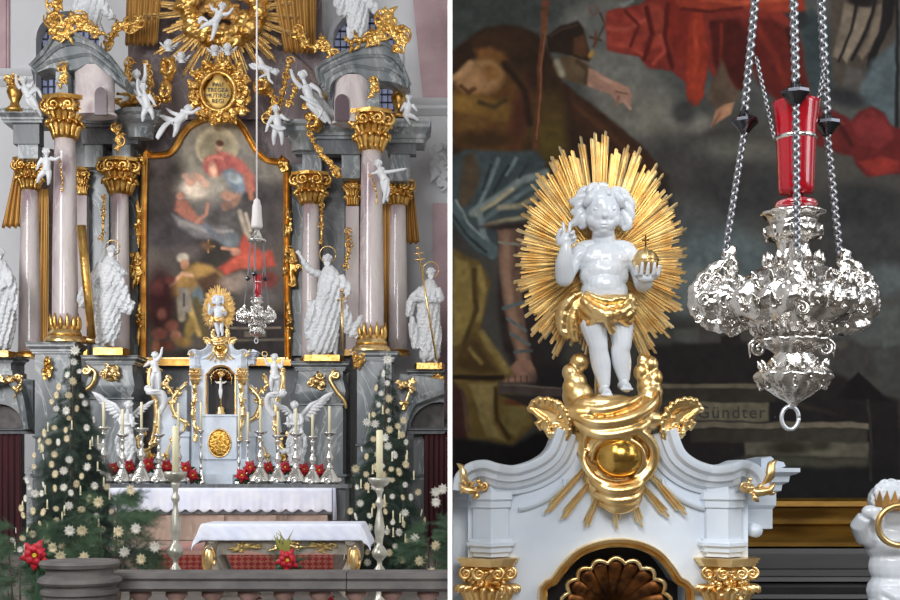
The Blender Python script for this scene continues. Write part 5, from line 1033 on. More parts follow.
# ================================================================ GLORY at the top
DG = 24.95
gl = thing('cloud_glory', pt(223, 76, DG), 'gilded cloud ring with long sun rays at the top centre', 'sunburst')
b = MB(DG); r_ = random.Random(4)
for i in range(30):
    a = 2*PI*i/30; R_ = 1+.08*math.sin(i*2.2); b.ell((223+35*R_*math.cos(a), 8+32*R_*math.sin(a), r_.uniform(-4, 2)), (r_.uniform(8, 13), r_.uniform(7, 11), 8), seg=12, rings=8)
for i in range(14): a = PI*(.1+.8*i/13); b.ell((223+24*math.cos(a), 12+24*math.sin(a), -6), (6, 5, 5), seg=10, rings=8)
b.remesh(.8, 3).folds(.7, .5, .5, 1.2, seed=3); b.build('clouds', G, gl)
b = MB(DG); r_ = random.Random(9)
for i in range(40):
    a = r_.uniform(0, 2*PI); q = r_.uniform(0, 1); b.ell((223+26*q*math.cos(a), 8+24*q*math.sin(a), 7+r_.uniform(-1, 2)), (r_.uniform(5, 9), r_.uniform(3, 6), 3), seg=10, rings=8)
b.remesh(.8, 2).folds(.8, .6, .8, 1.2, seed=5); b.build('inner_clouds', M['brocade'], gl)
for i in range(56):
    a = 2*PI*i/56+r_.uniform(-.03, .03)
    if -2.6 < a-2*PI*(a > PI) < -.5: pass
    r1 = r_.uniform(62, 86) if i % 2 else r_.uniform(46, 62); b = MB(DG); slatray(b, (223, 8), a, 30, r1, 2.6, 3+(i % 3), r_); b.build('ray', M['gold_ray'], gl, smooth=False)
for k, (x, y, rx, ry, lab) in enumerate(((168,68,8,14,'gilded cloud billow below the left twin cherub heads'),(166,92,7,12,'curled gilded cloud above the reclining putto on the left'),(262,86,9,10,'gilded cloud billow under the flying putto at the right of the cartouche'),(126,100,12,9,'gilded cloud billow above the left inner entablature'),(313,122,9,12,'gilded cloud seat of the angel at the right'))):
    b = MB(24.4); r_ = random.Random(k+60)
    for i in range(12): a = r_.uniform(0, 6.3); b.ell((x+rx*.6*math.cos(a), y+ry*.6*math.sin(a), r_.uniform(-3, 3)), (rx*.5, ry*.4, 4), seg=10, rings=8)
    scr(b, [(x-rx*.7,y-ry*.6,-3),(x+rx*.5,y-ry*.3,-5),(x+rx*.4,y+ry*.4,-5),(x-rx*.4,y+ry*.5,-4)], 3, -4); b.remesh(.6, 2).folds(.5, .8, .4, 1, seed=k); solo(b, 'gilded_cloud', G, lab, 'cloud')
# ================================================================ PUTTI AND ANGELS
putto(24.0, 'white flying putto with spread arms inside the gilded cloud ring', (225,12,-14), (222,19,-13), (217,27,-12), [(214,12,-15),(234,16,-15)], [(203,33,-12),(214,44,-12)], 1.0, cloth=[(210,26,-15),(204,23,-13),(201,28,-13)], seed=1)
putto(24.2, 'white putto stretched out beside the left end of the painting arch', (190,112,-8), (185,118,-8), (178,125,-8), [(200,112,-10),(170,112,-6)], [(163,118,-6),(176,138,-8)], 1.15, cloth=[(172,124,-10),(166,128,-8),(160,136,-6),(158,140,-6)], seed=2, elbows=[(194,116,-11),(176,116,-8)])
putto(24.2, 'white flying putto at the right of the cartouche, beside the lamp cord', (277,75,-8), (270,73,-8), (263,69,-7), [(273,85,-9),(262,80,-9)], [(253,66,-6),(257,57,-6)], .9, cloth=[(262,66,-6),(255,70,-6),(250,66,-5)], seed=3)
putto(24.0, 'white putto clinging to the gold vase, far left', (27,84,-10), (29,92,-10), (33,101,-10), [(20,80,-11),(36,88,-12)], [(38,112,-9),(44,118,-8)], 1.1, seed=4, cloth=[(32,98,-12),(40,92,-9),(44,100,-8)])
putto(23.2, 'white putto hanging on the left front column shaft', (49.5,155,-10), (50,163,-10), (50,173,-10), [(41,170,-10),(62,161,-12)], [(41,184,-9),(52,186,-10)], 1.05, seed=5)
putto(23.2, 'white putto with outstretched arms on the right front column shaft', (379,167,-10), (381,174,-10), (385,182,-10), [(404,172,-11),(374,176,-11)], [(388,202,-8),(384,204,-9)], 1.05, seed=6, cloth=[(384,180,-10),(388,190,-10),(386,200,-9)])
putto(24.0, 'white putto perched behind the vase at the right edge', (409,100,-8), (409,108,-8), (407,116,-8), [(402,112,-9),(416,112,-9)], [(410,126,-7),(418,122,-7)], .9, seed=7)
putto(24.2, 'white winged angel seated to the right above the painting, arm raised', (304,79,-10), (308,92,-10), (312,104,-10), [(293,76,-12),(322,98,-11)], [(326,124,-8),(331,125,-8)], 1.25, seed=8, wings=[(312,92,330,108)], cloth=[(302,100,-13),(312,106,-14),(322,112,-12),(318,120,-10)], elbows=[(296,84,-13),(320,94,-13)])
putto(24.2, 'white standing putto below the seated right hand angel', (277,112,-8), (278,120,-8), (279,130,-8), [(268,132,-9),(288,122,-9)], [(275,146,-7),(283,146,-7)], 1.05, seed=9, cloth=[(272,128,-11),(280,132,-12),(286,130,-10)])
putto(24.2, 'white angel leaning beside the pink vault, upper left', (139,78,-10), (142,88,-10), (144,98,-10), [(126,88,-12),(148,70,-11)], [(150,112,-8),(146,116,-8)], 1.15, seed=10, wings=[(136,86,124,96)], cloth=[(136,94,-13),(146,102,-13),(154,110,-11)])
putto(23.85, 'white putto with a gilt flower horn above the left inner entablature', (147,92,-14), (149,102,-14), (151,112,-13), [(141,86,-14),(158,108,-14)], [(146,124,-12),(156,122,-12)], 1.0, seed=11)
def cherubs(pts_, d, label, seed):
    for k, (x, y, s) in enumerate(pts_):
        t = thing('cherub_head', pt(x, y+4*s, d), label[k], 'statue')
        b = MB(d); b.ell((x, y, -8), (3.2*s, 3.7*s, 3.4*s)); b.ell((x, y+.8*s, -11.3*1-.1*s), (.6*s, .7*s, .8*s)); b.tube([(x, y+3*s, -7), (x, y+6*s, -6)], [2.4*s, 3.4*s], 8); b.remesh(.35, 2); b.build('head', WF, t)
        b = hairdo(MB(d), (x, y, -8), s, seed+k); b.remesh(.35, 1); b.build('hair', WF, t)
        wing(d, x+1.5*s, y+4*s, x+6*s, y-1*s, s, t, dep=-5, n=5); wing(d, x-1.5*s, y+4*s, x-6*s, y-1*s, s, t, dep=-5, n=5)
cherubs([(216,52,1.0),(229,51,1.05)], 24.2, ['left one of the twin white cherub heads on top of the cartouche', 'right one of the twin white cherub heads on top of the cartouche'], 30)
cherubs([(170,47,1.1),(183,59,1.0)], 24.2, ['upper of two white cherub heads left of the cloud ring', 'lower of two white cherub heads left of the cloud ring'], 34)

def saint(d, label, hd, sh, base, feet, robes, arms, s, beard=True, seed=0, plinth=None, halo_=None, cut=None, cape=None, fold=1.15, dep=-6, ang=.25):
    """draped standing saint. robes: list of (x, y, rx, rd) cross sections from shoulders to hem"""
    t = thing('saint_statue', pt((feet[0]), base, d), label, 'statue')
    b = MB(d); n = len(robes); R_ = bez(robes, 5)
    for (x, y, rx, rd) in R_: b.ell((x, y, dep), (max(rx, 1), 5.2*s, max(rd, 1)), seg=20, rings=8)
    for P, w in (cape or []):
        Q = bez([(p[0], p[1], p[2] if len(p) > 2 else dep-3) for p in P], 6); m_ = len(Q); b.tube(Q, [1.3*w*(.55+.45*math.sin(PI*(i+.5)/m_)) for i in range(m_)], 9)
    for (S_, El, Hn) in arms:
        Q = bez([S_, El, (El[0]*.35+Hn[0]*.65, El[1]*.35+Hn[1]*.65, El[2]*.35+Hn[2]*.65)], 5); b.tube(Q, [(3.6-.9*i/(len(Q)-1))*s for i in range(len(Q))], 10)
    b.remesh(.55, 4).folds(fold, .95, ang, .55, mask=lambda x, y, e: min(1, max(.25, (y-sh)/25)), seed=seed); b.build('robe', WF, t)
    b = MB(d); b.ell((hd[0], hd[1], dep), (3.3*s, 4.2*s, 3.7*s), seg=16, rings=12); b.ell((hd[0]+cut*.8 if cut else hd[0], hd[1]+.6*s, dep-3.6*s), (.6*s, .9*s, .8*s), seg=8, rings=6)
    b.tube([(hd[0], hd[1]+2*s, dep), (robes[0][0], robes[0][1]+1, dep)], [1.8*s, 2.6*s], 10)
    for (S_, El, Hn) in arms:
        Q = [((El[0]+Hn[0])/2, (El[1]+Hn[1])/2, (El[2]+Hn[2])/2), Hn]; b.tube(Q, [1.9*s, 1.2*s], 8); v = Vector(Hn)-Vector(El); v.normalize(); nn = Vector((-v.y, v.x, 0)); nn.normalize()
        b.ell(tuple(Vector(Hn)+v*1.2*s), (1.5*s, 1.5*s, 1.2*s), seg=8, rings=6)
        for f in (-1.1, -.4, .4, 1.1): b.tube([tuple(Vector(Hn)+v*1.6*s+nn*f*s), tuple(Vector(Hn)+v*(4.0-.4*abs(f))*s+nn*f*1.3*s)], [.5*s, .35*s], 5)
        b.tube([tuple(Vector(Hn)+nn*s), tuple(Vector(Hn)+v*1.6*s+nn*2.4*s)], [.55*s, .4*s], 5)
    for fx in feet: b.tube([(fx, base-3*s, dep), (fx+.5, base-1.2*s, dep-6*s)], [2*s, 1.4*s], 8); b.tube([(fx, base-14*s, dep), (fx, base-2*s, dep)], [2.8*s, 1.8*s], 8)
    b.remesh(.42, 2); b.build('body', WF, t)
    b = hairdo(MB(d), (hd[0], hd[1], dep), s*1.12, seed)
    if beard:
        for i in range(7): b.tube([(hd[0]-2.2*s+i*.7*s, hd[1]+2*s, dep-2.6*s), (hd[0]-1.6*s+i*.55*s, hd[1]+6.5*s-abs(i-3)*.5*s, dep-3*s)], [1.0*s, .6*s], 6)
    b.remesh(.4, 1); b.build('hair_and_beard' if beard else 'hair', WF, t)
    if halo_: halo(d, *halo_, t, dep=dep+4)
    if plinth:
        x0, x1, y0, y1 = plinth; b = MB(d); b.plan([(x0,4),(x0+3,-13),(x1-3,-13),(x1,4)], y0, y1); b.build('plinth', G, t, smooth=False)
    return t
DS = 23.7
saint(DS, 'white robed bearded saint in front of the left inner column, hand to his chest', (113.5,252), 262, 348, (106,116), [(112,262,6,6),(112,269,11,8),(112,284,11,9),(111,298,12,9),(110,313,14,10),(109,330,14,10),(108,341,12,9)],
      [((103,268,-8),(95,285,-12),(98,296,-16)),((119,268,-8),(128,276,-12),(119,268,-18))], 1.15, seed=41, plinth=(94,129,349,356), halo_=(113.5,248,7), cape=[([(104,264),(98,278),(90,290),(85,303),(88,308)],4.6),([(108,300),(118,302),(130,312),(134,306)],3.6),([(103,275),(112,290),(126,300),(136,307)],4.4),([(116,270),(124,284),(130,300)],3.6),([(100,290),(96,300),(90,304)],4)], ang=.5)
saint(DS, 'white bearded saint with one arm stretched out, before the right inner column', (328,261), 270, 356, (318,336), [(330,272,7,6),(331,280,12,8),(330,295,13,10),(328,310,15,10),(325,326,16,11),(323,340,16,10),(322,350,14,9)],
      [((321,276,-8),(311,272,-12),(301,257,-14)),((341,278,-8),(350,290,-12),(347,300,-14))], 1.2, seed=42, plinth=(303,344,356,362), halo_=(328,255,8), cape=[([(325,276),(338,284),(350,292)],5),([(314,302),(312,320),(310,340)],5),([(340,298),(348,320),(350,336)],4.5),([(346,320),(356,330),(366,318),(368,314)],4.5),([(350,334),(358,334),(366,322)],4.2),([(312,322),(324,330),(336,322)],4)], ang=.35)
saint(24.2, 'white robed saint cut by the left edge of the view', (2,255), 264, 352, (0,8), [(3,266,7,6),(3,276,12,8),(4,295,14,9),(4,315,15,10),(4,335,12,9),(3,346,10,8)], [((10,272,-8),(16,284,-12),(8,290,-16))], 1.15, seed=43, plinth=(-12,16,352,358), cape=[([(10,270),(16,290),(18,312)],4),([(-4,290),(8,300),(16,296)],4)])
saint(24.2, 'white saint with a halo and gold staff at the right edge of the altar', (431,274), 284, 364, (424,436), [(430,285,6,6),(429,294,11,8),(428,308,12,9),(429,325,12,9),(430,342,12,9),(430,357,10,8)],
      [((422,290,-8),(414,300,-12),(424,302,-18)),((437,290,-8),(441,300,-10),(430,304,-18))], 1.1, seed=44, plinth=(414,445,364,370), halo_=(431,270,7.5), cape=[([(420,292),(411,304),(409,318)],4),([(412,318),(414,336),(416,350)],3.6),([(436,300),(430,320),(426,340)],3.4)])
saint(24.6, 'white draped figure above the crest of the right pediment, cut by the top edge', (352,-28), -16, 48, (350,362), [(352,-16,7,6),(354,-4,12,8),(357,10,13,9),(358,24,11,8),(358,36,9,8)], [((344,-12,-8),(334,-2,-10),(340,6,-12))], 1.3, seed=45, beard=False, cape=[([(348,-10),(340,4),(344,20)],4.5),([(360,0),(374,10),(380,20)],4)])
saint(24.6, 'white draped figure above the crest of the left pediment, cut by the top edge', (90,-36), -24, 36, (86,96), [(90,-24,7,6),(91,-12,12,8),(93,2,14,9),(92,14,13,8),(92,26,9,8)], [((100,-18,-8),(108,-6,-10),(106,8,-12))], 1.3, seed=46, beard=False, cape=[([(98,-10),(104,4),(112,18),(118,20)],4),([(84,-4),(80,10),(84,22)],4)])
# attributes
b = MB(23.3)
b.tube([(83,227,-6),(88,280,-6),(94,339,-6)], [4.6,4.4,3.8], 14); t = solo(b, 'golden_beam', G, 'slanting golden beam held upright beside the left saint', 'beam')
b = MB(23.9); b.tube([(78,340,-2),(100,341,-4)], [4.2,4], 14); b.ell((78,340,-2), 4.2); solo(b, 'golden_roll', M['gold'], 'golden roll lying at the foot of the golden beam', 'roll')
b = MB(23.2); b.tube([(343,295,-10),(343,352,-10)], [1.5,1.1], 8); b.tube([(338,302,-10),(349,299,-10)], 1.1, 8); b.ell((343,292,-10), 2); solo(b, 'golden_sword', M['gold'], 'upright golden sword in the hand of the saint with the outstretched arm', 'sword')
b = MB(23.7); b.tube([(418.5,252,-10),(437,362,-8)], [1.0,1.2], 8); b.tube([(414,256,-10),(424,254.5,-10)], .9, 6); b.tube([(415,262,-10),(425,260.5,-10)], .9, 6); b.ell((418,250,-10), 1.7); solo(b, 'golden_cross_staff', M['gold'], 'long golden cross staff of the saint at the right edge', 'staff')
# ================================================================ PEDESTALS
def pedestal(x0, x1, y0, y1, y2, d, label, ornaments=(), m='grey', belly=True, dep=-16):
    t = thing('marble_pedestal', pt((x0+x1)/2, 545, d), label, 'pedestal')
    mould(x0+4, x1-4, y0, y1, d, t, 'cornice', M[m], 5, dep, 34)
    b = MB(d); w = 0
    b.planrail([(x0+6,24),(x0+6,dep+2),(x1-6,dep+2),(x1-6,24)], [(-3,y1-.5),(0,y1-.5),(0,y1+8),(3,y1+20),(2,y2-6),(-3,y2),(-5,y2)] if belly else [(-3,y1-.5),(0,y1-.5),(0,y2),(-3,y2)]); b.box(x0+8, x1-8, y1-.4, y2, dep+5, 24); b.build('die', M[m], t, sharp=40)
    mould(x0+7, x1-7, y2, y2+5, d, t, 'astragal', M[m], 3, dep+3, 30)
    b = MB(d); b.box(x0+6, x1-6, y2+4.5, 476, dep+3, 24); b.build('shaft', M[m], t, smooth=False); mould(x0+5, x1-5, 474, 480, d, t, 'astragal', M[m], 3, dep+2, 30)
    b = MB(d); b.box(x0+4, x1-4, 479.5, 545 if d > 24 else 552, dep+1, 24); b.build('foot_block', M['grey_dark'], t, smooth=False)
    for (kind, *g) in ornaments:
        b = MB(d)
        if kind == 'r': x, y, r = g; orn(b, x, y, r, r, int(x+y), 16, 1.2, dep-2, 3.4); b.ell((x, y, dep-5), (r*.35, r*.35, 3))
        elif kind == 's': P, w_ = g; scr(b, P, w_, dep-4, 8); b.scroll((P[0][0]+(2 if P[0][0] < P[-1][0] else -2), P[0][1]+3), 5, 1.3, -PI/2, w_*.8, 1 if P[0][0] > P[-1][0] else -1, dep-4)
        else: x, y, rx, ry = g; orn(b, x, y, rx, ry, int(x*3+y), 16, 1.1, dep-2, 3)
        b.remesh(.5, 1); b.build('gilt_ornament', M['gold'] if kind != 'o' else G, t)
    return t
pedestal(88, 142, 357, 366, 398, 24.1, 'grey marble pedestal of the saint beside the golden beam, left', [('r',116,376,10),('s',[(94,369),(101,374),(98,386),(86,396),(83,404)],2.6)])
pedestal(294, 350, 363, 372, 404, 24.1, 'grey marble pedestal of the saint with the outstretched arm, right', [('r',319,383,10),('s',[(336,373),(332,380),(338,392),(346,402),(348,410)],2.6)])
pedestal(33, 80, 344, 355, 436, 23.7, 'grey marble pedestal under the left front column, behind the christmas tree', [('o',53,370,6,14)], belly=False, dep=-14)
pedestal(352, 398, 353, 362, 444, 23.7, 'grey marble pedestal under the right front column, behind the christmas tree', [('o',360,360,8,12)], belly=False, dep=-14)
pedestal(-14, 22, 358, 364, 378, 24.6, 'grey marble pedestal of the saint at the left edge', [])
pedestal(408, 444, 371, 378, 388, 24.6, 'grey marble pedestal of the saint at the right edge', [('o',438,382,7,10)])
# door arches at both sides
for (pts_, x0, x1, lab, seed, op) in (([(-20,386),(0,384),(14,380),(26,396),(32,430)], -30, 34, 'curved grey marble door arch with gilt rocaille, left', 1, (-20,24)), ([(444,392),(432,396),(414,404),(406,420),(402,438)], 400, 444, 'curved grey marble door arch with gilt rocaille, right', 2, (418,449))):
    t = thing('door_arch', pt((x0+x1)/2, 445, 24.0), lab, 'arch')
    b = MB(24.0); Q = bez(pts_, 6); b.rail(Q, [(-4,6),(-4,-18),(-1,-21),(3,-19),(4,-15),(4,6)]); b.build('arch_moulding', M['grey'], t, sharp=30)
    xs = (x0, x1); b = MB(24.0); cxa, rxa = (0, 26) if seed == 1 else (440, 30)
    yb, yt = (432, 404) if seed == 1 else (438, 402); b.prism([(x0,374),(x1,380),(x1,430),(min(x1,cxa+rxa),430)]+[(min(x1-.01, max(x0+.01, cxa+rxa*math.cos(a))), 430+(yt-430)*math.sin(a)) for a in [PI*i/12 for i in range(1, 12)]]+[(max(x0,cxa-rxa),430),(x0,430)], -4, 4); b.build('spandrel', M['grey'], t, smooth=False)
    b = MB(24.0); b.box(x0, x1, 400, 429, 6, 8); b.build('lunette', M['sandstone'], t, smooth=False)
    mould(x0, x1, 428, 434, 24.0, t, 'lintel', M['grey_dark'], 4, -6, 12)
    b = MB(24.0); P = [(0,378,-22),(14,384,-22),(22,378,-22),(30,380,-22),(22,400,-22)] if seed == 1 else [(396,384,-22),(408,388,-22),(414,380,-22),(408,400,-22),(402,412,-22)]
    for i in range(len(P)-1): orn(b, (P[i][0]+P[i+1][0])/2, (P[i][1]+P[i+1][1])/2, 5.5, 5, seed*10+i, 6, 1.1, -21, 3)
    scr(b, P, 1.8, -21); b.remesh(.5, 1); b.build('gilt_ornament', M['gold'], t)
# ================================================================ TABERNACLE GROUP seen from afar (same pieces as the chapel's, at true size)
k2 = 19.0/FPX; k1 = DT/FPX
D_ = Vector(((218-450)*k2-(602-450)*k1, 19.0-DT, (473-284)*k2-(473-128)*k1))
for src, lab, cat in ((tab, 'white and gold tabernacle on the high altar, holding a crucifix', 'tabernacle'), (cl, 'small gilded cloud and globe on top of the high altar tabernacle', 'sculpture'), (sb, 'small gilded sunburst above the high altar tabernacle', 'sunburst'), (ch, 'small white infant statue in front of the sunburst on the high altar', 'statue'), (orb, 'tiny golden orb in the hand of the small infant statue on the high altar', 'orb')):
    c = copy_tree(src, loc=src.location+D_); tag(c, lab, cat)
kL = DL/FPX; dl2 = 15.23; D2 = Vector(((257-450)*dl2/FPX-(792-450)*kL, dl2-DL, (473-343)*dl2/FPX-(473-428)*kL))
c = copy_tree(la, loc=la.location+D2); tag(c, 'small silver sanctuary lamp hanging on a long white cord before the altar painting', 'lamp')
DH = 19.0
hx = lambda x: 218+(x-602)/5.067
base_y = 284+(1017-128)/5.067
b = MB(DH); b.box(192, 248, base_y, 487, -3, 12); b.box(205, 234, 474, 487, -8, -3); t_ = solo(b, 'altar_block', M['taber'], 'pale blue white block carrying the high altar tabernacle', 'base', smooth=False)
# crucifix in the niche
cr = thing('crucifix', pt(220, 284+(790-128)/5.067, DH), 'gold crucifix with a white figure inside the high altar tabernacle niche', 'crucifix')
b = MB(DH); y_ = 284+(790-128)/5.067; b.lathe([(5,y_),(5,y_-2),(3.6,y_-4),(4.2,y_-7),(1.4,y_-9),(.8,y_-10)], 220, 5, 14); b.build('foot', M['gold'], cr)
b = MB(DH); b.tube([(220,y_-9,5),(220,y_-41,5)], .75, 6); b.tube([(213.5,y_-33,5),(226.5,y_-33,5)], .7, 6); b.build('cross', M['gold'], cr)
b = figure(MB(DH), (220,y_-35.5,3.6), (220,y_-31,3.6), (220,y_-26,3.6), [(215,y_-33.4,4),(225,y_-33.4,4)], [(219.6,y_-17,3.6),(220.4,y_-17,3.6)], .42); b.remesh(.2, 1); b.build('figure', WF, cr)
b = MB(DH); orn(b, 220, y_-41, 4.5, 4, 3, 10, .6, 4, 1); b.remesh(.3, 1); b.build('ray_cluster', M['gold'], cr)
# wings of the altar structure with gilt scrollwork
for s_, lab in ((-1, 'left curving white wing of the tabernacle with gilt scrollwork'), (1, 'right curving white wing of the tabernacle with gilt scrollwork')):
    X = lambda x: 217+s_*x
    t = thing('tabernacle_wing', pt(X(52), 487, 19.3), lab, 'altar wing')
    P = [(30,392),(34,384),(38,388),(42,396),(50,398),(56,392),(58,382),(60,370),(66,372),(68,384),(64,398),(62,412),(64,430),(68,446),(72,460),(76,487),(30,487)]
    b = MB(19.3); b.prism([(X(x), y) for x, y in (P if s_ > 0 else P[::-1])], -2, 5); b.build('wing_panel', M['taber'], t, smooth=False)
    b = MB(19.3); b.box(min(X(26), X(40)), max(X(26), X(40)), 436, 487, -10, 4); b.box(min(X(25), X(42)), max(X(25), X(42)), 432, 437, -12, 4); b.box(min(X(58), X(84)), max(X(58), X(84)), 466, 487, -8, 4); b.build('pedestal_block', M['taber'], t, smooth=False)
    b = MB(19.3); b.ell((X(66), 447, -2.5), (7, 15, 1.5), seg=24, rings=10); b.build('dark_oval', M['niche'], t)
    for k, (Q, w_) in enumerate((([(30,385),(38,392),(44,402),(40,416),(30,424),(36,436)],2.4),([(56,372),(60,366),(66,372),(66,388),(60,404),(60,424),(64,440),(68,452)],2.6),([(40,400),(46,390),(52,384),(48,378)],1.5),([(44,440),(50,456),(54,470),(48,480)],1.3),([(58,428),(62,444),(74,452),(78,440),(72,434)],1.8))):
        b = MB(19.3); scr(b, [(X(x), y) for x, y in Q], w_, -5); q0 = Q[0]; b.scroll((X(q0[0]), q0[1]), 3, 1.2, 0, .9, s_, -5)
        for i in range(1, len(Q)): orn(b, X(Q[i][0]), Q[i][1], 4.4, 4.6, k*10+i+int(s_), 5, .7, -5, 1.6)
        b.remesh(.42, 1); b.build('gilt_scroll', M['gold'], t)
    b = MB(19.3); orn(b, X(66), 457, 6, 5, 70+s_, 8, .8, -5, 1.6); b.remesh(.4, 1); b.build('gilt_scroll', G, t)
putto(19.0, 'small white putto lifting a gilt shell at the left of the tabernacle', (156,356,-4), (155,363,-4), (157,372,-4), [(147,366,-5),(163,350,-5)], [(153,386,-3),(160,388,-3)], .95, vox=.3, seed=21)
putto(19.0, 'small white putto holding a gold ring at the right of the tabernacle', (275,358,-4), (275,366,-4), (275,375,-4), [(266,358,-6),(283,362,-5)], [(272,390,-3),(279,389,-3)], .95, vox=.3, seed=22, cloth=[(271,376,-6),(276,378,-7),(280,376,-5)], elbows=[(268,365,-6),(282,368,-5)])
b = MB(19.0); b.tube([(266+2.6*math.cos(a), 355+2.6*math.sin(a), -9) for a in [2*PI*i/20 for i in range(21)]], .5, 6); solo(b, 'small_gold_ring', M['gold'], 'tiny gold ring in the hand of the right tabernacle putto', 'ring')
# consoles the putti stand on
for (x, y, lab) in ((157,389.5,'small white scroll console under the left tabernacle putto'),(276,392,'small white scroll console under the right tabernacle putto')):
    b = MB(19.0); s2 = -1 if x < 218 else 1; scr(b, [(x+s2*9,y+2,-4),(x+s2*4,y+3,-5),(x-s2*2,y+3,-5),(x-s2*7,y+5,-4),(x-s2*8,y+14,-2),(x-s2*2,y+24,0)], 3.2, -4, 10, taper=False); b.scroll((x+s2*8, y), 3.4, 1.3, 0, 1.8, s2, -5); b.ell((x, y+2, -4), (7,2.2,6)); b.remesh(.5, 1); solo(b, 'scroll_console', WF, lab, 'console')
# adoring angels
def angel(label, s_, X0, seed, d=19.1):
    X = lambda x: X0+s_*x
    t = thing('adoring_angel_statue', pt(X0, 486, d), label, 'statue')
    b = MB(d); R_ = bez([(X(0),418,4.5,4),(X(-1),426,6,5),(X(1),436,7,6),(X(2),448,8,6.5),(X(0),460,8,7),(X(2),472,6,6),(X(3),480,4.5,5)], 5)
    for (x, y, rx, rd) in R_: b.ell((x, y, -4), (rx, 4.2, rd), seg=16, rings=8)
    for P, w in (([(X(6),446,-8),(X(13),452,-6),(X(17),448,-4)],2.6),([(X(-5),430,-7),(X(-9),442,-6),(X(-7),456,-6)],2.6),([(X(4),430,-9),(X(8),446,-9),(X(4),462,-9)],2.4)): scr(b, P, w)
    b.remesh(.5, 2).folds(.6, .9, .4, .9, seed=seed); b.build('robe', WF, t)
    b = figure(MB(d), (X(2),406,-5), (X(0),417,-5), (X(0),430,-4), [(X(9),424,-9),(X(8),420,-10)] if s_ > 0 else [(X(8),420,-10),(X(9),424,-9)], [(X(-3),484,-5),(X(5),483,-5)], 1.1, elbows=[(X(-5),424,-8),(X(7),427,-8)] if s_ > 0 else [(X(7),427,-8),(X(-5),424,-8)])
    b.remesh(.38, 2); b.build('body', WF, t)
    b = hairdo(MB(d), (X(2),406,-5), 1.15, seed); b.remesh(.4, 1); b.build('hair', WF, t)
    wing(d, X(-4), 416, X(-24), 399, 1, t, dep=1, n=9); wing(d, X(5), 414, X(18), 404, 1, t, dep=2, n=7)
    b = MB(d); b.plan([(X0-9,6),(X0-8,-12),(X0+8,-12),(X0+9,6)] , 486, 487.6); b.build('plinth', M['taber'], t, smooth=False)
angel('white winged angel kneeling behind the candlesticks, left of the tabernacle', 1, 128, 51)
angel('white winged angel leaning behind the candlesticks, right of the tabernacle', -1, 297, 52)
# gradine, mensa
b = MB(18.6); b.box(104, 350, 484, 488, -24, 28); b.box(107, 347, 488, 520, -18, 28); t = solo(b, 'altar_gradine', M['grey_dark'], 'dark grey marble ledge that carries the silver candlesticks', 'ledge', smooth=False)
me_ = thing('high_altar_table', pt(222, 540, 18.0), 'high altar block of reddish marble below the tabernacle', 'altar')
b = MB(18.0); b.box(118, 328, 514, 539.8, -2, 14); b.build('block', M['red_marble'], me_, smooth=False)
b = MB(18.0); b.box(112, 333, 488.9, 514, -5, 13); b.build('top_slab', M['grey_dark'], me_, smooth=False)
for i, x in enumerate((118,170,222,274,325)):
    b = MB(18.0); b.box(x-3, x+3, 515, 539.8, -5, -2); b.build('pilaster_strip', M['red_marble'], me_, smooth=False)
def cloth(d, x0, x1, ytop, yhem, dep0, dep1, label, scal=7, hang=0, drop_side=True, th=.5, wob=1.0):
    """altar cloth: flat top, front drop with scalloped hem and gentle folds, drops at both ends"""
    b = MB(d); n = 120; rows = 7
    t = thing('altar_cloth', pt((x0+x1)/2, yhem, d, dep0), label, 'cloth')
    prev = None; vs = []; fs = []
    def ring(y, e, off): return [(x0+(x1-x0)*i/n, e+off*math.sin(i*.55)*.8+.4*off*math.sin(i*1.7), -y) for i in range(n+1)]
    L_ = [ring(ytop, dep1, 0), ring(ytop-.3, dep0+1, 0), ring(ytop+.4, dep0-.6, .1)]
    for r in range(1, rows+1): f = r/rows; L_.append([(p[0]+(0), p[1], -(ytop+(yhem-ytop)*f)+(0 if r < rows else (3.6*(1-abs(math.sin(i*PI*((x1-x0)/scal)/n)))))) for i, p in enumerate(ring(0, dep0-.8-.5*f, wob*f))])
    for rr_ in L_: vs += rr_
    W_ = n+1
    for j in range(len(L_)-1):
        for i in range(n): q = j*W_+i; fs.append((q, q+W_, q+W_+1, q+1))
    N0 = len(vs); back = [(v[0], v[1]+th, v[2]-th*.6) for v in vs]; vs += back; fs += [tuple(i+N0 for i in f[::-1]) for f in list(fs)]
    m_ = len(L_)
    edge = list(range(W_))+[j*W_+n for j in range(1, m_)]+[(m_-1)*W_+i for i in range(n-1, -1, -1)]+[j*W_ for j in range(m_-2, 0, -1)]
    for a, c in zip(edge, edge[1:]+edge[:1]): fs.append((a, c, c+N0, a+N0))
    b.add(vs, fs); b.build('front_drop', M['linen'], t)
    return t
cl1 = cloth(18.0, 112, 333, 488, 512, -6, 13, 'long white lace edged cloth with scalloped hem over the high altar', scal=12.5)
for (xa, xb, yb) in ((109.5,112.6,516),(332.5,335.5,520)):
    b = MB(18.0); m_ = 10; vs = []
    for i in range(m_+1):
        e = -6+18*i/m_; x = (xa+xb)/2+.8*math.sin(i*1.9)
        vs += [(x-.6, e, -488), (x+.6, e, -488), (x+1.1*math.sin(i)-.6, e, -yb), (x+1.1*math.sin(i)+.6, e, -yb)]
    fs = [(0,1,3,2), (m_*4, m_*4+2, m_*4+3, m_*4+1)]
    for i in range(m_): a = i*4; c = a+4; fs += [(a, a+2, c+2, c), (a+1, c+1, c+3, a+3), (a, c, c+1, a+1), (a+2, a+3, c+3, c+2)]
    b.add(vs, fs); b.build('side_drop', M['linen'], cl1)
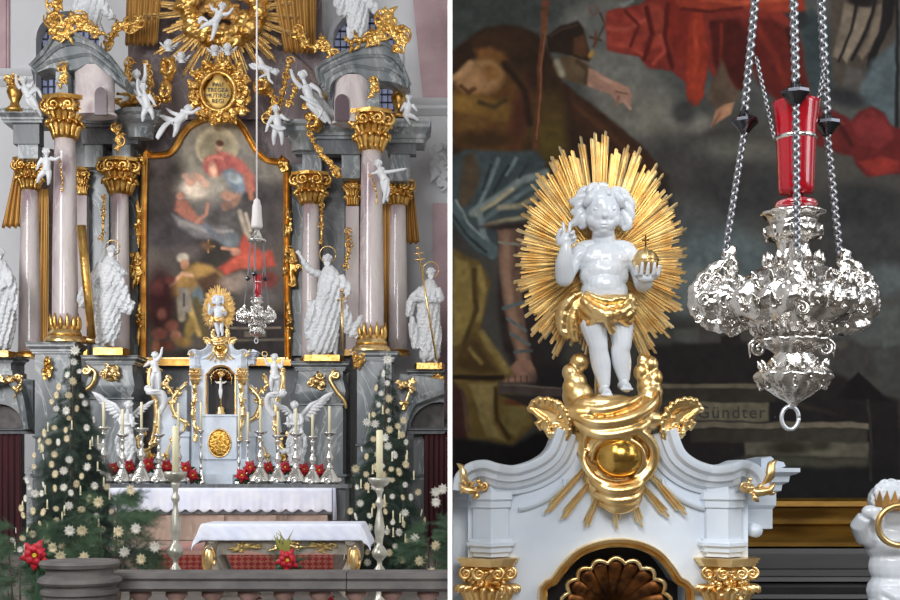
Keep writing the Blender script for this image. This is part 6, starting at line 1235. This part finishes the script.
# ---- silver candlesticks on the gradine
def candlestick(x, yb, yt, d, parent_label, w=8.0, m='silver_far'):
    t = thing('silver_candlestick', pt(x, yb, d), *parent_label)
    h = yb-yt; b = MB(d)
    b.lathe([(w*.5,yb-h*.02),(w*.62,yb-h*.06),(w*.5,yb-h*.14),(w*.34,yb-h*.22),(w*.2,yb-h*.3)], x, 0, 24, fn=lambda a, y: 1+.34*abs(math.cos(1.5*a+PI/4))**3)
    for a in (PI/2*-1, PI/6, 5*PI/6): b.scroll((x+w*.72*math.cos(a), yb-w*.28), w*.25, 1.2, PI/2, w*.12, 1 if math.cos(a) > 0 else -1, w*.6*math.sin(a)); b.tube([(x+w*.72*math.cos(a), yb-w*.1, w*.6*math.sin(a)), (x+w*.4*math.cos(a), yb-h*.16, w*.35*math.sin(a))], [w*.14, w*.12], 6)
    b.remesh(w*.045, 1); b.build('foot', M[m], t)
    b = MB(d); b.lathe([(w*.2,yb-h*.29),(w*.3,yb-h*.33),(w*.14,yb-h*.38),(w*.12,yb-h*.42),(w*.26,yb-h*.47),(w*.3,yb-h*.52),(w*.16,yb-h*.6),(w*.1,yb-h*.66),(w*.2,yb-h*.7),(w*.1,yb-h*.75),(w*.12,yb-h*.84),(w*.22,yb-h*.88),(w*.1,yb-h*.92)], x, 0, 18); b.build('stem', M[m], t)
    b = MB(d); b.lathe([(w*.1,yb-h*.91),(w*.46,yb-h*.97),(w*.5,yb-h),(w*.2,yb-h-.2)], x, 0, 20); b.build('drip_pan', M[m], t)
    return t
def candle(x, y0, y1, r, d, label, group):
    t = thing('candle', pt(x, y1, d), label, 'candle', group); b = MB(d); b.lathe([(r,y1),(r*.98,y0+.5),(r*.75,y0)], x, 0, 14); b.build('wax', M['candle'], t)
    b = MB(d); b.tube([(x,y0+.3,0),(x+.1,y0-1.2,0)], r*.12, 5); b.build('wick', M['black'], t)
places = ['leftmost silver candlestick on the altar ledge', 'second silver candlestick from the left on the altar ledge, tall and before the angel', 'third silver candlestick from the left on the altar ledge', 'fourth silver candlestick from the left on the altar ledge', 'silver candlestick half hidden behind the thick left floor candle on the altar ledge', 'silver candlestick just right of the tabernacle on the altar ledge', 'second silver candlestick right of the tabernacle on the altar ledge', 'middle one of the five right silver candlesticks on the altar ledge', 'second silver candlestick from the right end on the altar ledge', 'rightmost silver candlestick on the altar ledge']
cands = [(103.6,484,427,402),(122.7,484,434,409),(141.5,484,428,402),(159,484,434,409),(178.5,484,431,403),(260.5,484,431,406),(278,484,435,411),(296,484,433,408),(312.5,485,436,414),(329.5,485,432,406)]
for i, (x, yb, ys, yt) in enumerate(cands):
    candlestick(x, yb, ys, 18.35 if i % 2 == 0 else 18.4, (places[i], 'candlestick', 'silver candlesticks on the altar ledge'), w=14.5 if i in (0,2,5,7,9) else 12.5)
    candle(x, yt, ys, 1.35, 18.35 if i % 2 == 0 else 18.4, 'ivory candle in the '+places[i].replace(' on the altar ledge', ''), 'candles on the altar ledge')
for (x, y0, y1, lab) in ((201,402,430,'slim ivory candle standing close left of the tabernacle niche'),(239,408,440,'slim ivory candle standing close right of the tabernacle niche'),(248,412,440,'short ivory candle between the niche and the right altar wing')):
    t = candlestick(x, 486, y1, 18.7, ('small silver candlestick under the '+lab.replace(' standing', ''), 'candlestick', 'small candlesticks beside the tabernacle'), w=6); candle(x, y0, y1, 1.2, 18.7, lab, 'candles beside the tabernacle')
# ---- poinsettias
def poinsettia(x, y, R_, d, label, group, dep=0, pot=None, seed=0, n=11):
    t = thing('poinsettia', pt(x, y+R_*1.15 if d > 10 else 473+1.7*FPX/d, d, dep), label, 'plant', group); r_ = random.Random(seed)
    b = MB(d)
    for i in range(n):
        a = 2*PI*i/n*1.0+r_.uniform(-.1, .1); l = R_*(1 if i % 2 else .72); up = -R_*.25 if i % 2 else -R_*.45
        b.leaf([(x+.08*R_*math.cos(a), y+.08*R_*math.sin(a), dep+up*.4), (x+l*.5*math.cos(a), y+l*.5*math.sin(a), dep+up), (x+l*math.cos(a), y+l*math.sin(a), dep+up*.3)], R_*.3, th=.16)
    b.ell((x, y, dep), (R_*.22, R_*.22, R_*.2), seg=8, rings=6); b.build('red_bracts', M['petal'], t)
    b = MB(d)
    for i in range(8):
        a = 2*PI*i/8+.3; l = R_*1.15; b.leaf([(x+.1*R_*math.cos(a), y+.25*R_+.1*R_*math.sin(a), dep+R_*.25), (x+l*.6*math.cos(a), y+.3*R_+l*.5*math.sin(a), dep+R_*.1), (x+l*math.cos(a), y+.35*R_+l*.8*math.sin(a), dep+R_*.35)], R_*.27, th=.2)
    b.tube([(x, y, dep+R_*.1), (x, y+R_*1.1, dep+R_*.2)]+([(x+1, 473+1.7*FPX/d, dep+4)] if d < 10 else []), [R_*.08, R_*.1]+([R_*.1] if d < 10 else []), 6); b.build('leaves', M['leafg'], t)
    b = MB(d)
    for i in range(6): a = i*1.05; b.ell((x+R_*.1*math.cos(a), y+R_*.1*math.sin(a), dep-R_*.3), R_*.055, seg=6, rings=5)
    b.ell((x, y, dep-R_*.22), (R_*.13, R_*.13, R_*.1), seg=8, rings=6); b.build('flower_centre', M['yellow'], t)
    return t
spots = [(115,468,5.5,'left of the second candlestick'),(131,466,6,'between the second and third candlestick'),(150,464,6.5,'right of the third candlestick'),(168,466,6,'right of the fourth candlestick'),(187,468,6.5,'near the big floor candle'),(194,475,6,'lowest of those left of the tabernacle'),(243,475,6.5,'lowest of those right of the tabernacle'),(251,467,6,'left of the first right candlestick'),(269,467,5.5,'between the first and second right candlestick'),(286,467,6,'left of the middle right candlestick'),(305,469,6,'right of the middle right candlestick'),(320,470,6,'left of the rightmost candlestick')]
for i, (x, y, R_, w_) in enumerate(spots): poinsettia(x, y, R_*1.25, 18.6, 'small red poinsettia on the altar ledge, '+w_, 'poinsettias on the altar ledge', dep=-4, seed=i)
# ---- carpet on the step
b = MB(15.5); k_ = 0
M['carpet'] = mat('red_patterned_carpet', 'a03a34', .9)
def carpet_mat():
    m = M['carpet']; t = m.node_tree; bs = t.nodes['Principled BSDF']; tcn = t.nodes.new('ShaderNodeTexCoord'); mp = t.nodes.new('ShaderNodeMapping'); mp.inputs['Scale'].default_value = (17, 17, 22); mp.inputs['Rotation'].default_value = (0, PI/4, 0)
    ck = t.nodes.new('ShaderNodeTexChecker'); ck.inputs['Scale'].default_value = 1; ck.inputs['Color1'].default_value = (*lin('8e2a28'), 1); ck.inputs['Color2'].default_value = (*lin('a8604f'), 1)
    vo = t.nodes.new('ShaderNodeTexVoronoi'); vo.inputs['Scale'].default_value = 1.5; mx = t.nodes.new('ShaderNodeMixRGB'); mx.inputs['Color2'].default_value = (*lin('3a1a1c'), 1); rp = t.nodes.new('ShaderNodeValToRGB'); rp.color_ramp.elements[0].position = .15; rp.color_ramp.elements[1].position = .3; rp.color_ramp.elements[0].color = (1, 1, 1, 1); rp.color_ramp.elements[1].color = (0, 0, 0, 1)
    t.links.new(tcn.outputs['Object'], mp.inputs['Vector']); t.links.new(mp.outputs['Vector'], ck.inputs['Vector']); t.links.new(mp.outputs['Vector'], vo.inputs['Vector']); t.links.new(vo.outputs['Distance'], rp.inputs['Fac']); t.links.new(rp.outputs['Color'], mx.inputs['Fac']); t.links.new(ck.outputs['Color'], mx.inputs['Color1']); t.links.new(mx.outputs['Color'], bs.inputs['Base Color'])
carpet_mat()
ca = thing('step_carpet', pt(244, 572, 15.4), 'red patterned carpet laid over the altar step behind the front table', 'carpet')
b = MB(15.5); b.box(152, 334, 554.6, 573.5, -1.2, -.1); b.build('front_face', M['carpet'], ca, smooth=False)
b = MB(15.5); b.box(152, 334, 550.2, 551.1, -1.2, 150); b.build('top_face', mat('pinkish_carpet_border', 'b98a80', .9), ca, smooth=False)
b = MB(15.5); b.box(152, 334, 551.1, 554.6, -1.4, -.1); b.build('pale_border', mat('pale_carpet_border', 'c49a8c', .9), ca, smooth=False)
# ---- front table
DTb = 13.5
tb = thing('front_altar_table', pt(282, 597, DTb), 'carved stone coloured altar table with gilt scroll legs, nearest the balustrade', 'altar')
M['carved'] = mat('painted_carved_wood', 'a39a8c', .55, col2='857c70', scale=9, bump=.4)
b = MB(DTb); b.box(205, 358, 525, 529, 0, 60); b.build('table_top', M['carved'], tb, smooth=False)
b = MB(DTb); P = [(214,529),(352,529),(352,560)]+[(352-(352-214)*i/24, 548+9*abs(math.cos(PI*i/12))-2*math.cos(2*PI*i/12)) for i in range(1, 24)]+[(214,560)]; b.prism(P[::-1], 4, 9); b.build('apron', M['carved'], tb, smooth=False)
for (cx_, ww_) in ((244,20),(284,24),(322,18)):
    b = MB(DTb); orn(b, cx_, 547, ww_, 6, int(cx_), 16, 1.1, 4, 2); b.remesh(.6, 1); b.build('apron_ornament', M['gold'] if cx_ == 284 else mat('muted_gilt', 'b59a62', .45, .6), tb)
for i, (x, s_, e) in enumerate(((217,-1,4),(346,1,4),(217,-1,54),(346,1,54))):
    b = MB(DTb); scr(b, [(x,530,e),(x+s_*5,540,e),(x+s_*8,556,e),(x+s_*2,572,e),(x-s_*3,584,e),(x+s_*4,597,e)], 6.5, e, 10, taper=False); b.scroll((x+s_*4,540), 6, 1.2, 0, 2, s_, e-6); b.remesh(.8, 1); lg = b.build('leg', M['carved'], tb)
    if i < 2: b = MB(DTb); b.ell((x+s_*8, 560, e-4), (5.5, 13, 4), seg=16, rings=12); b.tube([(x+s_*8+6*math.cos(a), 560+14*math.sin(a), e-5) for a in [2*PI*j/20 for j in range(21)]], 1.2, 6); b.build('gilt_oval', M['gold'], tb)
b = MB(DTb); vs = []; n = 96; m_ = 0
def draped(d, x0, x1, y, dep0, dep1, drop, corner, label):
    """tablecloth: one sheet over the top with front, back and end drops, corners hanging lower"""
    t = thing('table_cloth', pt((x0+x1)/2, y+drop, d), label, 'cloth')
    b = MB(d); nx, ny = 110, 34; vs = []; W0, D0 = x1-x0, dep1-dep0
    ex, ey = drop, drop
    for sd in (0, 1):
        for j in range(ny+1):
            v = -ey+(D0+2*ey)*j/ny
            for i in range(nx+1):
                u = -ex*1.3+(W0+2.6*ex)*i/nx
                ou = max(0, -u, u-W0); ov = max(0, -v, v-D0); cu_, cv_ = min(max(u, 0), W0), min(max(v, 0), D0)
                dz = max(ou, ov)+.12*min(ou, ov); fl = math.sin((u+v)*.45)*.7*min(1, dz/6)
                x = x0+cu_+(-1 if u < 0 else 1 if u > W0 else 0)*(min(ou, 1)*.6+.42*ou)+fl*.3; e = dep0+cv_+(-1 if v < 0 else 1 if v > D0 else 0)*(min(ov, 1)*.6+.16*ov)+fl*(1 if ov else 0)
                vs.append((x, e+(0 if sd == 0 else .3*(1 if v <= D0/2 else -1)), -(y-.4+dz*.95+(corner*min(ou, ov)/max(ex, 1) if ou and ov else 0)+(.6 if sd else 0))))
    N0 = (nx+1)*(ny+1); fs = []
    for j in range(ny):
        for i in range(nx): q = j*(nx+1)+i; fs += [(q, q+nx+1, q+nx+2, q+1), (q+N0, q+1+N0, q+nx+2+N0, q+nx+1+N0)]
    edge = list(range(nx+1))+[j*(nx+1)+nx for j in range(1, ny+1)]+[ny*(nx+1)+i for i in range(nx-1, -1, -1)]+[j*(nx+1) for j in range(ny-1, 0, -1)]
    for a, c in zip(edge, edge[1:]+edge[:1]): fs.append((a, c, c+N0, a+N0))
    b.add(vs, fs); b.build('linen_sheet', M['linen'], t); return t
draped(DTb, 202, 361, 524, -2, 62, 17, 4, 'plain white cloth draped over the front altar table, behind the balustrade')
# ---- big floor candlesticks
def floor_stick(x, yt, yc, d, side, s_):
    yb = 473+(1.7-.3)*FPX/d; t = thing('floor_candlestick', pt(x, yb, d), 'tall thick silver floor candlestick '+side, 'candlestick'); w = s_
    b = MB(d); b.lathe([(w*.9,yb),(w*.9,yb-3),(w*.6,yb-5),(w*.42,yb-8),(w*.3,yb-14),(w*.36,yb-19),(w*.56,yb-23),(w*.3,yb-27),(w*.22,yb-31)][:], x, 0, 28); b.build('foot', M['silver_dull'], t)
    b = MB(d); y = lambda v: yt+v*(yb-27-yt); b.lathe([(w*.22,y(1.03)),(w*.3,y(.99)),(w*.52,y(.96)),(w*.5,y(.9)),(w*.24,y(.86)),(w*.22,y(.82)),(w*.66,y(.77)),(w*.72,y(.73)),(w*.5,y(.69)),(w*.28,y(.66)),(w*.3,y(.62)),(w*.44,y(.54)),(w*.46,y(.48)),(w*.34,y(.4)),(w*.22,y(.33)),(w*.2,y(.29)),(w*.38,y(.26)),(w*.36,y(.23)),(w*.2,y(.2)),(w*.24,y(.16)),(w*.4,y(.12)),(w*.34,y(.09))], x, 0, 28); b.build('stem', M['silver_dull'], t)
    b = MB(d); b.lathe([(w*.3,y(.1)),(w*.7,y(.07)),(w*.85,y(.05)),(w*1.0,y(.03)),(w*1.06,y(0)),(w*.9,y(-.005)),(w*.5,y(.02)),(w*.2,y(.02))], x, 0, 28); b.build('drip_pan', M['silver_dull'], t)
    c = thing('thick_candle', pt(x, y(.02), d), 'thick ivory candle on the floor candlestick '+side, 'candle'); b = MB(d); b.lathe([(w*.3,y(.018)),(w*.3,yc+1),(w*.24,yc)], x, 0, 18); b.build('wax', M['candle'], c)
    b = MB(d); b.tube([(x,yc+.3,0),(x,yc-2,0)], .3, 5); b.build('wick', M['black'], c)
M['silver_dull'] = mat('dull_silver_leaf', 'c6c4b8', .35, .55, col2='a3a092', scale=9, bump=.25)
floor_stick(175.5, 472, 426, 12.6, 'before the left end of the altar cloth', 11)
floor_stick(379.5, 478, 430, 12.6, 'before the right christmas tree', 11)
# ---- christmas trees
def sprig(b, p, q, w, r_, needles=9, droop=0.0):
    """flat fir sprig of needles from p to q (px, py, dep)"""
    P, Q = Vector(p), Vector(q); v = Q-P; L_ = v.length or 1; n = v.cross(Vector((r_.uniform(-.4, .4), r_.uniform(-.3, .3), 1))); n.normalize(); vs = []; fs = []
    for i in range(needles):
        t = (i+.5)/needles; c = P+v*t; c.y += droop*t*t*L_; l = w*(1-.55*t)
        for s_ in (-1, 1):
            tip = c+n*s_*l+v*(.22*l/L_+.12); e = v*(.17/needles); up = Vector((0, 0, r_.uniform(-.35, .1)*l)); k = len(vs)
            vs += [c-e, c+e, tip+up]; fs.append((k, k+1, k+2))
    k = len(vs); vs += [P+n*.25, P-n*.25, Q]; fs.append((k, k+1, k+2))
    b.add([(a.x, a.z, -a.y) for a in vs], fs)
def xmas_tree(cx, ytip, ybase, R_, d, label, seed, zfloor=.3):
    r_ = random.Random(seed); yb = 473+(1.7-zfloor)*FPX/d; t = thing('christmas_tree', pt(cx, yb, d), label, 'tree')
    b = MB(d); b.tube([(cx, yb, 0), (cx, (yb+ytip)/2, 0), (cx, ytip+4, 0)], [3.4, 2, .5], 8); b.build('trunk', M['bark'], t)
    b = MB(d); surf = []
    n = 640
    for i in range(n):
        f = (i+r_.random())/n; f = f**.62; y = ytip+(ybase-ytip)*f; R = R_*f**.72*r_.uniform(.72, 1.05)*(1+.12*math.sin(f*40))+1.5; a = r_.uniform(0, 2*PI)
        ca, sa = math.cos(a), math.sin(a); p = (cx+R*.12*ca, y-R*.12, R*.12*sa); q = (cx+R*ca, y+R*.16+r_.uniform(-2, 2), R*sa)
        m_ = (cx+R*.6*ca, y+R*.05, R*.6*sa)
        sprig(b, p, q, 4.2+R*.07, r_, 16, .1)
        for s_ in (-1, 1): sprig(b, m_, (m_[0]+R*.34*math.cos(a+s_*.8), m_[1]+R*.1, m_[2]+R*.34*math.sin(a+s_*.8)), 3+R*.04, r_, 7, .1)
        if r_.random() < .5: sprig(b, (cx+R*.8*ca, y+R*.1, R*.8*sa), (cx+R*.8*ca+r_.uniform(-5,5), y+R*.1+7, R*.85*sa), 3, r_, 6)
    b.build('foliage', M['needle'], t, smooth=False); return t
def straw_star_mesh(d, m, name, r=4.3, n=18):
    b = MB(d); cx, cy = 450, HZ
    for i in range(n):
        a = 2*PI*i/n; l = r*(1 if i % 2 else .8); w = r*.042; ca, sa = math.cos(a), math.sin(a)
        P = lambda rr_, o, e: (cx+rr_*ca-o*sa, e, -(cy+rr_*sa+o*ca)); b.add([P(.2*r, -w*.7, 0), P(.2*r, w*.7, 0), P(l*.7, w*1.6, 0), P(l, 0, 0), P(l*.7, -w*1.6, 0), P(.2*r, -w*.7, .5), P(.2*r, w*.7, .5), P(l*.7, w*1.6, .5), P(l, 0, .5), P(l*.7, -w*1.6, .5)], [(0,1,2,3,4),(9,8,7,6,5),(0,5,6,1),(1,6,7,2),(2,7,8,3),(3,8,9,4),(4,9,5,0)])
    b.ell((cx, cy, .2), (r*.16, r*.16, .6), seg=16, rings=6); o = b.build(name, m, origin=pt(450, HZ, d)); return o
def scatter(cx, ytip, ybase, R_, d, seed, n, trname, sr=4.9):
    """straw stars and little white candles hung over the front of a tree"""
    r_ = random.Random(seed); k = d/FPX; protos = []
    for mm, nm, lab in ((M['straw_white'], 'straw_star', 'white straw star hanging on the '+trname), (M['straw'], 'straw_star', 'golden straw star hanging on the '+trname)):
        o = straw_star_mesh(d, mm, nm, sr); tag(o, lab, 'ornament', ('white' if mm is M['straw_white'] else 'golden')+' straw stars on the '+trname); protos.append([o, 0])
    pts_ = []; tries = 0
    while len(pts_) < n and tries < 4000:
        tries += 1; f = r_.random()**.55; y = ytip+6+(ybase-ytip-6)*f; R = R_*f**.72; x = cx+R*r_.uniform(-1, 1)*.98
        if all((x-a)**2+((y-c)*.9)**2 > (sr*1.45)**2 for a, c, _ in pts_): pts_.append((x, y, R))
    for i, (x, y, R) in enumerate(pts_):
        e = -math.sqrt(max(0, 1-((x-cx)/max(R, 1))**2))*R-3; pr = protos[0 if (r_.random() < .5) else 1]
        if pr[1] == 0: o = pr[0]; pr[1] = 1
        else: o = pr[0].copy(); C.collection.objects.link(o)
        fy = (y-ytip)/(ybase-ytip); fx = (x-cx)/max(R, 1); hgt = ['near the top', 'in the upper third', 'at mid height', 'low down'][min(3, int(fy*4))]; sd = 'left edge' if fx < -.6 else 'left half' if fx < -.15 else 'middle' if fx < .15 else 'right half' if fx < .6 else 'right edge'
        o['label'] = ('white' if pr is protos[0] else 'golden')+' straw star '+hgt+', '+sd+' of the '+trname
        o.location = pt(x, y, d, e); s_ = r_.uniform(.62, 1.05); o.scale = (s_, s_, s_); o.rotation_euler = (r_.uniform(-.3, .3), r_.uniform(0, 3), r_.uniform(-.7, .7)+(x-cx)/max(R, 1)*.6)
    cp = None
    for i in range(int(n*.3)):
        f = r_.random()**.55; y = ytip+14+(ybase-ytip-16)*f; R = R_*f**.72; x = cx+R*r_.uniform(-.95, .95); e = -math.sqrt(max(0, 1-((x-cx)/max(R, 1))**2))*R-1.5
        if cp is None: b = MB(d); b.lathe([(.75,HZ+4),(.75,HZ-3),(.3,HZ-4.6)], 450, 0, 8); b.lathe([(1.3,HZ+4.6),(1.3,HZ+4)], 450, 0, 8); cp = b.build('tree_candle', M['candle'], origin=pt(450, HZ, d)); tag(cp, 'slim white tree candle clipped on the '+trname, 'candle', 'tree candles on the '+trname); o = cp
        else: o = cp.copy(); C.collection.objects.link(o)
        o['label'] = 'slim white tree candle '+['near the top', 'in the upper third', 'at mid height', 'low down'][min(3, int((y-ytip)/(ybase-ytip)*4))]+', '+('left' if x < cx else 'right')+' side of the '+trname
        o.location = pt(x, y, d, e)
xmas_tree(73, 352, 566, 60, 14.8, 'tall christmas tree with straw stars at the left, before the left front column', 61)
scatter(73, 352, 548, 58, 14.8, 71, 78, 'left christmas tree')
xmas_tree(385.5, 360, 578, 49, 15.1, 'tall christmas tree with straw stars at the right, behind the right floor candlestick', 62)
scatter(385.5, 360, 560, 48, 15.1, 72, 76, 'right christmas tree')
for (x, y, d, lab) in ((76,351,14.7,'white star at the tip of the left christmas tree'),(388,360,15.0,'white star at the tip of the right christmas tree')):
    o = straw_star_mesh(d, M['straw_white'], 'tree_top_star', 6); tag(o, lab, 'ornament'); o.location = pt(x, y, d, -3)
# ---- fir greenery in the foreground
def bush(P, d, label, seed, L_=30, n=200, m='needle_near', base=None):
    """leafy fir boughs: P = list of (x, y, rx, ry)"""
    r_ = random.Random(seed); x0 = sum(p[0] for p in P)/len(P); yb = base; t = thing('fir_boughs', pt(x0, yb, d), label, 'greenery'); b = MB(d)
    for i in range(n):
        x, y, rx, ry = P[i % len(P)]; a = r_.uniform(0, 2*PI); q = math.sqrt(r_.random()); px_, py_, e = x+rx*q*math.cos(a), y+ry*q*math.sin(a), r_.uniform(-14, 14)
        sg = 1 if px_ > x0 else -1; dx, dy = sg*L_*r_.uniform(.4, 1), L_*r_.uniform(-.35, .3)
        sprig(b, (px_, py_, e), (px_+dx, py_+dy, e-r_.uniform(0, 10)), L_*.17, r_, 22, .08)
        for s_ in (-1, 1): sprig(b, (px_+dx*.4, py_+dy*.4, e-2), (px_+dx*.75, py_+dy*.6+s_*L_*.22, e-5), L_*.12, r_, 12)
    b.build('needles', M[m], t, smooth=False)
    b = MB(d)
    for (x, y, rx, ry) in P: b.tube([(x0, yb, 4), ((x0+x)/2, (yb+y)/2-4, 2), (x, y, 0)], [2, 1.5, .7], 6)
    b.build('branches', M['bark'], t); return t
fl = lambda d, z=0: 473+(1.7-z)*FPX/d
bush([(72,530,22,10),(100,524,26,10),(128,518,20,8),(120,545,26,14),(90,552,24,12),(140,560,16,12),(118,500,14,4)], 9.6, 'spreading fir boughs with straw stars behind the stone pedestal', 81, 28, 330, base=fl(9.6))
bush([(8,540,14,16),(20,565,20,20),(8,590,20,16),(34,585,14,16),(24,610,30,20)], 8.4, 'dark fir boughs left of the stone pedestal, around the red poinsettia', 82, 26, 240, base=fl(8.4))
bush([(436,530,10,16),(420,552,14,12),(438,562,10,14),(428,540,12,14)], 9.6, 'fir boughs behind the right end of the balustrade', 83, 22, 180, base=fl(9.6))
def stars_at(L_, d, dep, r, where):
    pr = {}
    for i, (x, y, w_) in enumerate(L_):
        mm = 'straw_white' if w_ else 'straw'
        if mm not in pr: o = straw_star_mesh(d, M[mm], 'straw_star', r); tag(o, ('white' if w_ else 'golden')+' straw star hung on the '+where, 'ornament', ('white' if w_ else 'golden')+' straw stars on the '+where); pr[mm] = o
        else: o = pr[mm].copy(); C.collection.objects.link(o)
        o['label'] = ('white' if w_ else 'golden')+' straw star '+('high' if y < 535 else 'mid' if y < 549 else 'low')+' on the '+('left' if x < (110 if d < 10 and x < 300 else 432) else 'right')+' part of the '+where
        o.location = pt(x, y, d, dep); o.rotation_euler = (.1*math.sin(i*3), i*.7, .4*math.sin(i*2))
stars_at([(76,530,1),(88,530,0),(124,531,0),(141,528,1),(130,551,1),(146,558,0),(59,547,0),(67,555,0),(90,556,0),(136,490,0),(160,546,1),(104,502,0)], 9.6, -20, 6.4, 'boughs by the stone pedestal')
stars_at([(436,492,1),(443,489,1),(436,502,1),(420,560,0),(436,545,0),(415,538,1),(432,571,0)], 9.6, -14, 6, 'boughs at the balustrade end')
poinsettia(36, 555, 16.5, 7.9, 'big red poinsettia at the left, beside the stone pedestal', None, seed=91)
poinsettia(288, 560, 13, 8.6, 'big red poinsettia before the front table, behind the balustrade', None, seed=92)
poinsettia(253, 594, 8, 7.6, 'low red poinsettia seen under the middle of the balustrade rail', None, seed=93)
poinsettia(328, 597, 7, 7.6, 'low red poinsettia seen under the rail, right part', None, seed=94)
b = MB(8.7); 
for i in range(24): r_ = random.Random(i+5); a = r_.uniform(-2.8, -.3); l = r_.uniform(12, 24); sprig(b, (286+r_.uniform(-12,12), 566, 2), (286+r_.uniform(-14,14)+l*math.cos(a), 562+l*math.sin(a), r_.uniform(-4, 6)), 4.5, r_, 12)
for i in range(14): r_ = random.Random(i+65); b.tube([(286+r_.uniform(-10,10), 566, 2), (286+r_.uniform(-14,14), fl(8.7), 2)], .8, 5)
solo(b, 'fir_bouquet', M['needle_near'], 'fir sprigs arranged behind the poinsettia before the front table', 'greenery', smooth=False)
b = MB(8.65)
for i in range(16): r_ = random.Random(i+25); b.leaf([(286,560,0), (286+r_.uniform(-8,8), 545, -2), (284+r_.uniform(-13,13), 533+r_.uniform(-4,8), -2)], 1.1, th=.5)
b.tube([(286,562,0),(286,fl(8.65),0)], .8, 5)
solo(b, 'yellow_grass_spray', mat('yellow_green_grass', '8d8b40', .7), 'yellow green grass spray behind the red poinsettia before the front table', 'plant')
for i in range(0): pass
# ---- balustrade
DB = 7.2
ba = thing('balustrade', pt(284, 473+1.7*FPX/DB, DB), 'dark grey stone balustrade rail across the foreground', 'balustrade')
for k, (x0, x1) in enumerate(((112,347.4),(348.2,449))):
    b = MB(DB); vs = []; pr = [(0,571.5),(-14,572),(-17,574),(-18,577),(-15,580),(-17,583),(-19,587),(-15,590),(-6,591),(24,591),(24,571.5)]
    b.add([(x, e, -y) for x in (x0, x1) for (e, y) in pr], [(i, (i+1) % len(pr), (i+1) % len(pr)+len(pr), i+len(pr)) for i in range(len(pr))]+[tuple(range(len(pr)))[::-1], tuple(range(len(pr), 2*len(pr)))]); b.build('rail', M['sandstone'], ba, sharp=30)
yb = 473+1.7*FPX/DB
for i in range(9):
    x = 140+i*36; b = MB(DB); b.lathe([(11,591),(11,596),(7,600),(6,612),(10,640),(12,665),(7,690),(6,705),(10,712),(11,yb-14)], x, 3, 18); b.build('baluster', mat('reddish_stone_baluster', 'a3847a', .5, col2='8a6c63', scale=9) if i == 0 else bpy.data.materials['reddish_stone_baluster'], ba)
b = MB(DB); b.box(112, 449, yb-14, yb, -14, 20); b.build('plinth', M['sandstone'], ba, smooth=False)
pp_ = thing('stone_pedestal', pt(80, yb, 6.9), 'grey stone pedestal with a moulded round top at the left front', 'pedestal')
b = MB(6.9); b.lathe([(1,560.5),(38,560.5),(39.5,563),(38,566.5),(33,567.5),(33,574),(36,575.5),(40,577.5),(41,581),(39,583.5),(35,585),(35,588),(38,589.5),(38,593),(35,595),(34.5,640),(34.5,760),(40,765),(40,473+1.7*FPX/6.9),(1,473+1.7*FPX/6.9)], 80, 0, 56); b.build('drum', M['sandstone'], pp_, sharp=30)
